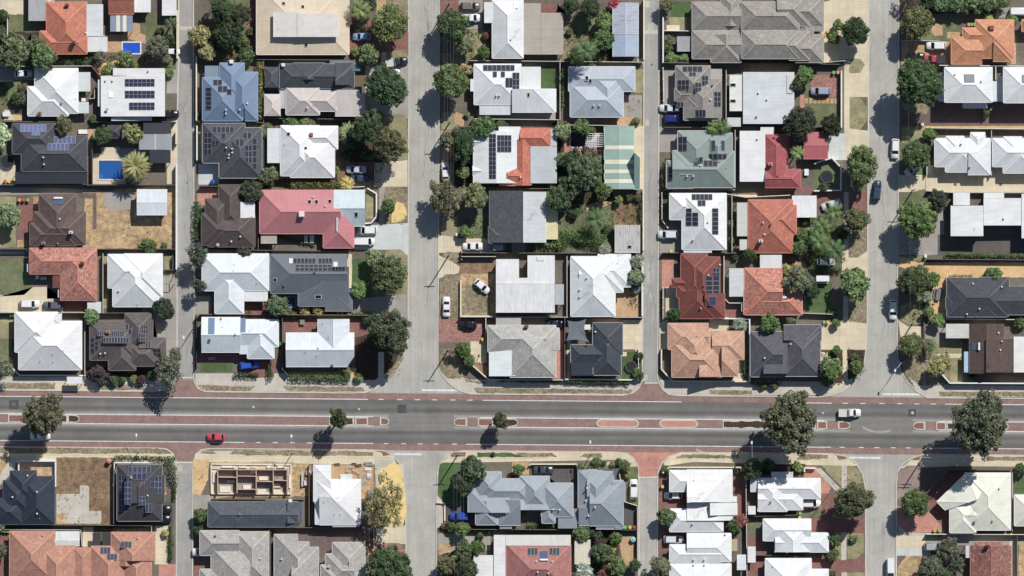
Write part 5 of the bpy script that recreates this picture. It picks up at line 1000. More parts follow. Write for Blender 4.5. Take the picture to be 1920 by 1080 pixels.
H('orange brown tiled house with white carport', [('roof', 'tile', (196, 108, 82), 2.9, [(1402, 375, 1485, 474, 'NSEW'), (1440, 385, 1492, 439, 'NSE')]), ('carport_roof', 'flat', (238, 238, 236), 2.7, [(1484, 367, 1530, 408, '')]), ('patio_roof', 'metal', (206, 206, 198), 2.6, [(1381, 380, 1401.5, 443, 'W'), (1386, 449, 1400, 469, 'W')])], extras=[('vent', 1429, 418), ('vent', 1432, 440), ('chimney', 1425, 452, (220, 200, 190)), ('vent', 1443, 422, (120, 60, 50))])
H('speckled orange tiled house with grey patio', [('roof', 'worn', (216, 128, 100), 2.9, [(1395, 503, 1466, 590, 'NSW'), (1430, 541, 1503, 590, 'NSE'), (1394, 545, 1440, 590, 'SW')]), ('patio_roof', 'metal', (206, 210, 210), 2.6, [(1366.5, 503, 1394.5, 556, 'W')]), ('carport_roof', 'metal', (222, 224, 222), 2.7, [(1424, 478, 1465, 503, '')])], extras=[('heater', 1460, 546, 1473, 556, 'S')], gutter=(222, 180, 168))
H('dark grey tiled house with two hipped pavilions', [('roof', 'tile', (104, 104, 112), 2.9, [(1468, 620, 1537, 705, 'NSEW'), (1468, 609, 1539, 638, 'NE', .3), (1406, 622, 1466, 706, 'NSW'), (1430, 628, 1475, 700, 'N', .2)])], extras=[('vent', 1481, 645), ('vent', 1432, 671)], gutter=(176, 176, 180))
# --- east of the east street
H('orange tiled house with stepped hips', [('roof', 'tile', (212, 146, 108), 2.9, [(1827, 38, 1899, 110, 'NSEW'), (1782, 70, 1840, 121, 'NSW'), (1803, 53, 1840, 80, 'NSW'), (1860, 70, 1895, 116, 'SE'), (1817, 53, 1850, 75, 'NSW')])], extras=[('cooler', 1856, 54, .55, (140, 70, 62))], gutter=(206, 160, 128))
H('orange tiled roof cut by the east frame edge', [('roof', 'tile', (206, 140, 104), 2.9, [(1914, 38, 1980, 60, 'NSEW')])])
H('two storey white hipped house with roof window', [('roof', 'metal', (232, 236, 240), 5.4, [(1768, 128, 1857, 193, 'NSEW', .34)]), ('lean_to_roof', 'metal', (212, 220, 228), 3.0, [(1759, 143, 1775, 191, 'W', .1), (1850, 153, 1868, 191, 'E', .1), (1803, 186, 1849, 203, 'S', .1)])], extras=[('skylight', 1804, 141, 1823, 156, (112, 118, 124)), ('vent', 1787, 141), ('vent', 1836, 154)])
H('two storey white house at the east edge', [('roof', 'metal', (232, 236, 240), 5.4, [(1878, 128, 1966, 194, 'NSEW', .34)]), ('lean_to_roof', 'metal', (206, 214, 224), 3.0, [(1868.5, 143, 1884, 191, 'W', .1)])], extras=[('skylight', 1912, 142, 1932, 157, (112, 118, 124))])
H('white gabled unit with two north gables', [('roof', 'metal', (226, 228, 230), 2.9, [(1751, 260, 1855, 313, 'NSEW', .36), (1818, 249, 1845, 300, 'NEW', .36), (1772, 256, 1806, 290, 'NEW', .36), (1771, 290, 1836, 323, 'SEW', .36), (1813, 288, 1855, 328, 'SE', .36)])], extras=[('vent', 1799, 272, (120, 120, 120)), ('vent', 1817, 313), ('pipe', 1829, 256)])
H('white gabled unit cut by the east edge', [('roof', 'metal', (226, 228, 230), 2.9, [(1859, 260, 1980, 313, 'NSW', .36), (1880, 257, 1914, 290, 'NEW', .36), (1879, 290, 1944, 325, 'SEW', .36)])])
H('large flat white L-shaped block', [('roof', 'flat', (236, 236, 234), 4.2, [(1781, 386, 1841, 443, 'W', .02), (1841.5, 372, 1912, 423, 'E', .02), (1912.5, 364, 1990, 447, 'E', .02)]), ('upper_roof', 'flat', (238, 238, 236), 4.0, [(1785, 362, 1816, 385, ''), (1842, 362, 1880, 371.5, '')])], extras=[('vent', 1879, 410), ('pipe', 1825, 429)], wall=(170, 170, 172))
H('dark charcoal tiled house on the sandy drive', [('roof', 'tile', (86, 88, 98), 2.9, [(1774, 521, 1888, 594, 'NSEW', .38), (1834, 520, 1890, 580, 'NSE', .35), (1862, 537, 1980, 590, 'NSE', .35), (1772, 556, 1800, 580, 'NSW', .3), (1826, 568, 1866, 594, 'SEW', .35)])], extras=[('vent', 1822, 532), ('vent', 1876, 538), ('vent', 1834, 579), ('vent', 1811, 589)], gutter=(150, 152, 158))
H('brown tiled house with white rear patio', [('roof', 'tile', (108, 88, 84), 2.9, [(1816, 607, 1880, 700, 'EW', .35), (1846, 635, 1898, 698, 'E', .3)]), ('patio_roof', 'flat', (236, 234, 228), 2.6, [(1898.5, 631, 1990, 698, 'E')]), ('carport_roof+', 'corr', (206, 204, 200), 2.6, [(1772, 607, 1815.5, 634, 'W')]), ('awning', 'metal', (166, 200, 220), 2.5, [(1806, 659, 1815.5, 698, 'W')])], extras=[('heater', 1819, 642, 1831, 656, 'E'), ('vent', 1870, 624, (230, 230, 230)), ('vent', 1873, 656, (230, 225, 220)), ('aerial', 1855, 677), ('vent', 1876, 640, (200, 190, 186))])
# --- south of the main road
H('navy tiled house next to the empty dirt lot', [('roof', 'tile', (58, 68, 84), 2.9, [(21, 882, 70, 940, 'NSEW'), (8, 900, 60, 960, 'NSEW'), (40, 893, 104, 982, 'NSEW'), (-10, 934, 46, 982, 'NSEW'), (60, 895, 97, 930, 'NE', .3)])], extras=[('vent', 26, 931), ('vent', 72, 921), ('vent', 72, 962), ('pipe', 77, 971), ('vent', 54, 891)], gutter=(80, 90, 104))
H('black tiled square house with blue solar panels', [('roof', 'tile', (82, 80, 86), 3.0, [(221, 871, 305, 976, 'NSEW'), (240, 890, 310, 942, 'E', .35)])], panels=[(242, 873, 285, 885, 5, 1, (56, 62, 86)), (251, 886, 277, 898, 3, 1, (56, 62, 86)), (224, 889, 236, 959, 2, 6, (46, 54, 78)), (237, 902, 249, 944, 2, 4, (46, 54, 78)), (292, 891, 305, 925, 2, 3, (56, 62, 86)), (284, 901, 292, 914, 1, 1, (56, 62, 86)), (263, 929, 275, 946, 2, 2, (56, 62, 86)), (275, 943, 287, 960, 2, 1, (56, 62, 86)), (263, 903, 273, 907, 2, 1)], extras=[('vent', 249, 894), ('vent', 246, 945), ('vent', 263, 946), ('vent', 279, 928)], gutter=(150, 150, 152))
H('pink tiled twin house with white patio between', [('roof', 'tile', (190, 136, 114), 2.9, [(20, 995, 105, 1090, 'NSEW'), (49, 1012, 101, 1052, 'NEW'), (75, 1022, 143, 1120, 'NSEW'), (28, 1035, 75, 1060, 'NSW'), (140, 1026, 175, 1120, 'NSEW', .3), (210, 997, 292, 1050, 'NEW'), (172, 1023, 240, 1120, 'NSEW'), (212, 1013, 265, 1060, 'NEW'), (230, 1036, 285, 1120, 'NSEW')]), ('patio_roof', 'metal', (226, 228, 224), 2.7, [(101, 995, 151, 1012, 'N', .08), (101, 1012, 151, 1023.5, 'S', .2)]), ('pergola_roof+', 'corr', (70, 72, 72), 2.5, [(175, 998, 190, 1023, ''), (193, 998, 212, 1023, '')])], panels=[(190, 1024.5, 209, 1037, 3, 1, (66, 70, 84)), (203, 1036.5, 222, 1048, 3, 1, (66, 70, 84)), (229, 1013.5, 249, 1025.5, 3, 1, (66, 70, 84))], extras=[('vent', 82, 1002, (220, 170, 155)), ('vent', 260, 1008, (210, 170, 155))], gutter=(206, 150, 132))
H('long slate gabled house behind the building site', [('roof', 'tile', (100, 106, 116), 2.9, [(391, 940, 560, 987, 'NSW', .4), (498, 937, 549, 987, 'NSE', .35), (405, 941, 440, 985, 'NSW', .4), (540, 940, 568, 980, 'E', .3)])], extras=[('vent', 451, 963, (150, 152, 156)), ('aerial', 450, 970), ('cooler', 545, 938, .4)], gutter=(130, 136, 144))
H('new white hipped house beside building rubble', [('roof', 'metal', (236, 240, 246), 3.2, [(592, 898, 677, 982, 'NSEW', .36), (589, 871, 622, 940, 'NW', .2), (600, 930, 675, 983, 'SE', .36)]), ('porch_roof', 'flat', (236, 238, 240), 2.9, [(639, 888, 661, 899, ''), (624, 982.5, 668, 987, 'S')])], extras=[('pipe', 610, 927), ('pipe', 610, 938), ('pipe', 629, 962), ('pipe', 640, 962)])
H('grey beige roof with a yellow shade sail', [('roof', 'tile', (172, 168, 162), 2.9, [(376, 994, 450, 1040, 'NSW'), (444, 996, 505, 1090, 'NSEW'), (397, 1024, 470, 1090, 'NW'), (376, 1066, 420, 1100, 'NSW')])], extras=[('vent', 405, 1004, (90, 88, 84)), ('vent', 490, 1046)])
H('grey beige roof in the middle of the row', [('roof', 'tile', (168, 164, 160), 2.9, [(515, 1001, 560, 1100, 'NSW'), (533, 1015, 580, 1100, 'NEW'), (548, 1025, 598, 1090, 'NE'), (530, 1065, 595, 1110, 'NS')])], extras=[('vent', 529, 1047)])
H('grey beige roof beside the large round tree', [('roof', 'tile', (174, 170, 164), 2.9, [(624, 1016, 685, 1080, 'NSEW'), (611, 1037, 665, 1100, 'NSW'), (602, 1058, 650, 1110, 'NSW'), (655, 1050, 684, 1100, 'SE')])], extras=[('dish', 618, 1060), ('pipe', 658, 1031)])
H('blue grey house with stepped gables', [('roof', 'metal', (152, 160, 168), 2.9, [(892, 884, 940, 935, 'NSEW'), (878, 916, 955, 960, 'NW', .3), (905, 897, 995, 942, 'NSEW'), (892, 938, 932, 983, 'SEW'), (934, 936, 976, 984, 'SW'), (975, 892, 1030, 955, 'NSEW'), (1015, 905, 1074, 968, 'NSEW'), (1016, 945, 1041, 980, 'SEW'), (960, 925, 1045, 955, 'N', .25)]), ('link_roof', 'metal', (140, 148, 156), 2.5, [(1046, 953, 1082, 990, 'S'), (937, 980, 960, 991, 'S')])], extras=[('vent', 1037, 954), ('vent', 1049, 955), ('vent', 950, 961)], gutter=(190, 196, 200))
H('blue grey house with a dark shade sail', [('roof', 'metal', (146, 154, 162), 2.9, [(1084, 881, 1150, 981, 'NSEW'), (1100, 880, 1128, 930, 'NE'), (1105, 900, 1168, 985, 'NSE'), (1147, 903, 1171, 941, 'E', .2), (1085, 950, 1166, 984, 'SE', .35)]), ('lean_to_roof', 'metal', (140, 148, 156), 2.6, [(1117, 981, 1166, 991, 'S'), (1152, 943, 1168, 990, 'E', .1)])], extras=[('vent', 1100, 914), ('vent', 1098, 938), ('vent', 1115, 950), ('vent', 1103, 966)], gutter=(186, 192, 196))
H('white roof over a pink tiled house', [('roof', 'tile', (180, 112, 104), 2.9, [(950, 1020, 1070, 1110, 'NSEW')]), ('garage_roof+', 'corr', (232, 232, 230), 2.8, [(888, 1040, 927, 1100, ''), (926, 1002, 948, 1100, '', None, .3)]), ('patio_roof', 'metal', (214, 212, 204), 3.0, [(948.5, 1002, 1070, 1022, 'N')])], panels=[(989, 1026, 1008, 1039, 3, 1, (60, 68, 70)), (1030, 1026, 1049, 1039, 3, 1, (60, 68, 70))], extras=[('heater', 1012, 1032, 1027, 1046, 'S'), ('vent', 1005, 1051), ('vent', 1035, 1051), ('vent', 1008, 1071), ('vent', 1028, 1073)])
H('cream shed with vertical ribs', [('roof', 'corr', (216, 208, 186), 2.5, [(1077, 1011, 1107, 1056, 'S')])], cat='shed', kind_name='shed')
H('white unit with a green grey valley roof', [('roof', 'metal', (234, 235, 233), 2.9, [(1255, 881, 1355, 921, 'NSW', .3), (1287, 880, 1372, 940, 'NE', .3), (1287, 930, 1380, 941, 'E', .2)]), ('pergola_roof', 'corr', (176, 160, 132), 2.6, [(1355, 886, 1371, 900, '')])], extras=[('pipe', 1300, 899), ('aerial', 1313, 924)])
H('white unit with long pale valleys', [('roof', 'metal', (230, 232, 231), 2.9, [(1287, 942, 1372, 975, 'NE', .3), (1255, 953, 1355, 996, 'NSEW', .36), (1330, 942, 1381, 965, 'E', .3)])], extras=[('aerial', 1312, 956), ('vent', 1298, 981)])
H('southern white unit with small timber pergola', [('roof', 'metal', (232, 234, 233), 2.9, [(1287, 999, 1370, 1052, 'NSE', .32), (1255, 1020, 1352, 1056, 'NSW', .32), (1255, 1056, 1370, 1120, 'NEW', .3)]), ('pergola_roof', 'corr', (186, 168, 130), 2.6, [(1371, 1010, 1382, 1032, '')])], extras=[('vent', 1359, 1001), ('vent', 1320, 1048), ('vent', 1300, 1048), ('vent', 1320, 1058), ('vent', 1300, 1058)])
H('white hipped house beside salmon paving', [('roof', 'metal', (234, 236, 238), 2.9, [(1420, 896, 1475, 958, 'NSEW', .34), (1420, 896, 1537, 934, 'NSE', .34), (1420, 915, 1504, 955, 'NSE', .3)]), ('garage_roof', 'metal', (204, 206, 206), 2.7, [(1407, 887, 1425, 922, 'W', .08), (1445, 885, 1486, 896, 'N', .08)])], extras=[('vent', 1444, 940, (150, 150, 150)), ('pipe', 1488, 912), ('pipe', 1473, 938)])
H('white house between red brick driveways', [('roof', 'metal', (230, 233, 235), 2.9, [(1430, 972, 1520, 1013, 'NSW', .34), (1452, 978, 1519, 1034, 'NEW', .34), (1452, 998, 1552, 1034, 'NSE', .34)])], extras=[('pipe', 1488, 996), ('vent', 1474, 1034, (190, 180, 140)), ('pipe', 1502, 1017)])
H('white house at the bottom edge on red paving', [('roof', 'metal', (232, 234, 236), 2.9, [(1434, 1046, 1520, 1120, 'NSEW', .34), (1460, 1066, 1552, 1120, 'NE', .3)])], extras=[('pipe', 1448, 1060)])
H('small white shed between two brick courtyards', [('roof', 'metal', (228, 230, 230), 2.4, [(1381, 1039, 1397, 1068, 'E')])], cat='shed', kind_name='shed')
H('narrow white lean-to by the long fence', [('roof', 'metal', (232, 232, 230), 2.4, [(1401, 1024, 1415, 1054, 'E'), (1402, 948, 1415, 964, 'E')])], cat='shed', kind_name='shed')
H('cream hipped corner house with angled garage', [('roof', 'metal', (232, 226, 208), 2.9, [(1807, 886, 1893, 993, 'NSEW', .34), ([(1809, 887), (1860, 887), (1830, 935), (1771, 956), (1755, 940)], '10011', .3), (1779, 938, 1828, 998, 'NSEW', .34), (1806, 938, 1889, 992, 'NSE', .3)])], extras=[('dish', 1827, 974), ('vent', 1859, 975, (190, 180, 170)), ('vent', 1871, 915, (215, 205, 190)), ('aerial', 1826, 953)])
H('cream roofed house cut by the east edge', [('roof', 'metal', (224, 220, 206), 2.9, [(1900, 927, 1990, 985, 'NSW', .34)])])
H('red brown mottled tile house near the corner', [('roof', 'worn', (160, 96, 82), 2.9, [(1826, 1016, 1877, 1070, 'NSEW'), (1818, 1022, 1894, 1120, 'EW', .36)]), ('patio_roof', 'metal', (216, 220, 224), 2.6, [(1809, 1022, 1825, 1045, 'W')])], extras=[('chimney', 1848, 1023, (80, 40, 36))])
# ------------------------------------------------------------------ trees: verge trees first, then gardens
T = tree
OLV = (92, 94, 66); DKG = (58, 72, 50); LTG = (104, 118, 72); YEL = (142, 134, 84); GRY = (98, 100, 82); SIL = (128, 136, 120); RED = (104, 62, 58); MAR = (82, 58, 58)
rd = 'clipped round tree'
for a in ((731, 47, 32, 'olive green round tree', (88, 96, 58)), (848, 50, 29, 'dark round tree under the power wires', (66, 82, 50)), (845, 155, 32, 'fresh green round tree under the power wires', (82, 100, 56)), (727, 163, 35, 'dense dark green round tree', (60, 76, 52)), (1716, 45, 28, 'olive clipped round tree', (86, 92, 58)), (1601, 60, 25, 'dark glossy round tree', (52, 68, 46)),
          (1714, 291, 26, 'small neat round tree', (74, 86, 52)), (1717, 411, 34, 'bright green round tree', (80, 98, 54)), (731, 515, 33, 'olive round tree over the lawn', (74, 84, 54)), (1711, 526, 29, 'dense dark round tree', (66, 78, 50)), (1706, 646, 22, 'small bright round tree', (82, 96, 56)), (1712, 942, 26, 'ring shaped clipped round tree', (70, 92, 54)), (731, 1062, 40, 'broad dark round tree', (64, 80, 50))):
    T(a[0], a[1], a[2], 'round', a[3], a[4], cat='tree')
T(1718, 157, 42, 'round', 'very large dense dark green tree', (62, 80, 48), h=7.2); T(732, 622, 43, 'gum', 'large dark grey green tree', (74, 82, 62), h=6.0)
T(1612, 312, 33, 'gum', 'lumpy bright green tree', (84, 98, 60), h=5.2, sy=1.2); T(1600, 533, 31, 'loose', 'open leafy green tree', (88, 102, 66), h=4.4); T(1603, 412, 24, 'gum', 'small grey olive tree', OLV, h=3.8)
T(690, 240, 34, 'gum', 'tall dark green tree', (62, 78, 52), h=5.5); T(731, 272, 34, 'gum', 'broad olive gum tree', (80, 84, 60), h=5.0); T(664, 262, 18, 'gum', 'dark leafy tree', DKG)
T(834, 372, 27, 'gum', 'tall olive gum tree with two crowns', OLV, h=6.0, sy=1.5); T(893, 368, 26, 'loose', 'light leafy rounded tree', (98, 106, 72)); T(870, 272, 20, 'gum', 'dark conifer like tree', (58, 80, 50), h=5, sy=1.6); T(838, 264, 17, 'loose', 'grey green small tree', GRY, h=4)
# main road median and verge trees
T(88, 778, 41, 'gum', 'large grey olive gum tree on the median', (88, 86, 66), h=7.0); T(636, 783, 18, 'gum', 'slim dark tree on the median', (74, 80, 56), h=7.6, sy=1.15); T(938, 788, 16, 'gum', 'small round tree on the median', (78, 80, 56), h=5.0)
T(1478, 790, 52, 'gum', 'huge brown olive gum tree on the median', (86, 86, 66), h=8.5); T(1830, 792, 56, 'gum', 'huge grey green gum tree on the median', (80, 86, 68), h=9.5)
T(318, 695, 27, 'wispy', 'airy grey green tree by the lane mouth', (92, 96, 80), h=6.5, sx=1.0, sy=1.4); T(372, 478, 22, 'wispy', 'airy grey tree leaning over the lane', (74, 84, 70), h=6.0, sy=1.2); T(374, 535, 16, 'wispy', 'small airy tree beside the lane', (74, 84, 70), h=5.0)
T(723, 940, 42, 'sparse', 'half bare yellowing tree over bright sand', (112, 108, 72), h=6.0, sy=1.25); T(1597, 938, 36, 'gum', 'scruffy olive tree between brick driveways', (80, 86, 58), h=5.2)
# gardens, west block
for a in ((28, 100, 36, 'loose', 'pale flowering leafy tree', (88, 100, 70)), (84, 108, 28, 'loose', 'spreading pale leafy tree', (82, 96, 64)), (5, 30, 14, 'shrub', 'dark bushy shrub', DKG), (2, 62, 14, 'shrub', 'green garden shrub', None), (237, 110, 17, 'loose', 'leafy tree beside the blue pool', (92, 108, 62)), (298, 90, 25, 'gum', 'grey green bushy tree', GRY), (207, 134, 19, 'shrub', 'leafy green shrub', LTG), (190, 108, 14, 'wispy', 'thin grey shrub', GRY), (253, 122, 10, 'shrub', 'small green shrub', LTG),
          (36, 186, 17, 'shrub', 'dark garden shrub', DKG), (46, 166, 12, 'shrub', 'brownish garden shrub', (96, 88, 66)), (5, 165, 10, 'shrub', 'low green shrub', None), (122, 236, 18, 'gum', 'olive bushy tree', OLV), (194, 254, 17, 'round', 'rounded dark green tree', (62, 78, 50)), (250, 250, 20, 'loose', 'yellow green leafy tree', (102, 112, 68)), (-2, 255, 26, 'loose', 'pale silvery green tree', (142, 156, 116)), (175, 223, 9, 'shrub', 'small dark shrub', None), (319, 138, 9, 'shrub', 'small green shrub', LTG),
          (17, 405, 24, 'loose', 'white flowering leafy tree', (104, 118, 86)), (280, 462, 17, 'shrub', 'dark shrub on the bare yard', (74, 90, 52)), (308, 463, 8, 'shrub', 'small shrub on the bare yard', None), (173, 594, 17, 'loose', 'light green leafy tree', (92, 110, 72)), (308, 579, 19, 'round', 'dark low spreading tree', (52, 62, 50)), (8, 690, 24, 'wispy', 'grey bushy tree', GRY), (32, 645, 11, 'shrub', 'dark shrub', DKG), (185, 702, 20, 'shrub', 'dark maroon shrub', (66, 58, 60)), (214, 712, 12, 'shrub', 'small green shrub', None), (265, 712, 11, 'shrub', 'low maroon shrub', MAR), (250, 710, 9, 'shrub', 'small pale shrub', LTG), (0, 985, 12, 'loose', 'grey round tree', GRY), (2, 1030, 15, 'gum', 'grey green tree', GRY)):
    T(a[0], a[1], a[2], a[3], a[4], a[5])
palm(256, 312, 32, 'huge star shaped date palm', 'date', (124, 124, 78), 5.5); palm(322, 45, 15, 'dark slim palm', 'palm', (70, 84, 58), 4.0)
T(300, 60, 10, 'shrub', 'dark shrub', DKG)
hedge([(112, 110), (176, 112)], 16, 1.6, 'dark green hedge', (66, 82, 52)); hedge([(215, 858), (328, 860)], 9, 1.8, 'dense dark hedge', (52, 70, 44)); hedge([(318, 862), (326, 900)], 18, 2.2, 'tall leafy hedge', (84, 96, 76)); hedge([(329, 905), (327, 935)], 8, 1.4, 'narrow green hedge', (62, 80, 44)); hedge([(320, 988), (320, 1048)], 10, 1.4, 'clipped dark green hedge', (54, 72, 42)); T(310, 1000, 9, 'shrub', 'yellow green shrub', YEL)
# gardens between the west lane and the wide street
for a in ((375, 68, 23, 'loose', 'yellow green leafy tree', (122, 124, 80)), (390, 98, 18, 'loose', 'yellowing leafy tree', (128, 126, 82)), (420, 22, 27, 'gum', 'dark grey green tree', DKG), (452, 28, 22, 'gum', 'dark bushy tree', (60, 66, 48)), (430, 66, 28, 'gum', 'large dark shaded tree', DKG), (430, 104, 16, 'shrub', 'brown green shrub', (94, 90, 62)), (462, 106, 18, 'shrub', 'dark green shrub', None), (470, 60, 10, 'shrub', 'small shrub', None), (693, 102, 23, 'loose', 'white flowering bush tree', (92, 108, 70)), (690, 8, 18, 'gum', 'dark leafy tree', DKG), (665, 97, 10, 'shrub', 'light green shrub', LTG), (371, 215, 8, 'shrub', 'small dark shrub', DKG),
          (545, 232, 17, 'shrub', 'green leafy shrub', (78, 96, 54)), (576, 231, 15, 'shrub', 'yellow green shrub', LTG), (500, 245, 16, 'shrub', 'grey green shrub', OLV), (505, 330, 18, 'loose', 'grey green bushy tree', (84, 92, 66)), (496, 345, 12, 'shrub', 'dark green shrub', DKG), (629, 320, 10, 'shrub', 'yellow green shrub', LTG), (473, 358, 19, 'round', 'round dark tree', (58, 66, 48)), (459, 473, 13, 'round', 'small round dark tree', (70, 76, 66)), (728, 387, 15, 'loose', 'leafy green verge bush', (76, 92, 56)), (703, 485, 19, 'loose', 'pale flowering verge tree', (108, 120, 86)), (675, 545, 17, 'loose', 'light green garden tree', (88, 108, 62)), (521, 574, 22, 'loose', 'bushy grey green tree beside a pool', (88, 102, 74)), (572, 582, 12, 'shrub', 'bronze shrub', YEL), (597, 582, 13, 'shrub', 'bronze green shrub', YEL), (550, 590, 9, 'shrub', 'small green shrub', None),
          (673, 707, 10, 'shrub', 'light green corner shrub', LTG), (690, 600, 12, 'shrub', 'dark shrub', DKG), (467, 590, 8, 'shrub', 'small dark shrub', None), (648, 695, 12, 'shrub', 'grey leafy shrub', OLV), (377, 965, 14, 'loose', 'leafy green tree by the lane', (74, 92, 54)), (372, 993, 12, 'shrub', 'dark lane side shrub', DKG), (395, 988, 7, 'shrub', 'small dark shrub', None), (688, 1030, 8, 'shrub', 'small green shrub', LTG)):
    T(a[0], a[1], a[2], a[3], a[4], a[5])
palm(676, 20, 26, 'tall feathery palm', 'palm', (104, 116, 70), 6.0); palm(655, 252, 25, 'spiky fan palm', 'date', (112, 120, 84), 3.2); palm(650, 345, 18, 'yellow leaved palm', 'palm', (164, 150, 80), 1.6)
hedge([(657, 53), (702, 53)], 14, 1.8, 'dark shaded hedge', (52, 66, 40)); hedge([(488, 118), (488, 222)], 14, 2.2, 'long yellow green hedge', (112, 110, 60)); hedge([(548, 346), (640, 347)], 15, 2.0, 'long bronze green hedge', (96, 98, 56)); hedge([(370, 380), (369, 448)], 14, 2.0, 'tall dark lane side hedge', (58, 82, 46)); hedge([(545, 708), (655, 710)], 14, 1.6, 'low leafy front hedge', (66, 88, 46)); hedge([(505, 676), (506, 710)], 11, 1.5, 'clipped narrow green hedge', (58, 78, 44)); hedge([(440, 703), (484, 704)], 10, 1.4, 'dark clipped hedge', (44, 56, 34)); hedge([(664, 588), (700, 590)], 12, 1.5, 'green leafy hedge', (78, 92, 52)); hedge([(520, 444), (590, 460)], 7, .9, 'low hedge in a shaded passage', (64, 80, 46))
# gardens between the wide street and the middle lane
for a in ((872, 85, 17, 'loose', 'grey green small tree', (92, 102, 76)), (907, 99, 14, 'loose', 'bright green bushy tree', (72, 92, 52)), (912, 68, 9, 'shrub', 'dark red shrub', RED), (872, 130, 13, 'shrub', 'dry olive shrub', (132, 122, 88)), (876, 215, 7, 'shrub', 'small green shrub', LTG), (1070, 10, 18, 'gum', 'dark leafy tree', DKG), (1106, 16, 22, 'gum', 'dark shaded tree', DKG), (1152, 8, 13, 'loose', 'crimson flowering bougainvillea', (150, 52, 70)), (1132, 40, 16, 'loose', 'bright green garden tree', (84, 104, 60)), (1130, 76, 24, 'loose', 'dense green garden tree', (70, 90, 54)), (1082, 104, 18, 'loose', 'leafy green garden tree', (82, 100, 58)), (1124, 104, 16, 'shrub', 'olive garden shrub', OLV), (1054, 142, 7, 'shrub', 'pale green shrub', LTG), (1192, 228, 9, 'shrub', 'brown green shrub', OLV),
          (1055, 246, 18, 'loose', 'grey green leafy tree', (98, 110, 78)), (1090, 240, 17, 'loose', 'bright green leafy tree', (74, 96, 54)), (1108, 246, 12, 'shrub', 'dark green shrub', None), (1035, 258, 9, 'shrub', 'small grey shrub', GRY), (905, 238, 22, 'loose', 'rambling green shrub tree', (76, 96, 56)), (868, 324, 13, 'loose', 'pale leafy small tree', (100, 112, 76)), (872, 434, 12, 'loose', 'bushy green shrub tree', (78, 98, 56)), (940, 236, 14, 'shrub', 'dark green shrub', None),
          (1072, 300, 22, 'gum', 'dark green gum tree', (64, 82, 54)), (1094, 322, 34, 'gum', 'very large grey green gum tree', (80, 92, 68)), (1066, 352, 26, 'gum', 'spreading grey green gum tree', (74, 86, 62)), (1108, 306, 24, 'gum', 'bushy grey gum tree', (84, 94, 70)), (1050, 375, 26, 'gum', 'dark green bushy tree', (60, 76, 52)), (1130, 360, 18, 'loose', 'low green tree', (70, 86, 50)), (1160, 375, 9, 'loose', 'bright green small tree', LTG), (1195, 370, 10, 'shrub', 'brownish shrub', (92, 88, 66)), (1180, 368, 10, 'shrub', 'dark shrub', None), (1024, 366, 10, 'shrub', 'light green shrub', LTG), (1134, 468, 14, 'wispy', 'grey green wispy shrub', SIL), (1193, 490, 14, 'loose', 'silvery leafy tree by the lane', (118, 126, 106)), (1192, 520, 17, 'loose', 'grey green tree by the lane', (98, 108, 82)), (1192, 540, 11, 'shrub', 'silver green shrub', SIL),
          (868, 655, 15, 'loose', 'dark leafy corner tree', (72, 92, 54)), (880, 676, 12, 'loose', 'green corner shrub tree', (78, 98, 56)), (850, 660, 12, 'wispy', 'dry wispy bush', (124, 112, 84)), (1198, 668, 9, 'shrub', 'small dark shrub', DKG), (1196, 702, 13, 'shrub', 'bushy green shrub', (78, 96, 56)), (1005, 470, 9, 'shrub', 'round dark shrub', None)):
    T(a[0], a[1], a[2], a[3], a[4], a[5])
palm(1097, 98, 27, 'feathery dark palm', 'palm', (74, 96, 62), 9.0); palm(1117, 412, 26, 'large feathery green palm', 'palm', (74, 96, 58), 5.5); palm(1134, 48, 14, 'small green palm', 'palm', (88, 112, 66), 4.0)
hedge([(1006, 461), (1048, 458), (1060, 455)], 18, 2.2, 'bright bushy hedge', (84, 104, 58)); hedge([(1055, 440), (1095, 445), (1130, 455)], 28, 2.4, 'broad bushy green hedge', (78, 98, 56)); hedge([(1200, 370), (1202, 424)], 7, 1.6, 'narrow hedge on the lane', (64, 84, 48)); hedge([(1060, 716), (1180, 718)], 9, 1.2, 'low dark street hedge', (58, 76, 44)); hedge([(930, 712), (1050, 715)], 7, .9, 'low dark shrub strip', (56, 72, 44)); hedge([(1056, 130), (1055, 200)], 6, 1.4, 'thin green hedge', (84, 104, 58))
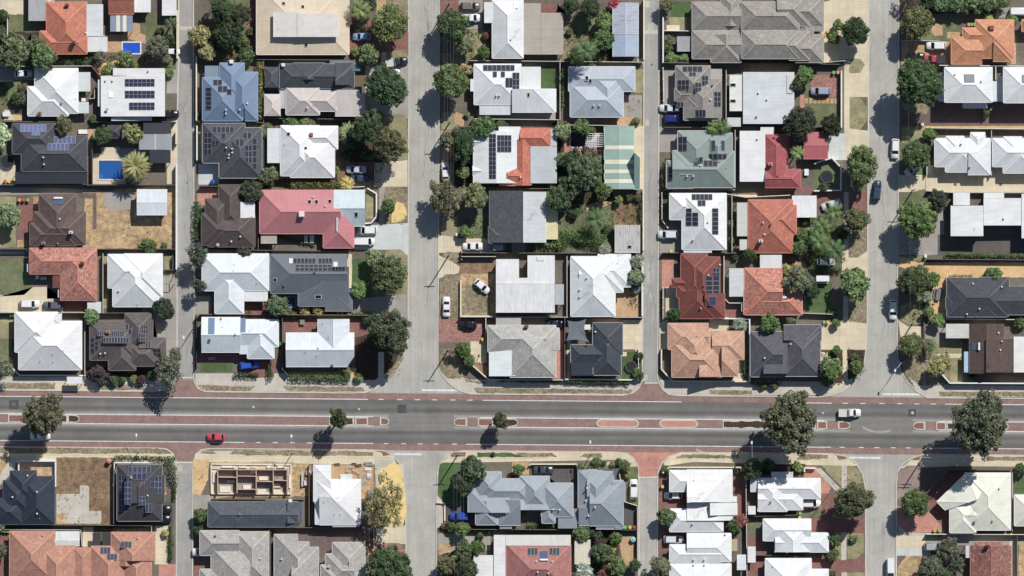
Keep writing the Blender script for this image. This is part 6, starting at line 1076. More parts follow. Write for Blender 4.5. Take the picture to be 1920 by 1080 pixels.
# gardens between the middle lane and the east street
for a in ((1248, 12, 14, 'gum', 'olive lane side tree', OLV), (1252, 75, 11, 'shrub', 'olive shrub', OLV), (1250, 92, 11, 'shrub', 'dark green shrub', None), (1258, 110, 13, 'shrub', 'yellow green shrub', LTG), (1282, 111, 12, 'shrub', 'bright green shrub', LTG), (1268, 110, 9, 'shrub', 'small bright shrub', (84, 112, 54)), (1570, 48, 12, 'loose', 'bright green shrub tree', (84, 106, 60)), (1563, 73, 12, 'loose', 'leafy green shrub tree', (84, 106, 60)), (1508, 142, 18, 'loose', 'green leafy tree', (74, 98, 54)), (1492, 160, 15, 'gum', 'dark shaded tree', DKG), (1497, 231, 30, 'round', 'wide dark round tree', (52, 60, 46)), (1556, 236, 20, 'gum', 'dark shaded tree by the white wall', (50, 60, 44)), (1525, 225, 9, 'shrub', 'bright green shrub', (90, 116, 62)), (1483, 205, 10, 'shrub', 'small dark shrub', None),
          (1543, 352, 12, 'shrub', 'dark garden shrub', DKG), (1500, 232, 6, 'shrub', 'small dark shrub', DKG), (1502, 440, 12, 'loose', 'small green tree', (80, 98, 54)), (1496, 465, 14, 'loose', 'green bushy tree', (70, 90, 52)), (1510, 415, 9, 'shrub', 'dark shrub', None), (1497, 524, 28, 'loose', 'grey green spreading tree', (86, 96, 70)), (1520, 545, 16, 'gum', 'dark leafy tree', DKG), (1476, 507, 12, 'shrub', 'yellow green shrub', (120, 124, 72)), (1560, 585, 9, 'shrub', 'small dark shrub', None), (1567, 606, 8, 'round', 'tiny ball shaped clipped bush', (84, 110, 56)), (1442, 607, 21, 'loose', 'bright bushy tree', (74, 98, 52)), (1481, 600, 10, 'loose', 'small grey tree', GRY), (1568, 656, 8, 'round', 'small ball shaped green bush', (82, 108, 54)), (1557, 690, 22, 'loose', 'bushy green corner tree', (86, 104, 62)), (1604, 688, 15, 'loose', 'leafy green kerb side bush', (78, 94, 58)), (1602, 672, 10, 'shrub', 'dark kerb side shrub', None), (1550, 712, 14, 'shrub', 'dark green corner shrub', (70, 90, 52)),
          (1263, 590, 14, 'round', 'compact dark green bush', (58, 82, 48)), (1386, 607, 14, 'wispy', 'silvery wispy bush', SIL), (1398, 612, 8, 'shrub', 'pale shrub', SIL), (1405, 478, 14, 'gum', 'dark green shaded tree', (56, 74, 44)), (1425, 482, 12, 'shrub', 'dark green shrub', (58, 78, 44)), (1378, 480, 9, 'shrub', 'dark green shrub', DKG), (1398, 690, 6, 'shrub', 'small green shrub', LTG), (1370, 420, 9, 'shrub', 'grey green shrub', GRY), (1372, 450, 8, 'shrub', 'yellow green shrub', LTG), (1450, 722, 10, 'shrub', 'brownish shrub', OLV), (1430, 722, 9, 'shrub', 'dark shrub', None)):
    T(a[0], a[1], a[2], a[3], a[4], a[5])
palm(1336, 240, 17, 'green palm over the fence', 'palm', (86, 108, 56), 4.0); palm(1355, 238, 17, 'dark green palm over the fence', 'palm', (78, 98, 58), 4.2); palm(1493, 288, 17, 'bright green palm', 'palm', (104, 122, 70), 5.0); palm(1562, 398, 22, 'feathery green palm', 'palm', (88, 106, 66), 5.0); palm(1540, 425, 22, 'drooping green palm', 'palm', (84, 104, 62), 4.5); palm(1532, 452, 25, 'large green palm', 'palm', (80, 104, 60), 5.0); palm(1562, 470, 26, 'tall dark green palm', 'palm', (72, 94, 60), 6.0)
hedge([(1254, 298), (1247, 310), (1245, 350)], 11, 1.8, 'curved brown green hedge', (92, 86, 54)); hedge([(1394, 620), (1395, 700)], 6, 1.4, 'thin dark hedge', DKG); hedge([(1515, 505), (1575, 507)], 10, 1.6, 'dark hedge beside the parked car', (50, 64, 40)); hedge([(1410, 718), (1460, 720)], 7, 1.0, 'low street side hedge', (58, 70, 44))
# gardens east of the east street
for a in ((1738, 3, 18, 'gum', 'dark tall tree', DKG), (1762, 6, 18, 'loose', 'leafy green tree', (76, 96, 64)), (1790, 6, 18, 'loose', 'tall leafy green tree', (80, 100, 66)), (1820, 4, 18, 'loose', 'pale leafy green tree', (88, 106, 70)), (1850, 6, 18, 'loose', 'grey leafy green tree', (84, 100, 70)), (1876, 3, 15, 'loose', 'small leafy green tree', (78, 98, 62)), (1700, 0, 18, 'sparse', 'bare twiggy tree', (70, 66, 60)), (1852, 36, 11, 'shrub', 'bright lime shrub', (140, 150, 74)), (1897, 36, 13, 'shrub', 'bright green shrub', (94, 120, 66)), (1846, 215, 10, 'shrub', 'dark green shrub', DKG), (1742, 252, 14, 'loose', 'green leafy small tree', (78, 98, 52)), (1740, 290, 8, 'shrub', 'small dark shrub', DKG), (1757, 376, 20, 'gum', 'dark shaded round tree', (54, 62, 48)), (1748, 524, 14, 'loose', 'bright green leafy bush', (78, 98, 54)), (1736, 556, 12, 'wispy', 'pale grey bush', SIL), (1740, 585, 12, 'loose', 'bright green bush', (82, 102, 58)), (1757, 600, 13, 'loose', 'leafy light green bush', (92, 112, 66)), (1736, 572, 8, 'shrub', 'dark shrub', None), (1860, 516, 20, 'shrub', 'clipped wide green shrub', (72, 92, 52)), (1755, 690, 18, 'loose', 'yellow green spreading bush', (112, 116, 72)), (1768, 678, 13, 'loose', 'light olive bush', (118, 120, 76)), (1822, 706, 9, 'shrub', 'small dark shrub', DKG), (1912, 604, 14, 'shrub', 'bright green shrub', (80, 100, 56)), (1742, 1064, 26, 'gum', 'grey green spreading tree', (80, 88, 72)), (1775, 1030, 24, 'gum', 'grey bushy tree over the driveway', (86, 88, 76)), (1790, 1055, 18, 'gum', 'dark grey tree', (76, 82, 66)), (1770, 1080, 20, 'gum', 'dark green tree at the frame edge', DKG), (1912, 880, 14, 'shrub', 'dark bushy shrub', (70, 86, 54))):
    T(a[0], a[1], a[2], a[3], a[4], a[5])
palm(1742, 648, 16, 'dark slim palm', 'palm', (70, 88, 56), 3.6)
hedge([(1774, 478), (1850, 479), (1940, 481)], 9, 1.8, 'long dark green hedge', (70, 88, 50)); hedge([(1780, 517), (1825, 517)], 5, .8, 'thin clipped dry hedge', (124, 124, 80))
# gardens south of the main road
for a in ((885, 878, 26, 'loose', 'dark leafy spreading tree', (64, 78, 56)), (868, 905, 22, 'loose', 'dark glossy leafy tree', (58, 72, 52)), (972, 880, 13, 'loose', 'small bright bush', (78, 96, 58)), (962, 895, 8, 'shrub', 'maroon shrub', RED), (845, 988, 12, 'shrub', 'dark green shrub', (70, 86, 50)), (868, 990, 15, 'loose', 'leafy green shrub', (80, 98, 56)), (834, 985, 8, 'shrub', 'reddish shrub', (120, 90, 70)), (870, 1028, 18, 'loose', 'dense green bushy tree', (68, 86, 50)), (895, 1025, 16, 'loose', 'bright green bushy tree', (76, 98, 50)), (838, 1058, 20, 'gum', 'olive garden tree', OLV), (875, 1066, 24, 'gum', 'dark garden tree', (58, 72, 46)), (1092, 876, 10, 'shrub', 'green garden shrub', LTG), (1118, 866, 11, 'shrub', 'dark green street shrub', None), (1132, 868, 6, 'shrub', 'small round street shrub', None), (1148, 870, 6, 'shrub', 'tiny green street shrub', LTG), (1160, 865, 8, 'shrub', 'rounded street shrub', None), (1170, 872, 12, 'loose', 'leafy green corner bush', (84, 102, 60)), (1176, 890, 8, 'shrub', 'small corner bush', LTG), (1250, 881, 10, 'shrub', 'dark green corner bush', (66, 86, 48)),
          (1090, 1000, 16, 'loose', 'bright leafy garden tree', (82, 102, 60)), (1118, 1000, 14, 'shrub', 'dark garden shrub', DKG), (1155, 1008, 14, 'loose', 'green leafy shrub', (80, 98, 58)), (1128, 1035, 20, 'loose', 'dense dark green tree', (66, 84, 52)), (1147, 1028, 10, 'shrub', 'yellow green shrub', (136, 146, 84)), (1120, 1015, 10, 'shrub', 'maroon garden shrub', MAR), (1158, 1060, 18, 'loose', 'spreading green garden tree', (76, 94, 58)), (1190, 1060, 13, 'gum', 'dark upright bush', (58, 74, 48)), (1096, 1072, 20, 'wispy', 'silver grey bush', (148, 156, 146)), (1132, 1076, 14, 'shrub', 'reddish brown bush', (104, 74, 66)), (1248, 967, 20, 'loose', 'leafy flowering lane side tree', (82, 98, 64)), (1238, 1062, 22, 'gum', 'olive lane side tree', (94, 100, 72)), (1375, 985, 14, 'loose', 'dark green courtyard tree', (64, 84, 50)), (1388, 975, 14, 'loose', 'red leaved courtyard tree', (120, 70, 64)), (1380, 882, 7, 'shrub', 'small courtyard shrub', None), (1410, 878, 20, 'gum', 'dark shaded bush', DKG), (1440, 872, 16, 'shrub', 'dark street front bush', DKG), (1495, 875, 12, 'shrub', 'yellow green front bush', LTG),
          (1563, 1012, 14, 'loose', 'leafy bush beside the driveway', (70, 86, 54)), (1560, 1040, 12, 'loose', 'green bush beside the driveway', (78, 92, 56)), (1560, 1076, 9, 'shrub', 'small green bush', None), (1600, 1010, 9, 'shrub', 'pale olive bush', LTG), (1212, 1090, 16, 'gum', 'dark lane side bush', DKG)):
    T(a[0], a[1], a[2], a[3], a[4], a[5])
hedge([(990, 985), (1090, 988)], 12, 1.6, 'dark leafy boundary hedge', (66, 86, 50)); hedge([(600, 1000), (600, 1003)], 3, .5, 'tiny green hedge', DKG) if False else None; hedge([(880, 994), (935, 995)], 9, 1.4, 'dark green boundary hedge', (62, 80, 50)); hedge([(188, 990), (270, 990)], 6, 1.0, 'dark shaded shrub strip', (70, 78, 54)); hedge([(1085, 874), (1115, 878)], 9, 1.4, 'leafy front hedge', (72, 92, 52))

for a in ((405, 85, 14, 'shrub', 'dark garden shrub', DKG), (455, 80, 14, 'shrub', 'dark leafy shrub', None), (408, 50, 13, 'shrub', 'dark olive shrub', OLV), (470, 95, 11, 'shrub', 'dark garden shrub', None), (1068, 60, 9, 'shrub', 'olive shrub', OLV), (1110, 125, 10, 'shrub', 'leafy shrub', None), (1140, 20, 10, 'shrub', 'leafy garden shrub', LTG), (1086, 445, 12, 'shrub', 'leafy shrub', None), (1140, 430, 12, 'shrub', 'leafy lawn shrub', None), (1075, 400, 12, 'shrub', 'dark shrub', DKG), (1048, 300, 13, 'loose', 'leafy tree', None), (1120, 340, 14, 'shrub', 'leafy undergrowth shrub', None), (1050, 330, 13, 'shrub', 'dark undergrowth shrub', DKG), (855, 245, 9, 'shrub', 'grey shrub', GRY), (885, 300, 10, 'shrub', 'leafy shrub', None), (850, 300, 8, 'shrub', 'verge shrub', OLV), (690, 290, 14, 'shrub', 'dark verge shrub', DKG), (650, 290, 12, 'shrub', 'dark leafy shrub', DKG), (712, 220, 12, 'loose', 'leafy verge bush', LTG), (1105, 1050, 14, 'shrub', 'dark undergrowth shrub', None), (1110, 1085, 12, 'shrub', 'dark garden shrub', DKG), (1145, 1045, 10, 'shrub', 'olive garden shrub', OLV), (1085, 1030, 10, 'shrub', 'small leafy shrub', None), (855, 1040, 12, 'shrub', 'dark shrub', DKG), (900, 1005, 9, 'shrub', 'leafy shrub', None), (1520, 480, 14, 'shrub', 'leafy shrub', None), (1545, 465, 12, 'shrub', 'leafy shrub', LTG), (1505, 390, 10, 'shrub', 'small shrub', None), (1580, 440, 12, 'shrub', 'dark shrub', DKG), (1520, 435, 11, 'shrub', 'bright garden shrub', LTG), (70, 90, 22, 'loose', 'pale flowering bush', (86, 98, 68)), (55, 118, 14, 'shrub', 'leafy shrub', None), (130, 122, 10, 'shrub', 'dark shrub', DKG), (160, 118, 9, 'shrub', 'dark shrub', None), (235, 135, 10, 'shrub', 'leafy shrub', LTG), (275, 110, 14, 'shrub', 'grey green shrub', GRY), (310, 110, 13, 'shrub', 'grey shrub', GRY), (320, 75, 11, 'shrub', 'dark shrub', DKG), (1130, 985, 9, 'shrub', 'leafy boundary shrub', None), (1770, 12, 14, 'loose', 'leafy tree', (80, 98, 66)), (1806, 14, 14, 'loose', 'leafy tree', (84, 102, 68)), (1836, 14, 14, 'loose', 'leafy tree', (88, 104, 70)), (330, 665, 16, 'wispy', 'airy lane side bush', (88, 94, 76)), (285, 704, 12, 'shrub', 'dark street front shrub', DKG), (230, 712, 9, 'shrub', 'leafy front shrub', None), (700, 640, 14, 'shrub', 'dark shrub', DKG), (1545, 480, 12, 'shrub', 'dark shrub', None)):
    T(a[0], a[1], a[2], a[3], a[4], a[5])
# ------------------------------------------------------------------ vehicles
V = car
SLV = (206, 210, 216); WHT = (238, 240, 242); BLK = (38, 40, 46); NAV = (52, 68, 96); BLU = (40, 84, 190)
V(44, 138, 0, 'hatch', WHT, 'white hatchback'); V(317, 214, 0, 'suv', BLK, 'black van like car'); V(325, 97, 0, 'hatch', WHT, 'small white car', scale=.8)
V(678, 69, 180, 'hatch', (150, 178, 222), 'pale blue hatchback'); V(731, 137, 180, 'sedan', WHT, 'white sedan under tree'); V(744, 116, 8, 'tray', (56, 58, 64), 'black ute with white tray', tray=(196, 196, 192))
V(882, 12, 0, 'suv', (118, 112, 100), 'beige off road car'); V(882, 34, 0, 'ute', WHT, 'white ute')
V(1242+13, 203, 180, 'sedan', SLV, 'silver sedan'); V(1263, 223, 0, 'suv', (34, 46, 120), 'dark blue car')
V(1538, 171, 180, 'suv', (150, 160, 180), 'silver blue hatchback'); V(1755, 86, 180, 'suv', WHT, 'white car with dark sunroof'); V(1717, 106, 0, 'hatch', BLK, 'black car under tree'); V(1752, 111, 180, 'ute', (196, 48, 72), 'red ute with black tray', tray=(52, 58, 60)); V(1912, 22, 0, 'van', WHT, 'white van')
V(1678, 279, -92, 'suv', WHT, 'white car parked along the kerb'); V(1644, 357, 85, 'suv', NAV, 'dark blue wagon parked along the kerb'); V(1711, 317, 215, 'hatch', SLV, 'silver car under the round tree'); V(1558, 384, 198, 'suv', SLV, 'silver car below a palm'); V(1548, 491, 0, 'hatch', WHT, 'white car under palm fronds')
V(668, 318, 180, 'sedan', (186, 192, 206), 'silver sedan'); V(676, 335, 0, 'sedan', NAV, 'navy sedan'); V(835, 321, 92, 'hatch', WHT, 'white hatchback facing north on the verge'); V(688, 432, 180, 'suv', WHT, 'white wagon'); V(683, 453, 0, 'van', (236, 236, 230), 'white van with ribbed roof'); V(886, 462, 180, 'sedan', WHT, 'white sedan'); V(929, 464, 180, 'suv', (146, 150, 158), 'grey car'); V(904, 537, -42, 'hatch', WHT, 'white hatchback parked askew on bare dirt'); V(837, 575, 90, 'sedan', WHT, 'white sedan on dry grass'); V(877, 609, 180, 'hatch', BLK, 'black hatchback on red brick')
V(56, 570, 0, 'suv', WHT, 'white wagon'); V(100, 573, 180, 'suv', (92, 98, 106), 'dark grey car'); V(467, 684, 8, 'suv', BLU, 'bright blue car'); V(1042, 607, 0, 'sedan', (40, 50, 78), 'dark blue car in shade')
V(1252, 440, 180, 'suv', SLV, 'silver four wheel drive'); V(1674, 581, -90, 'suv', WHT, 'white wagon with roof window on the kerb'); V(1593, 774, 0, 'tray', WHT, 'white ute with loaded tray driving on the main road', tray=(206, 200, 190)); V(405, 819, 180, 'hatch', (214, 42, 66), 'bright red hatchback driving on the main road'); V(76, 817, 0, 'sedan', WHT, 'white car half hidden under the gum tree')
V(1019, 881, 0, 'sedan', (70, 74, 82), 'dark grey sedan'); V(1188, 917, 90, 'suv', WHT, 'long white wagon'); V(862, 968, 180, 'suv', (44, 78, 172), 'blue car'); V(1262, 929, 180, 'hatch', WHT, 'white hatchback'); V(1263, 1011, 0, 'suv', SLV, 'silver wagon'); V(1520, 944, 0, 'suv', WHT, 'white car half under the roof'); V(303, 955, 0, 'suv', BLK, 'black car'); V(302, 973, 0, 'suv', BLK, 'second black car'); V(379, 1035, 180, 'suv', (226, 228, 236), 'white hatchback'); V(1751, 1025, 0, 'suv', (166, 168, 170), 'silver car half under trees'); V(1669, 1066, -90, 'van', WHT, 'white van parked along the kerb')

# ------------------------------------------------------------------ boundary fences and walls
F = fence
SIX = (168, 164, 156); DK = (92, 88, 84); WW = (226, 224, 216); CRW = (212, 200, 176); BRN = (116, 92, 78)
for a in (([(0, 125), (172, 124)], 1.8, SIX, 'grey sheet fence'), ([(172, 124), (208, 165)], 1.7, BRN, 'brown slanting fence'), ([(15, 26), (15, 72)], 1.6, CRW, 'cream sheet fence'), ([(61, 58), (61, 95)], 1.8, DK, 'dark sheet fence'), ([(0, 228), (118, 229)], 1.8, DK, 'dark sheet fence'), ([(172, 229), (330, 229)], 1.8, DK, 'long dark sheet fence'), ([(0, 347), (330, 347)], 1.9, DK, 'tall dark boundary fence'), ([(0, 467), (330, 467)], 1.8, DK, 'long dark boundary fence'), ([(0, 586), (165, 586)], 1.8, SIX, 'grey sheet fence'), ([(194, 475), (194, 587)], 1.8, SIX, 'grey sheet fence'), ([(194, 587), (285, 586), (328, 586)], 1.7, DK, 'dark sheet fence'), ([(160, 588), (160, 702)], 1.8, SIX, 'grey sheet fence'), ([(174, 250), (174, 345)], 1.8, DK, 'dark side fence'), ([(178, 168), (178, 185), (168, 185)], 1.6, SIX, 'short grey fence'), ([(325, 478), (325, 506), (308, 506)], 1.6, DK, 'dark corner fence'),
          ([(0, 983), (285, 985)], 1.8, DK, 'long dark boundary fence'), ([(214, 866), (214, 982)], 1.7, DK, 'dark timber fence'), ([(0, 992), (150, 993)], 1.5, SIX, 'grey panel fence'), ([(285, 985), (285, 998)], 1.5, SIX, 'short grey fence'), ([(152, 993), (155, 1024)], 1.6, SIX, 'grey side fence'),
          ([(370, 228), (495, 230)], 1.8, DK, 'dark sheet fence'), ([(375, 349), (487, 350)], 1.8, DK, 'dark boundary fence'), ([(485, 350), (485, 468)], 1.8, DK, 'dark side fence'), ([(376, 468), (655, 471)], 1.9, DK, 'long dark boundary fence'), ([(375, 589), (690, 591)], 1.9, BRN, 'long brown boundary fence'), ([(500, 470), (506, 588)], 1.8, DK, 'dark side fence'), ([(530, 594), (530, 692), (541, 704)], 1.7, DK, 'dark side fence'), ([(482, 112), (655, 113)], 1.8, DK, 'dark boundary fence'), ([(495, 222), (672, 224)], 1.8, DK, 'dark boundary fence'), ([(495, 112), (495, 340)], 1.6, DK, 'long dark side fence'), ([(703, 308), (703, 350)], 1.5, SIX, 'grey sheet fence'), ([(684, 350), (640, 352)], 1.6, WW, 'white boundary fence'),
          ([(880, 114), (1205, 117)], 1.8, SIX, 'long grey boundary fence'), ([(1050, 117), (1050, 225)], 1.8, SIX, 'grey sheet fence'), ([(886, 223), (1050, 225)], 1.8, SIX, 'grey boundary fence'), ([(1050, 234), (1157, 236)], 1.8, SIX, 'grey boundary fence'), ([(890, 353), (1040, 354)], 1.9, DK, 'dark boundary fence'), ([(865, 474), (1200, 475)], 1.9, DK, 'long dark boundary fence'), ([(865, 481), (930, 481)], 1.7, SIX, 'short grey fence'), ([(1063, 480), (1063, 594)], 1.8, SIX, 'grey side fence'), ([(862, 594), (1205, 595)], 1.8, SIX, 'long grey boundary fence'), ([(911, 595), (911, 642)], 1.6, CRW, 'cream side fence'), ([(1059, 596), (1059, 711)], 1.8, DK, 'dark side fence'), ([(1046, 358), (1048, 470)], 1.6, BRN, 'brown side fence'), ([(1046, 226), (1046, 240)], 1.6, SIX, 'short grey fence'), ([(1132, 300), (1132, 240)], 1.6, BRN, 'brown trellis fence'),
          ([(1243, 58), (1296, 58.5)], 1.6, WW, 'white dividing fence'), ([(1243, 118), (1575, 121)], 1.9, DK, 'long dark boundary fence'), ([(1361, 132), (1361, 236)], 1.8, SIX, 'grey side fence'), ([(1245, 239), (1362, 239)], 1.8, DK, 'dark boundary fence'), ([(1362, 237), (1578, 240)], 1.8, DK, 'dark boundary fence'), ([(1378, 243), (1378, 352)], 1.7, SIX, 'grey side fence'), ([(1246, 356), (1378, 356)], 1.8, SIX, 'grey boundary fence'), ([(1352, 362), (1398, 370), (1481, 366)], 1.7, CRW, 'cream boundary fence'), ([(1372, 363), (1372, 470)], 1.8, SIX, 'grey side fence'), ([(1242, 474), (1380, 475)], 1.8, DK, 'dark boundary fence'), ([(1357, 480), (1357, 558), (1366, 568), (1394, 568)], 1.7, WW, 'white angled fence'), ([(1250, 597), (1356, 598)], 1.8, DK, 'dark boundary fence'), ([(1504, 587), (1560, 589)], 1.6, SIX, 'grey panel fence'), ([(1543, 118), (1584, 114)], 1.5, SIX, 'grey sheet fence'),
          ([(1690, 76), (1760, 77)], 1.0, SIX, 'low grey fence'), ([(1760, 123), (2000, 125)], 1.8, WW, 'long white boundary fence'), ([(1866, 123), (1866, 192)], 1.8, WW, 'white side fence'), ([(1736, 240), (2000, 243)], 1.8, CRW, 'long cream boundary fence'), ([(1858, 245), (1858, 330)], 1.7, SIX, 'grey side fence'), ([(1737, 268), (1737, 328)], 1.6, WW, 'white front fence'), ([(1737, 358), (1780, 361), (2000, 362)], 1.7, SIX, 'long grey boundary fence'), ([(1737, 486), (2000, 488)], 1.6, DK, 'dark boundary fence'), ([(1775, 598), (2000, 600)], 1.8, WW, 'long white boundary fence'), ([(1774, 520), (1774, 598)], 1.6, WW, 'white side fence'),
          ([(397, 935), (570, 936)], 1.6, BRN, 'brown site fence'), ([(580, 870), (580, 985)], 1.8, BRN, 'brown side fence'), ([(390, 988), (680, 989)], 1.8, DK, 'long dark boundary fence'), ([(508, 995), (508, 1080)], 1.7, DK, 'dark side fence'), ([(701, 990), (701, 1025)], 1.5, SIX, 'grey front fence'), ([(875, 992), (1195, 993)], 1.8, DK, 'long dark boundary fence'), ([(1083, 870), (1083, 990)], 1.7, DK, 'dark dividing fence'), ([(1160, 880), (1170, 940), (1195, 948)], 1.4, CRW, 'cream corner fence'), ([(1195, 950), (1195, 1055)], 1.6, SIX, 'grey lane fence'), ([(1286, 941), (1380, 941.5)], 2.4, DK, 'dark dividing fence'), ([(1398, 885), (1400, 1080)], 1.8, SIX, 'long grey side fence'), ([(1402, 968), (1495, 965)], 1.7, DK, 'dark boundary fence'), ([(1402, 1040), (1510, 1042)], 1.7, DK, 'dark boundary fence'), ([(1520, 970), (1557, 922)], 1.4, DK, 'dark slanting fence'), ([(1736, 1001), (2000, 1002)], 1.8, CRW, 'long cream boundary fence'), ([(1897, 885), (1897, 996)], 1.8, SIX, 'grey side fence'), ([(1906, 1005), (1906, 1090)], 1.7, DK, 'dark side fence'), ([(1735, 926), (1778, 880), (1895, 881)], 1.9, DK, 'angled corner boundary fence')):
    c = a[2]; F(a[0], a[1], c, a[3], w=.08, cap=tuple(min(240, v*1.18) for v in c))
for a in (([(333, 20), (333, 110)], 1.8, CRW, 'cream lane wall'), ([(331, 245), (331, 270)], 1.8, CRW, 'short cream lane wall'), ([(331.5, 308), (331.5, 505)], 1.9, WW, 'long white lane wall'), ([(25, 691), (37, 703.5), (160, 704)], 1.2, WW, 'white front wall'), ([(36, 890), (36, 864), (105, 864), (105, 912)], 1.5, WW, 'white courtyard wall'), ([(214, 912), (215, 867), (257, 867), (280, 867)], 1.6, WW, 'white corner wall'), ([(369, 106), (369, 226)], 1.8, CRW, 'cream lane wall'), ([(370, 236), (370, 300)], 1.8, WW, 'white lane wall'), ([(689, 353), (706, 363), (706, 406), (696, 418), (684, 419)], 1.1, WW, 'curving white front wall'), ([(864, 525), (864, 593), (925, 593)], .9, CRW, 'low crumbling limestone wall'), ([(861, 663), (917, 712), (935, 712)], 1.5, CRW, 'cream slanting corner wall'), ([(935, 712), (1060, 712)], 1.2, SIX, 'low grey front wall'), ([(1060, 711), (1182, 712)], 1.4, CRW, 'cream front wall'), ([(1207, 0), (1207, 112)], 1.8, CRW, 'cream lane wall'), ([(1206, 356), (1206, 470)], 1.5, CRW, 'low cream lane wall'), ([(1204, 480), (1204, 592)], 1.3, WW, 'white lane wall'),
          ([(1243, 32), (1243, 118)], 1.8, WW, 'white lane wall'), ([(1405, 598), (1405, 713)], 1.9, WW, 'tall white side wall'), ([(1240, 655), (1240, 692), (1261, 715), (1405, 715)], 1.3, CRW, 'cream corner wall'), ([(1357, 597), (1404, 598)], 1.7, WW, 'short white wall'), ([(1455, 587), (1495, 587)], .9, WW, 'low white wall'), ([(1577, 133), (1577, 240)], 1.7, WW, 'white front wall'), ([(1526, 307), (1559, 296), (1576, 314), (1576, 357), (1526, 358)], 1.6, WW, 'white wall around the round trampoline'), ([(1732, 598), (1734, 672)], 1.0, BRN, 'low brown front wall'), ([(1755, 690), (1780, 718), (2000, 719)], 1.7, WW, 'white corner wall'), ([(1242, 887), (1254, 876), (1389, 876), (1389, 884)], 1.4, CRW, 'cream corner wall'), ([(1508, 885), (1508, 877), (1528, 878)], 1.2, WW, 'short white front wall'), ([(819, 942), (834, 943), (834, 976)], .5, CRW, 'low cream kerb wall'), ([(993, 873), (994, 870), (1036, 870), (1081, 870), (1084, 884)], 1.1, CRW, 'cream front wall'), ([(397, 1000), (1, 1000)], 1, WW, 'x') if False else None):
    if a: F(a[0], a[1], a[2], a[3], w=.24, cap=tuple(min(244, v*1.06) for v in a[2]), name='garden_wall', mat='paint')
for a in (([(1241, 362), (1241, 413), (1252, 427)], 1.2, 'white pillared fence by the lane'), ([(1243, 540), (1243, 596)], 1.2, 'white pillared fence beside a cream patio'), ([(1243, 128), (1244, 190)], 1.2, 'white pillared fence on a curved bed'), ([(369, 594), (369, 688)], 1.5, 'dark post fence with wire'), ([(865, 470), (866, 486)], .9, 'short white pillared fence'), ([(1197, 655), (1197, 708), (1183, 712)], 1.2, 'white pillared fence round a lawn'), ([(1506, 870), (1380, 874)], 1.0, 'dark pillared fence') if False else None):
    if a: F(a[0], a[1], (120, 118, 114) if 'dark' not in a[2] else DK, a[2], w=.06, cap=WW if 'dark' not in a[2] else (70, 66, 62), posts=2.6)

# ------------------------------------------------------------------ bins
bins(37, 375, 'orange red green', 8, 0); bins(10, 340, 'red yellow', 8, 0); bins(50, 470, 'green yellow', 7, 0); bins(21, 590, 'green yellow', 6, 0); bins(293, 590, 'green', 8); bins(1546, 66, 'orange yellow', 6, -7); bins(1563, 136, 'green orange', 8, 0); bins(1816, 46, 'orange green yellow', 6, 0); bins(1852, 210, 'red green', 6, -6); bins(1258, 471, 'yellow', 8); bins(1242, 912, 'yellow', 8); bins(1172, 988, 'green yellow red', 9, 0); bins(1752, 994, 'orange green', 9, 0); bins(1755, 1003, 'green red yellow', 7, 0); bins(1499, 970, 'yellow green', 1, -8); bins(519, 643, 'yellow green', 8, 1); bins(634, 587, 'green orange red', 8, 0); bins(905, 636, 'yellow', 8); bins(1545, 604, 'green yellow', 7, 0); bins(10, 995, 'green yellow', 6, 0); bins(310, 925, 'orange', 8); bins(1895, 1002, 'yellow', 8); bins(1491, 1043, 'yellow', 6)

# ------------------------------------------------------------------ ground plants nobody could count
def tufts(name, rects, dens, color, size, hmax, seed):
    r = random.Random(seed); bm = bmesh.new(); tint = bm.loops.layers.float_color.new('tint')
    for x0, y0, x1, y1 in rects:
        for _ in range(int((x1-x0)*(y1-y0)*S*S*dens)):
            px, py = r.uniform(x0, x1), r.uniform(y0, y1); x, y = X(px), Y(py); m = noise.noise((x*.45, y*.45, seed))
            if m < r.uniform(-.5, .35): continue
            z0 = .005; g0 = r.uniform(.55, 1.4); w = r.uniform(.5, 1.3)*size
            for _ in range(r.randint(2, 5)):
                g = g0*r.uniform(.7, 1.3)
                leaf_quads(bm, tint, Vector((x+r.gauss(0, w), y+r.gauss(0, w), z0+r.uniform(.06, hmax))), Vector((r.gauss(0, .5), r.gauss(0, .5), 1)), w*.75, r, (g*r.uniform(.9, 1.3), g, g*.9, 1))
    o = obj(name, bm, MATS['leaf'], None, leafc(color)); o['kind'] = 'stuff'; return o
BEDS = [(396, 0, 470, 112), (655, 226, 716, 304), (845, 238, 884, 350), (1085, 992, 1160, 1080), (1062, 60, 1148, 114), (1036, 230, 1060, 356), (1050, 358, 1150, 382), (600, 226, 655, 236), (496, 335, 640, 352), (830, 1035, 888, 1080), (1700, 0, 1890, 25), (1400, 866, 1510, 890), (0, 60, 112, 126), (160, 690, 300, 712), (1482, 405, 1585, 500), (1040, 380, 1150, 470), (1540, 656, 1580, 720), (1588, 656, 1620, 712), (1060, 712, 1190, 718), (930, 712, 1060, 718), (1405, 716, 1480, 724), (1362, 360, 1384, 470), (485, 120, 497, 340), (170, 100, 240, 122), (700, 300, 720, 350), (862, 55, 920, 112), (1150, 376, 1204, 424), (1180, 476, 1206, 592), (1243, 60, 1270, 118), (1735, 240, 1752, 328), (1740, 660, 1782, 716), (110, 105, 180, 124), (288, 70, 332, 128), (520, 570, 610, 590), (886, 225, 960, 240), (1250, 350, 1262, 412), (860, 404, 918, 447), (1700, 520, 1750, 600), (0, 160, 60, 205), (1396, 690, 1405, 712), (555, 702, 660, 714), (835, 975, 940, 1000), (985, 980, 1085, 993), (180, 986, 275, 996), (1090, 872, 1175, 880), (880, 660, 900, 690)]
tufts('undergrowth', BEDS, 2.6, (74, 84, 54), .22, .5, 3)
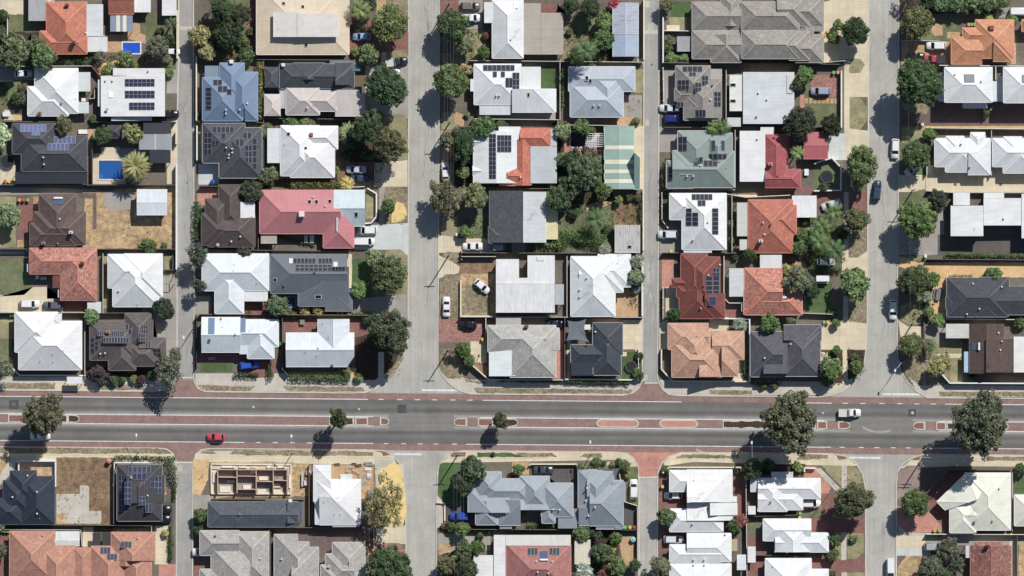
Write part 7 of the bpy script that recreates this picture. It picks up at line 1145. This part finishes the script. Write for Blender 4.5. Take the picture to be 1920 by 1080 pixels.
VERGE = [(11, 718, 103, 729), (184, 722, 270, 731), (376, 722, 470, 733), (540, 725, 680, 734), (890, 728, 1184, 738), (1330, 731, 1410, 740), (1762, 735, 1920, 744), (0, 839, 300, 849), (440, 846, 700, 854), (965, 850, 1040, 857), (1090, 851, 1128, 858), (1280, 853, 1386, 859), (1492, 853, 1552, 861), (1850, 857, 1920, 863), (230, 410, 325, 464), (726, 355, 760, 420), (824, 520, 862, 600), (866, 516, 928, 590), (826, 656, 870, 708), (1690, 655, 1775, 720), (1592, 410, 1620, 480), (1592, 560, 1622, 605), (724, 0, 764, 40), (845, 60, 915, 112), (826, 335, 850, 420), (1056, 30, 1128, 112), (105, 860, 212, 984), (1595, 112, 1618, 136), (1595, 184, 1622, 242), (1542, 874, 1618, 912), (1590, 1002, 1618, 1046), (1690, 365, 1734, 480), (1690, 575, 1730, 606), (722, 470, 760, 562), (1166, 180, 1206, 220), (655, 870, 705, 940), (395, 866, 550, 872), (364, 862, 392, 928), (550, 870, 584, 930), (724, 640, 755, 706)]
tufts('dry_grass', VERGE, 1.5, (112, 98, 70), .13, .16, 8)
# ------------------------------------------------------------------ pools
def pool(pts, coping, water, label, z=.0, w=2.2):
    root = empty('swimming_pool', (0, 0, 0)); P = ccw([(X(x), Y(y)) for x, y in pts]); cx, cy = sum(p[0] for p in P)/len(P), sum(p[1] for p in P)/len(P)
    L = level(sum(p[0] for p in pts)/len(pts), sum(p[1] for p in pts)/len(pts)) + .01
    bm = bmesh.new(); W = .3
    for i in range(len(P)):
        a, b = P[i], P[(i+1) % len(P)]; beam(bm, (a[0], a[1], L+.06+i*.003), (b[0], b[1], L+.06+i*.003), W, .12)
    obj('coping', bm, MATS['paint'], root, col(coping))
    bm = bmesh.new(); bm.faces.new([bm.verts.new((x, y, L+.03)) for x, y in P]); obj('water', bm, MATS['water'], root, col(water))
    bm = bmesh.new(); x, y = P[0]; dx, dy = (cx-x)*.12, (cy-y)*.12                     # steps in one corner
    for k in range(3): box(bm, x+dx*.3+k*.35, y+dy*.3, L+.031, x+dx*.3+k*.35+.3, y+dy*.3+1.2, L+.05-.004*k)
    obj('pool_step', bm, MATS['paint'], root, tuple(v*1.25 for v in col(water)[:3])+(1,))
    reg(root, 'pool', sum(p[0] for p in pts)/len(pts), sum(p[1] for p in pts)/len(pts), None, label)
pool([(229, 79), (264, 79), (264, 101), (229, 101)], (220, 222, 222), (30, 92, 220), 'small bright blue square pool beside a leafy tree')
pool([(184, 300), (232, 300), (232, 337), (184, 337)], (226, 212, 180), (34, 98, 176), 'deep blue rectangular pool next to the star shaped palm')
pool([(534, 556), (555, 556), (555, 576), (534, 576)], (150, 146, 140), (28, 74, 122), 'small dark blue plunge pool behind the slate roof')
pool([(495, 167), (523, 167), (523, 176), (495, 176)], (150, 148, 146), (30, 60, 84), 'narrow dark pool between the slate and beige roofs')
pool([(1069, 246), (1099, 246), (1099, 276), (1069, 276)], (226, 222, 212), (20, 24, 28), 'square black garden pond with white rim')

# ------------------------------------------------------------------ round trampolines, pots, spas
def trampoline(px, py, r, label):
    R = r*S; root = empty('trampoline', (X(px), Y(py), 0)); L = .75
    bm = bmesh.new(); n = 28
    pts = [(R*math.cos(2*math.pi*i/n), R*math.sin(2*math.pi*i/n), L) for i in range(n+1)]; tube(bm, pts, .045, 6); obj('ring', bm, MATS['paint'], root, col((120, 122, 126)))
    bm = bmesh.new(); cyl(bm, 0, 0, L-.02, L, R*.84, R*.84, 28); obj('jump_mat', bm, MATS['paint'], root, col((40, 42, 46)))
    bm = bmesh.new(); a = [(math.cos(2*math.pi*i/n), math.sin(2*math.pi*i/n)) for i in range(n)]
    lo = [bm.verts.new((x*R*.85, y*R*.85, L+.03)) for x, y in a]; hi = [bm.verts.new((x*R*.98, y*R*.98, L+.03)) for x, y in a]
    for i in range(n): bm.faces.new((lo[i], lo[(i+1) % n], hi[(i+1) % n], hi[i]))
    obj('edge_pad', bm, MATS['paint'], root, col((58, 66, 70)))
    for k in range(6):
        t = k*math.pi/3; x, y = R*math.cos(t), R*math.sin(t)
        b = bmesh.new(); tube(b, [(x, y, 0), (x, y, 2.4)], .03, 5); obj('net_pole', b, MATS['metalpole'], root)
    reg(root, 'trampoline', px, py, None, label)
trampoline(1550, 331, 12, 'round black trampoline inside the curving white wall'); trampoline(1183, 687, 10.5, 'round black trampoline on the corner lawn by the lane'); trampoline(14, 303, 13.5, 'round black trampoline beside the charcoal tiled house')

# ------------------------------------------------------------------ shade sails, pergolas, outdoor furniture
def sail(pts, hs, color, label):
    root = empty('shade_sail', (0, 0, 0)); P = [Vector((X(x), Y(y), h)) for (x, y), h in zip(pts, hs)]; bm = bmesh.new(); n = len(P); N = 6
    c = sum(P, Vector())/n; ring = []
    for i in range(n):
        a, b = P[i], P[(i+1) % n]
        for k in range(N):
            t = k/N; p = a.lerp(b, t); p = p.lerp(c, .2*4*t*(1-t)*.8); ring.append(p)
    cv = bm.verts.new(c-Vector((0, 0, .15))); rv = [bm.verts.new(p) for p in ring]
    for i in range(len(rv)): bm.faces.new((cv, rv[i], rv[(i+1) % len(rv)]))
    obj('sail_cloth', bm, MATS['paint'], root, col(color))
    for p in P: b = bmesh.new(); tube(b, [(p.x, p.y, 0), (p.x, p.y, p.z+.1)], .05, 6); obj('post', b, MATS['metalpole'], root)
    reg(root, 'shade sail', sum(p[0] for p in pts)/n, sum(p[1] for p in pts)/n, None, label)
sail([(1064, 601), (1099, 598), (1096, 622), (1105, 642), (1062, 638)], (3.2, 2.8, 2.9, 2.7, 3.0), (104, 112, 122), 'large dark grey shade sail beside the dark slate house')
sail([(506, 993), (495, 1026), (481, 1005)], (3.6, 2.8, 3.0), (236, 214, 158), 'pale yellow triangular shade sail over grey beige roofs')
sail([(1118, 877), (1161, 877), (1156, 902), (1129, 899)], (3.0, 3.2, 2.8, 2.7), (104, 108, 116), 'dark grey shade sail in the front courtyard')
sail([(478, 690), (445, 706), (375, 708), (372, 700)], (1.9, 1.9, 1.8, 1.8), (70, 104, 170), 'blue cloth stretched along the corner fence') if False else None
def pergola(x0, y0, x1, y1, n, m, color, label, h=2.4):
    root = empty('pergola', (0, 0, 0)); a, b, c, d = X(x0), Y(y1), X(x1), Y(y0)
    for i in range(n+1):
        bm = bmesh.new(); y = b+(d-b)*i/n; beam(bm, (a, y, h), (c, y, h), .12, .14); obj('rafter', bm, MATS['wood'], root, col(color))
    for i in range(m+1):
        bm = bmesh.new(); x = a+(c-a)*i/m; beam(bm, (x, b, h-.16), (x, d, h-.16), .12, .16); obj('beam', bm, MATS['wood'], root, col(color))
    for x in (a, c):
        for y in (b, d): bm = bmesh.new(); box(bm, x-.06, y-.06, 0, x+.06, y+.06, h-.25); obj('post', bm, MATS['wood'], root, col(color))
    reg(root, 'pergola', (x0+x1)/2, (y0+y1)/2, None, label)
pergola(1101, 251, 1132, 275, 6, 3, (236, 232, 222), 'white slatted pergola beside the black pond'); pergola(490, 431, 519, 456, 2, 7, (206, 196, 176), 'pale open pergola at the corner of the pink roof')
pergola(1095, 283, 1127, 298, 1, 3, (120, 70, 58), 'open dark red pergola frame beside the striped green shed'); pergola(1396, 568, 1390, 583, 1, 2, (225, 225, 220), 'small white pergola between the two tiled houses'); pergola(291, 516, 327, 532, 1, 2, (180, 168, 150), 'thin timber frame on the lane driveway')
def table(px, py, w, h, color, label, top=.75, name='outdoor_table', chairs=4):
    root = empty(name, (X(px), Y(py), level(px, py))); a, b = w*S/2, h*S/2
    bm = bmesh.new(); box(bm, -a, -b, top-.05, a, b, top); obj('table_top', bm, MATS['paint'], root, col(color))
    for sx in (-1, 1):
        for sy in (-1, 1): bm = bmesh.new(); box(bm, sx*a*.85-.04, sy*b*.85-.04, 0, sx*a*.85+.04, sy*b*.85+.04, top-.05); obj('leg', bm, MATS['paint'], root, col((90, 88, 86)))
    reg(root, 'table', px, py, None, label)
table(156, 247, 17, 8, (236, 230, 222), 'white outdoor table in the courtyard by the charcoal roof'); table(157, 187, 8, 7, (235, 235, 235), 'white patio table between two grey patio roofs'); table(12, 214, 13, 9, (220, 218, 212), 'pale outdoor table on the cream terrace at the west edge'); table(1512, 323, 8, 12, (240, 240, 240), 'white table on the red deck with white walls'); table(585, 448, 8, 14, (236, 236, 236), 'white bench table in the shaded passage south of the pink roof'); table(574, 448, 7, 14, (214, 214, 212), 'pale glass table beside the white bench table'); table(1053, 30, 7, 8, (196, 110, 88), 'terracotta table on the red deck'); table(70, 520, 7, 7, (214, 216, 220), 'pale square table in the shade of the mottled roof'); table(82, 522, 11, 6, (196, 200, 206), 'grey table next to the pale square table'); table(397, 672, 13, 6, (150, 152, 154), 'grey bench table on red brick by the west lane'); table(567, 604, 9, 9, (128, 132, 128), 'grey table on the shaded brick courtyard'); table(1101, 613, 12, 10, (230, 226, 216), 'white round edged table between shade sail and slate roof'); table(1452, 495, 18, 10, (220, 224, 222), 'white table beneath the small tin carport') if False else None; table(1182, 920, 1, 1, WH, 'x') if False else None
def swing_seat(px, py, label):
    root = empty('swing_seat', (X(px), Y(py), level(px, py)))
    bm = bmesh.new(); box(bm, -1.5, -.2, 1.9, 1.5, 1.15, 1.98); obj('canopy', bm, MATS['paint'], root, col((240, 240, 240)))
    bm = bmesh.new(); box(bm, -1.35, -.75, .5, 1.35, -.25, .58); obj('seat', bm, MATS['paint'], root, col((200, 200, 200)))
    bm = bmesh.new(); box(bm, -1.35, -.24, .55, 1.35, -.18, 1.1); obj('backrest', bm, MATS['paint'], root, col((190, 190, 190)))
    for s in (-1, 1): bm = bmesh.new(); tube(bm, [(s*1.5, -.9, 0), (s*1.5, .1, 1.95), (s*1.5, 1.1, 0)], .04, 6); obj('frame', bm, MATS['metalpole'], root)
    reg(root, 'swing seat', px, py, None, label)
swing_seat(1542, 526, 'white canopied swing seat on the green lawn')
def tank(px, py, r, h, color, label, name='water_tank', lid=None):
    root = empty(name, (X(px), Y(py), 0)); bm = bmesh.new(); cyl(bm, 0, 0, 0, h, r*S, r*S, 20); cyl(bm, 0, 0, h, h+.12, r*S*.98, r*S*.3, 20); obj('tank', bm, MATS['paint'], root, col(color))
    bm = bmesh.new(); cyl(bm, 0, 0, h+.12, h+.2, r*S*.3, r*S*.28, 12); obj('lid', bm, MATS['paint'], root, col(lid or color)); reg(root, 'tank', px, py, None, label)
tank(1187, 1011, 5, 1.0, (126, 196, 196), 'turquoise round garden tank at the edge of the bare garden'); tank(399, 341, 4.5, 1.1, (40, 80, 170), 'blue round tub on the pale lane driveway'); tank(1098, 280, 7, .5, (110, 104, 90), 'round stone fountain basin on the salmon paving'); tank(842, 545, 0, 0, WH, 'x') if False else None
tank(925, 851, 4, .6, (60, 60, 62), 'dark round planter on the green strip along the main road'); tank(205, 864, 4.5, 1.4, (196, 140, 120), 'pink round skip bin at the corner of the dirt lot')
def umbrella(px, py, r, color, label):
    root = empty('garden_umbrella', (X(px), Y(py), 0)); bm = bmesh.new(); cyl(bm, 0, 0, 2.1, 2.7, r*S, .05, 8); obj('canopy', bm, MATS['paint'], root, col(color)); bm = bmesh.new(); cyl(bm, 0, 0, 0, 2.7, .03, .03, 6); obj('pole', bm, MATS['metalpole'], root); reg(root, 'umbrella', px, py, None, label)
# ------------------------------------------------------------------ building site south of the main road
def site():
    root = empty('unfinished_house', (0, 0, 0)); z = level(470, 900)
    def wall_seg(x0, y0, x1, y1, w=.26, h=2.0, c=(150, 104, 84)):
        bm = bmesh.new(); beam(bm, (X(x0), Y(y0), h/2), (X(x1), Y(y1), h/2), w, h); o = obj('brick_wall', bm, MATS['paint'], root, col(c)); return o
    bm = bmesh.new(); box(bm, X(395), Y(926), .02, X(546), Y(871), z+.12); obj('floor_slab', bm, GR['cream'], root)
    bm = bmesh.new(); box(bm, X(409), Y(922), z+.121, X(541), Y(879), z+.125); obj('inner_floor', bm, MATS['paint'], root, col((150, 142, 132)))
    for k, s in enumerate(((396, 870, 546, 871.5), (396, 872, 396.5, 926), (397, 925.5, 546, 926), (545.5, 873, 545.5, 925), (409, 880, 540, 880.5), (409, 882, 409, 924), (445, 882, 445, 924), (481, 882, 481, 924), (513, 882, 513, 924), (539, 882, 539, 924), (410, 894, 444, 894.5), (446, 892, 480, 892.5), (482, 902, 512, 902.5), (514, 900, 538, 900.5), (447, 917, 480, 917))):
        wall_seg(*s, w=.26 if k < 4 else .2, h=.5+.02*k if k < 4 else 1.8+.02*k, c=(222, 214, 198) if k < 4 else (200, 166, 146))
    for x0, y0, x1, y1 in ((412, 911, 433, 923), (456, 909, 470, 920), (486, 893, 502, 900), (483, 917, 499, 925), (514, 906, 526, 914), (512, 918, 528, 925), (470, 876, 480, 888), (500, 873, 512, 879), (415, 873, 440, 877), (448, 873.5, 462, 878), (399, 884, 406, 905), (520, 873, 534, 878), (541.5, 890, 544.5, 915), (425, 900, 440, 905)):
        bm = bmesh.new(); box(bm, X(x0), Y(y1), z+.13, X(x1), Y(y0), z+.5); obj('brick_stack', bm, MATS['paint'], root, col((222, 212, 190)))
    for k in range(4):
        bm = bmesh.new(); x = 405+k*36; beam(bm, (X(x), Y(868), 2.0), (X(x+34), Y(868), 2.0), .2, .06); beam(bm, (X(x), Y(868), 0), (X(x), Y(868), 2.4), .06, .06); obj('scaffold', bm, MATS['metalpole'], root)
    reg(root, 'building site', 470, 900, None, 'half built brick house without a roof, rooms open to the sky'); HOUSES.append((root, 'roofless half built brick house', 395, 870, 546, 926))
site()
rr = random.Random(4)
RUB = (('broken concrete slab', (176, 164, 142)), ('grey timber sheet', (150, 146, 140)), ('pale plaster board', (222, 222, 220)), ('tan packing sheet', (190, 166, 130)), ('dark brick pallet', (96, 66, 58)))
for k, (x, y, w, h, a, t) in enumerate(((655, 877, 14, 7, 10, 0), (668, 884, 16, 9, -25, 3), (680, 893, 14, 10, 30, 0), (690, 880, 12, 8, -8, 2), (672, 873, 12, 5, 15, 4), (692, 872, 14, 5, 0, 1), (632, 871, 10, 5, 5, 4), (664, 870, 9, 4, -4, 4), (692, 892, 8, 10, 5, 2), (680, 903, 16, 14, 12, 0), (690, 868, 16, 4, 3, 1), (652, 884, 8, 8, -10, 3))):
    root = empty('rubble_sheet', (X(x), Y(y), level(x, y)+.02), math.radians(a)); bm = bmesh.new(); hh = .12+.05*(k % 3)
    box(bm, -w*S/2, -h*S/2, 0, w*S/2, h*S/2, hh); bmesh.ops.bevel(bm, geom=bm.edges[:], offset=.03, segments=1)
    obj('sheet', bm, MATS['wood'], root, col(RUB[t][1]))
    bm = bmesh.new(); beam(bm, (-w*S/2, -h*S*.3, hh+.04), (w*S/2, -h*S*.2, hh+.04), .1, .08); obj('batten', bm, MATS['wood'], root, col((150, 120, 88)))
    reg(root, 'debris', x, y, RUB[t][0], None, 'building site debris')
for k, (x, y, w, h, c, d) in enumerate(((578, 886, 8, 9, (228, 228, 226), 'white site crate'), (574, 905, 7, 10, (210, 204, 196), 'pale pallet of blocks'), (576, 898, 6, 6, (180, 160, 130), 'tan pallet of bricks'), (567, 900, 3, 24, (196, 196, 190), 'long pale plank stack'), (694, 925, 8, 12, (130, 134, 140), 'grey heap of site scrap'))):
    root = empty('site_crate', (X(x), Y(y), level(x, y)+.01)); bm = bmesh.new(); box(bm, -w*S/2, -h*S/2, .1, w*S/2, h*S/2, .8); bmesh.ops.bevel(bm, geom=bm.edges[:], offset=.04, segments=1); obj('load', bm, MATS['paint'], root, col(c))
    bm = bmesh.new(); 
    for q in (-1, 0, 1): box(bm, -w*S/2, q*h*S*.4-.06, 0, w*S/2, q*h*S*.4+.06, .1)
    obj('pallet', bm, MATS['wood'], root, col((150, 124, 94))); reg(root, 'crate', x, y, d, None)

# ------------------------------------------------------------------ street lamps, power poles and wires
def lamp(px, py, hx, hy, label, h=8.0):
    """pole foot at (px,py); the arm's head hangs over (hx,hy)"""
    root = empty('street_lamp', (X(px), Y(py), 0)); dx, dy = X(hx)-X(px), Y(hy)-Y(py)
    bm = bmesh.new(); tube(bm, [(0, 0, 0), (0, 0, h*.92), (dx*.1, dy*.1, h)], [.11, .08, .06], 8); obj('pole', bm, MATS['metalpole'], root)
    bm = bmesh.new(); tube(bm, [(dx*.1, dy*.1, h), (dx*.6, dy*.6, h+.35), (dx, dy, h+.4)], .045, 6); obj('arm', bm, MATS['metalpole'], root)
    bm = bmesh.new(); box(bm, dx-.18, dy-.35, h+.36, dx+.18, dy+.35, h+.5); bmesh.ops.bevel(bm, geom=bm.edges[:], offset=.05, segments=2); lh = obj('lamp_head', bm, MATS['paint'], root, col((236, 236, 236)))
    bm = bmesh.new(); box(bm, dx-.14, dy-.3, h+.33, dx+.14, dy+.3, h+.359); obj('lens', bm, MATS['lamp'], lh)
    reg(root, 'street lamp', px, py, None, label)
lamp(261, 846, 260, 814, 'grey street lamp north of the black square house with solar panels'); lamp(549, 848, 549, 816, 'grey street lamp in front of the half built brick house'); lamp(1109, 851, 1106, 827, 'grey street lamp near the blue grey house with the dark sail'); lamp(1408, 857, 1407, 828, 'grey street lamp beside the huge brown olive gum tree')
lamp(340+22, 616, 347, 632, 'grey street lamp on the west lane edge', 5.5); lamp(1687, 680, 1675, 694, 'grey street lamp at the east street corner', 6)
def power_pole(px, py, label, h=9.0, arm='x', arms=1):
    root = empty('power_pole', (X(px), Y(py), 0)); bm = bmesh.new(); tube(bm, [(0, 0, 0), (0, 0, h)], [.17, .12], 8); obj('pole', bm, MATS['bark'], root, col((150, 138, 124)))
    for k in range(arms):
        bm = bmesh.new(); z = h-.4-.9*k; d = (1.25, 0) if arm == 'x' else (0, 1.25); beam(bm, (-d[0], -d[1], z), (d[0], d[1], z), .12, .12); ca = obj('crossarm', bm, MATS['bark'], root, col((150, 140, 128)))
        for t in (-.9, -.35, .35, .9):
            b = bmesh.new(); cyl(b, d[0]*t, d[1]*t, z+.06, z+.24, .05, .04, 6); obj('insulator', b, MATS['paint'], ca, col((210, 206, 200)))
    reg(root, 'power pole', px, py, None, label)
PP = [(840, -90), (842, 8), (843, 230), (842, 478), (841, 655), (860, 850), (862, 1120)]
for (x, y), l in zip(PP[1:6], ('timber power pole beside the red brick drive at the top of the wide street', 'timber power pole on the grass north of the long solar column house', 'timber power pole on the bare mound by the cream driveway', 'timber power pole at the dry grass corner of the wide street', 'timber power pole on the salmon kerb corner south of the main road')): power_pole(x, y, l)
PQ = [(1700, -90), (1711, 357), (1711, 606), (1731, 856)]
for (x, y), l in zip(PQ[1:], ('timber power pole on the verge lawn by the bright green round tree', 'timber power pole beside the small bright round tree', 'timber power pole with double arms near the huge grey green gum tree')): power_pole(x, y, l, 9.0, 'x', 2 if y > 800 else 1)
def wire(a, b, za, zb, label, off=(0, 0), grp='overhead wires'):
    A = Vector((X(a[0])+off[0], Y(a[1])+off[1], za)); B = Vector((X(b[0])+off[0], Y(b[1])+off[1], zb)); bm = bmesh.new(); n = 10
    tube(bm, [A.lerp(B, i/n)-Vector((0, 0, 4*.5*(i/n)*(1-i/n))) for i in range(n+1)], .013, 4)
    o = obj('power_wire', bm, MATS['wire']); reg(o, 'wire', (a[0]+b[0])/2, (a[1]+b[1])/2, None, label, grp)
for i in range(len(PP)-1):
    for t in (-1.1, -.42, .42, 1.1): wire(PP[i], PP[i+1], 8.83, 8.83, 'thin overhead power wire strung along the east verge of the wide street', (t, 0), 'wires above the wide street')
for i in range(len(PQ)-1):
    for t in (-1.1, 1.1): wire(PQ[i], PQ[i+1], 8.83, 8.83, 'thin overhead power wire strung along the east street', (t, 0), 'wires above the east street')
for k, t in enumerate((-.9, .9)): wire((860, 850), (1731, 856), 8.0, 8.0, 'thin overhead power wire running beside the main road', (0, t), 'wires beside the main road'); wire((1731, 856), (2250, 861), 8.0, 8.0, 'thin overhead power wire running beside the main road', (0, t), 'wires beside the main road'); wire((860, 850), (-80, 843), 8.0, 8.0, 'thin overhead power wire running beside the main road', (0, t), 'wires beside the main road')
# ------------------------------------------------------------------ manholes and letterboxes
def manhole(px, py, r, label, z, c=(120, 116, 112)):
    root = empty('manhole', (X(px), Y(py), z)); bm = bmesh.new(); cyl(bm, 0, 0, -.02, .012, r*S, r*S, 18); obj('frame', bm, MATS['paint'], root, col((150, 146, 140)))
    bm = bmesh.new(); cyl(bm, 0, 0, .0125, .018, r*S*.8, r*S*.8, 18); obj('cover', bm, MATS['paint'], root, col(c)); reg(root, 'manhole', px, py, None, label)
for x, y, r, l in ((26, 758, 3, 'dark manhole cover on a square asphalt patch at the west end'), (1711, 774, 3, 'pale manhole cover on a square asphalt patch by the east street'), (475, 763, 2.4, 'pale manhole cover on the open lane of the main road'), (673, 767, 2.2, 'pale manhole cover north of the slim median tree'), (1543, 774, 2.2, 'pale manhole cover just behind the loaded white ute'), (1222, 121, 2.2, 'dark manhole cover in the middle lane'), (351, 343, 2.0, 'dark manhole cover in the west lane')): manhole(x, y, r, l, RZ+.014, (196, 192, 184) if 'pale' in l else (96, 94, 92))
for x, y, l in ((1791, 346, 'dark drain cover on the cream shared drive, nearer the street'), (1876, 346, 'dark drain cover on the cream shared drive, nearer the frame edge'), (1703, 235, 'dark drain cover in a pale concrete pad beside the brown drive')): manhole(x, y, 3, l, level(x, y)+.005, (90, 86, 82))
for x, y, l in ((857, 440, 'small white letterbox on the verge by the cream driveway'), (1729, 233, 'small white letterbox at the end of the long cream fence'), (1735, 480, 'small white letterbox by the sandy drive')):
    root = empty('letterbox', (X(x), Y(y), 0)); bm = bmesh.new(); box(bm, -.25, -.3, .2, .25, .3, 1.1); obj('box', bm, MATS['paint'], root, col((236, 236, 232))); bm = bmesh.new(); box(bm, -.32, -.37, 1.1, .32, .37, 1.18); obj('cap', bm, MATS['paint'], root, col((220, 218, 214))); reg(root, 'letterbox', x, y, None, l)
# long canopy boat-like cover and rotary things that read in the photograph
def bench_set(px, py, label, c=(120, 122, 126)):
    root = empty('picnic_table', (X(px), Y(py), level(px, py)+.01), math.radians(80)); bm = bmesh.new(); box(bm, -1.4, -.5, .7, 1.4, .5, .76); obj('table_top', bm, MATS['wood'], root, col(c))
    for s in (-1, 1): bm = bmesh.new(); box(bm, -1.3, s*.95-.16, .42, 1.3, s*.95+.16, .47); obj('bench', bm, MATS['wood'], root, col(c)); bm = bmesh.new(); box(bm, s*1.1-.05, -1.0, 0, s*1.1+.05, 1.0, .419); obj('leg', bm, MATS['wood'], root, col(c))
    reg(root, 'picnic table', px, py, None, label)
bench_set(1759, 552, 'grey picnic table on tan ground west of the charcoal house')

# ------------------------------------------------------------------ labels: each description is completed with the nearest building
SHORT = {'white house joined to a tan corrugated patio': 'white house with tan corrugated patio', 'white house with square grey patio and solar panels': 'white house with square grey patio', 'pink metal roofed house with pale blue wing': 'pink metal roofed house', 'two storey white hipped house with roof window': 'white house with roof window', 'white house with long solar columns and orange wing': 'white house with orange tiled wing', 'light grey tiled house with white flat front': 'light grey tiled house', 'dark grey tiled house with two hipped pavilions': 'grey house with two hipped pavilions', 'brown tiled house with white rear patio': 'brown house with white rear patio', 'brown tiled house crowded with solar panels': 'brown house crowded with solar panels', 'white house with grey wing and hipped front gable': 'white house with grey wing', 'new white hipped house beside building rubble': 'new white house beside rubble', 'white hipped house by the west lane driveway': 'white house by the west lane', 'long slate roof with a big solar array': 'long slate roof with solar array', 'long slate gabled house behind the building site': 'slate house behind the building site', 'dark grey gabled house with a light east slope': 'gabled house with light east slope', 'red metal roofed garage with a ridge': 'red metal roofed garage', 'peach beige tiled house on the middle lane corner': 'peach beige tiled house', 'white roof house joined to a red tiled wing': 'white house with red tiled wing', 'red brown mottled tile house near the corner': 'red brown mottled tile house', 'dark charcoal tiled house on the sandy drive': 'charcoal house on the sandy drive', 'navy tiled house next to the empty dirt lot': 'navy tiled house', 'white hipped house beside salmon paving': 'white house beside salmon paving', 'red tiled hipped house with solar columns': 'red tiled hipped house', 'taupe tiled house with seven solar groups': 'taupe tiled house', 'dark slate house beside two grey shade sails': 'slate house beside grey shade sails', 'pair of attached grey tiled units with twin hips': 'pair of attached grey tiled units', 'cream hipped corner house with angled garage': 'cream hipped corner house', 'white house with two blue roof strips': 'white house with blue roof strips', 'black tiled square house with blue solar panels': 'black tiled square house', 'white house at the bottom edge on red paving': 'white house at the bottom edge', 'white bus shelter roof on the main road footpath': 'white bus shelter'}
def rel(px, py):
    best = None
    for o, h, x0, y0, x1, y1 in HOUSES:
        dx = max(x0-px, 0, px-x1); dy = max(y0-py, 0, py-y1); d = math.hypot(dx, dy) + (0.05*math.hypot((x0+x1)/2-px, (y0+y1)/2-py))
        if best is None or d < best[0]: best = (d, h, x0, y0, x1, y1)
    _, h, x0, y0, x1, y1 = best
    dx = px-x1 if px > x1 else px-x0 if px < x0 else 0; dy = py-y1 if py > y1 else py-y0 if py < y0 else 0
    if dx == 0 and dy == 0:
        cx, cy = (x0+x1)/2, (y0+y1)/2; fx, fy = (px-cx)/(x1-x0), (py-cy)/(y1-y0)
        if abs(fx) > abs(fy): return ('at east end of' if fx > 0 else 'at west end of'), h
        return ('at south side of' if fy > 0 else 'at north side of'), h
    if abs(dx) > abs(dy): return ('east of' if dx > 0 else 'west of'), h
    return ('south of' if dy > 0 else 'north of'), h
groups = {}
for e in REG:
    o, px, py, desc, label = e
    if label: o['label'] = label; continue
    r, h = rel(px, py); h = SHORT.get(h, h); groups.setdefault((desc, r, h), []).append(e)
ORD = ('', 'second', 'third', 'fourth', 'fifth', 'sixth')
for (desc, r, h), es in groups.items():
    if len(es) == 1:
        l = '%s %s the %s' % (desc, r, h); es[0][0]['label'] = l if len(l.split()) <= 16 else desc; continue
    sx = max(e[1] for e in es)-min(e[1] for e in es); sy = max(e[2] for e in es)-min(e[2] for e in es)
    k = 1 if sx >= sy else 2; names = ('western', 'eastern') if k == 1 else ('northern', 'southern')
    es.sort(key=lambda e: e[k])
    for i, e in enumerate(es):
        q = names[0]+'most' if i == 0 else names[1]+'most' if i == len(es)-1 else 'middle' if len(es) == 3 else ORD[i] + ' from ' + names[0][:-3]
        e[0]['label'] = '%s %s %s the %s' % (q, desc, r, h)
for o in scene.objects:
    if o.parent is None and 'label' in o and 'group' not in o:
        g = {'house': 'suburban houses', 'tree': 'trees of the suburb', 'shrub': 'garden shrubs', 'palm tree': 'garden palms', 'hedge': 'garden hedges', 'fence': 'boundary fences', 'wall': 'garden walls', 'shed': 'backyard sheds', 'street lamp': 'street lamps', 'power pole': 'timber power poles', 'manhole': 'manhole covers', 'table': 'outdoor tables', 'trampoline': 'round trampolines', 'pool': 'backyard pools', 'shade sail': 'shade sails'}.get(o['category'])
        if g: o['group'] = g
import os
if os.environ.get('DEVCHK'):
    from collections import Counter
    cn = Counter(o.get('label') for o in scene.objects if o.parent is None and 'category' in o)
    print('DUP', [(k, v) for k, v in cn.items() if v > 1])
    for o in scene.objects:
        if 'label' in o and len(o['label'].split()) > 16: print('LONG', len(o['label'].split()), o.name, '|', o['label'])
# ------------------------------------------------------------------ light and camera
AZ, EL = math.radians(32), math.radians(45)
sky = world.node_tree.nodes.new('ShaderNodeTexSky'); sky.sky_type = 'NISHITA'; sky.sun_disc = False; sky.sun_elevation = EL; sky.sun_rotation = AZ
sky.air_density = 1.0; sky.dust_density = .6
bg = world.node_tree.nodes['Background']; world.node_tree.links.new(sky.outputs[0], bg.inputs[0]); bg.inputs[1].default_value = .07
sd = bpy.data.lights.new('sun', 'SUN'); sd.energy = 4.5; sd.angle = math.radians(.5); sd.color = (1, .97, .92); so = bpy.data.objects.new('sun', sd); C.objects.link(so)
dirv = Vector((math.sin(AZ)*math.cos(EL), math.cos(AZ)*math.cos(EL), math.sin(EL))); so.rotation_euler = (-dirv).to_track_quat('-Z', 'Y').to_euler(); so.location = dirv*200
cd = bpy.data.cameras.new('camera'); co = bpy.data.objects.new('camera', cd); C.objects.link(co); scene.camera = co
HC = 1400.0; co.location = (0, 0, HC); cd.sensor_width = 36; cd.lens = 36*HC/(1920*S); cd.clip_start = 100; cd.clip_end = 20000
scene.view_settings.view_transform = 'Standard'; scene.view_settings.look = 'None'; scene.view_settings.exposure = 0.0; scene.view_settings.gamma = 1.0
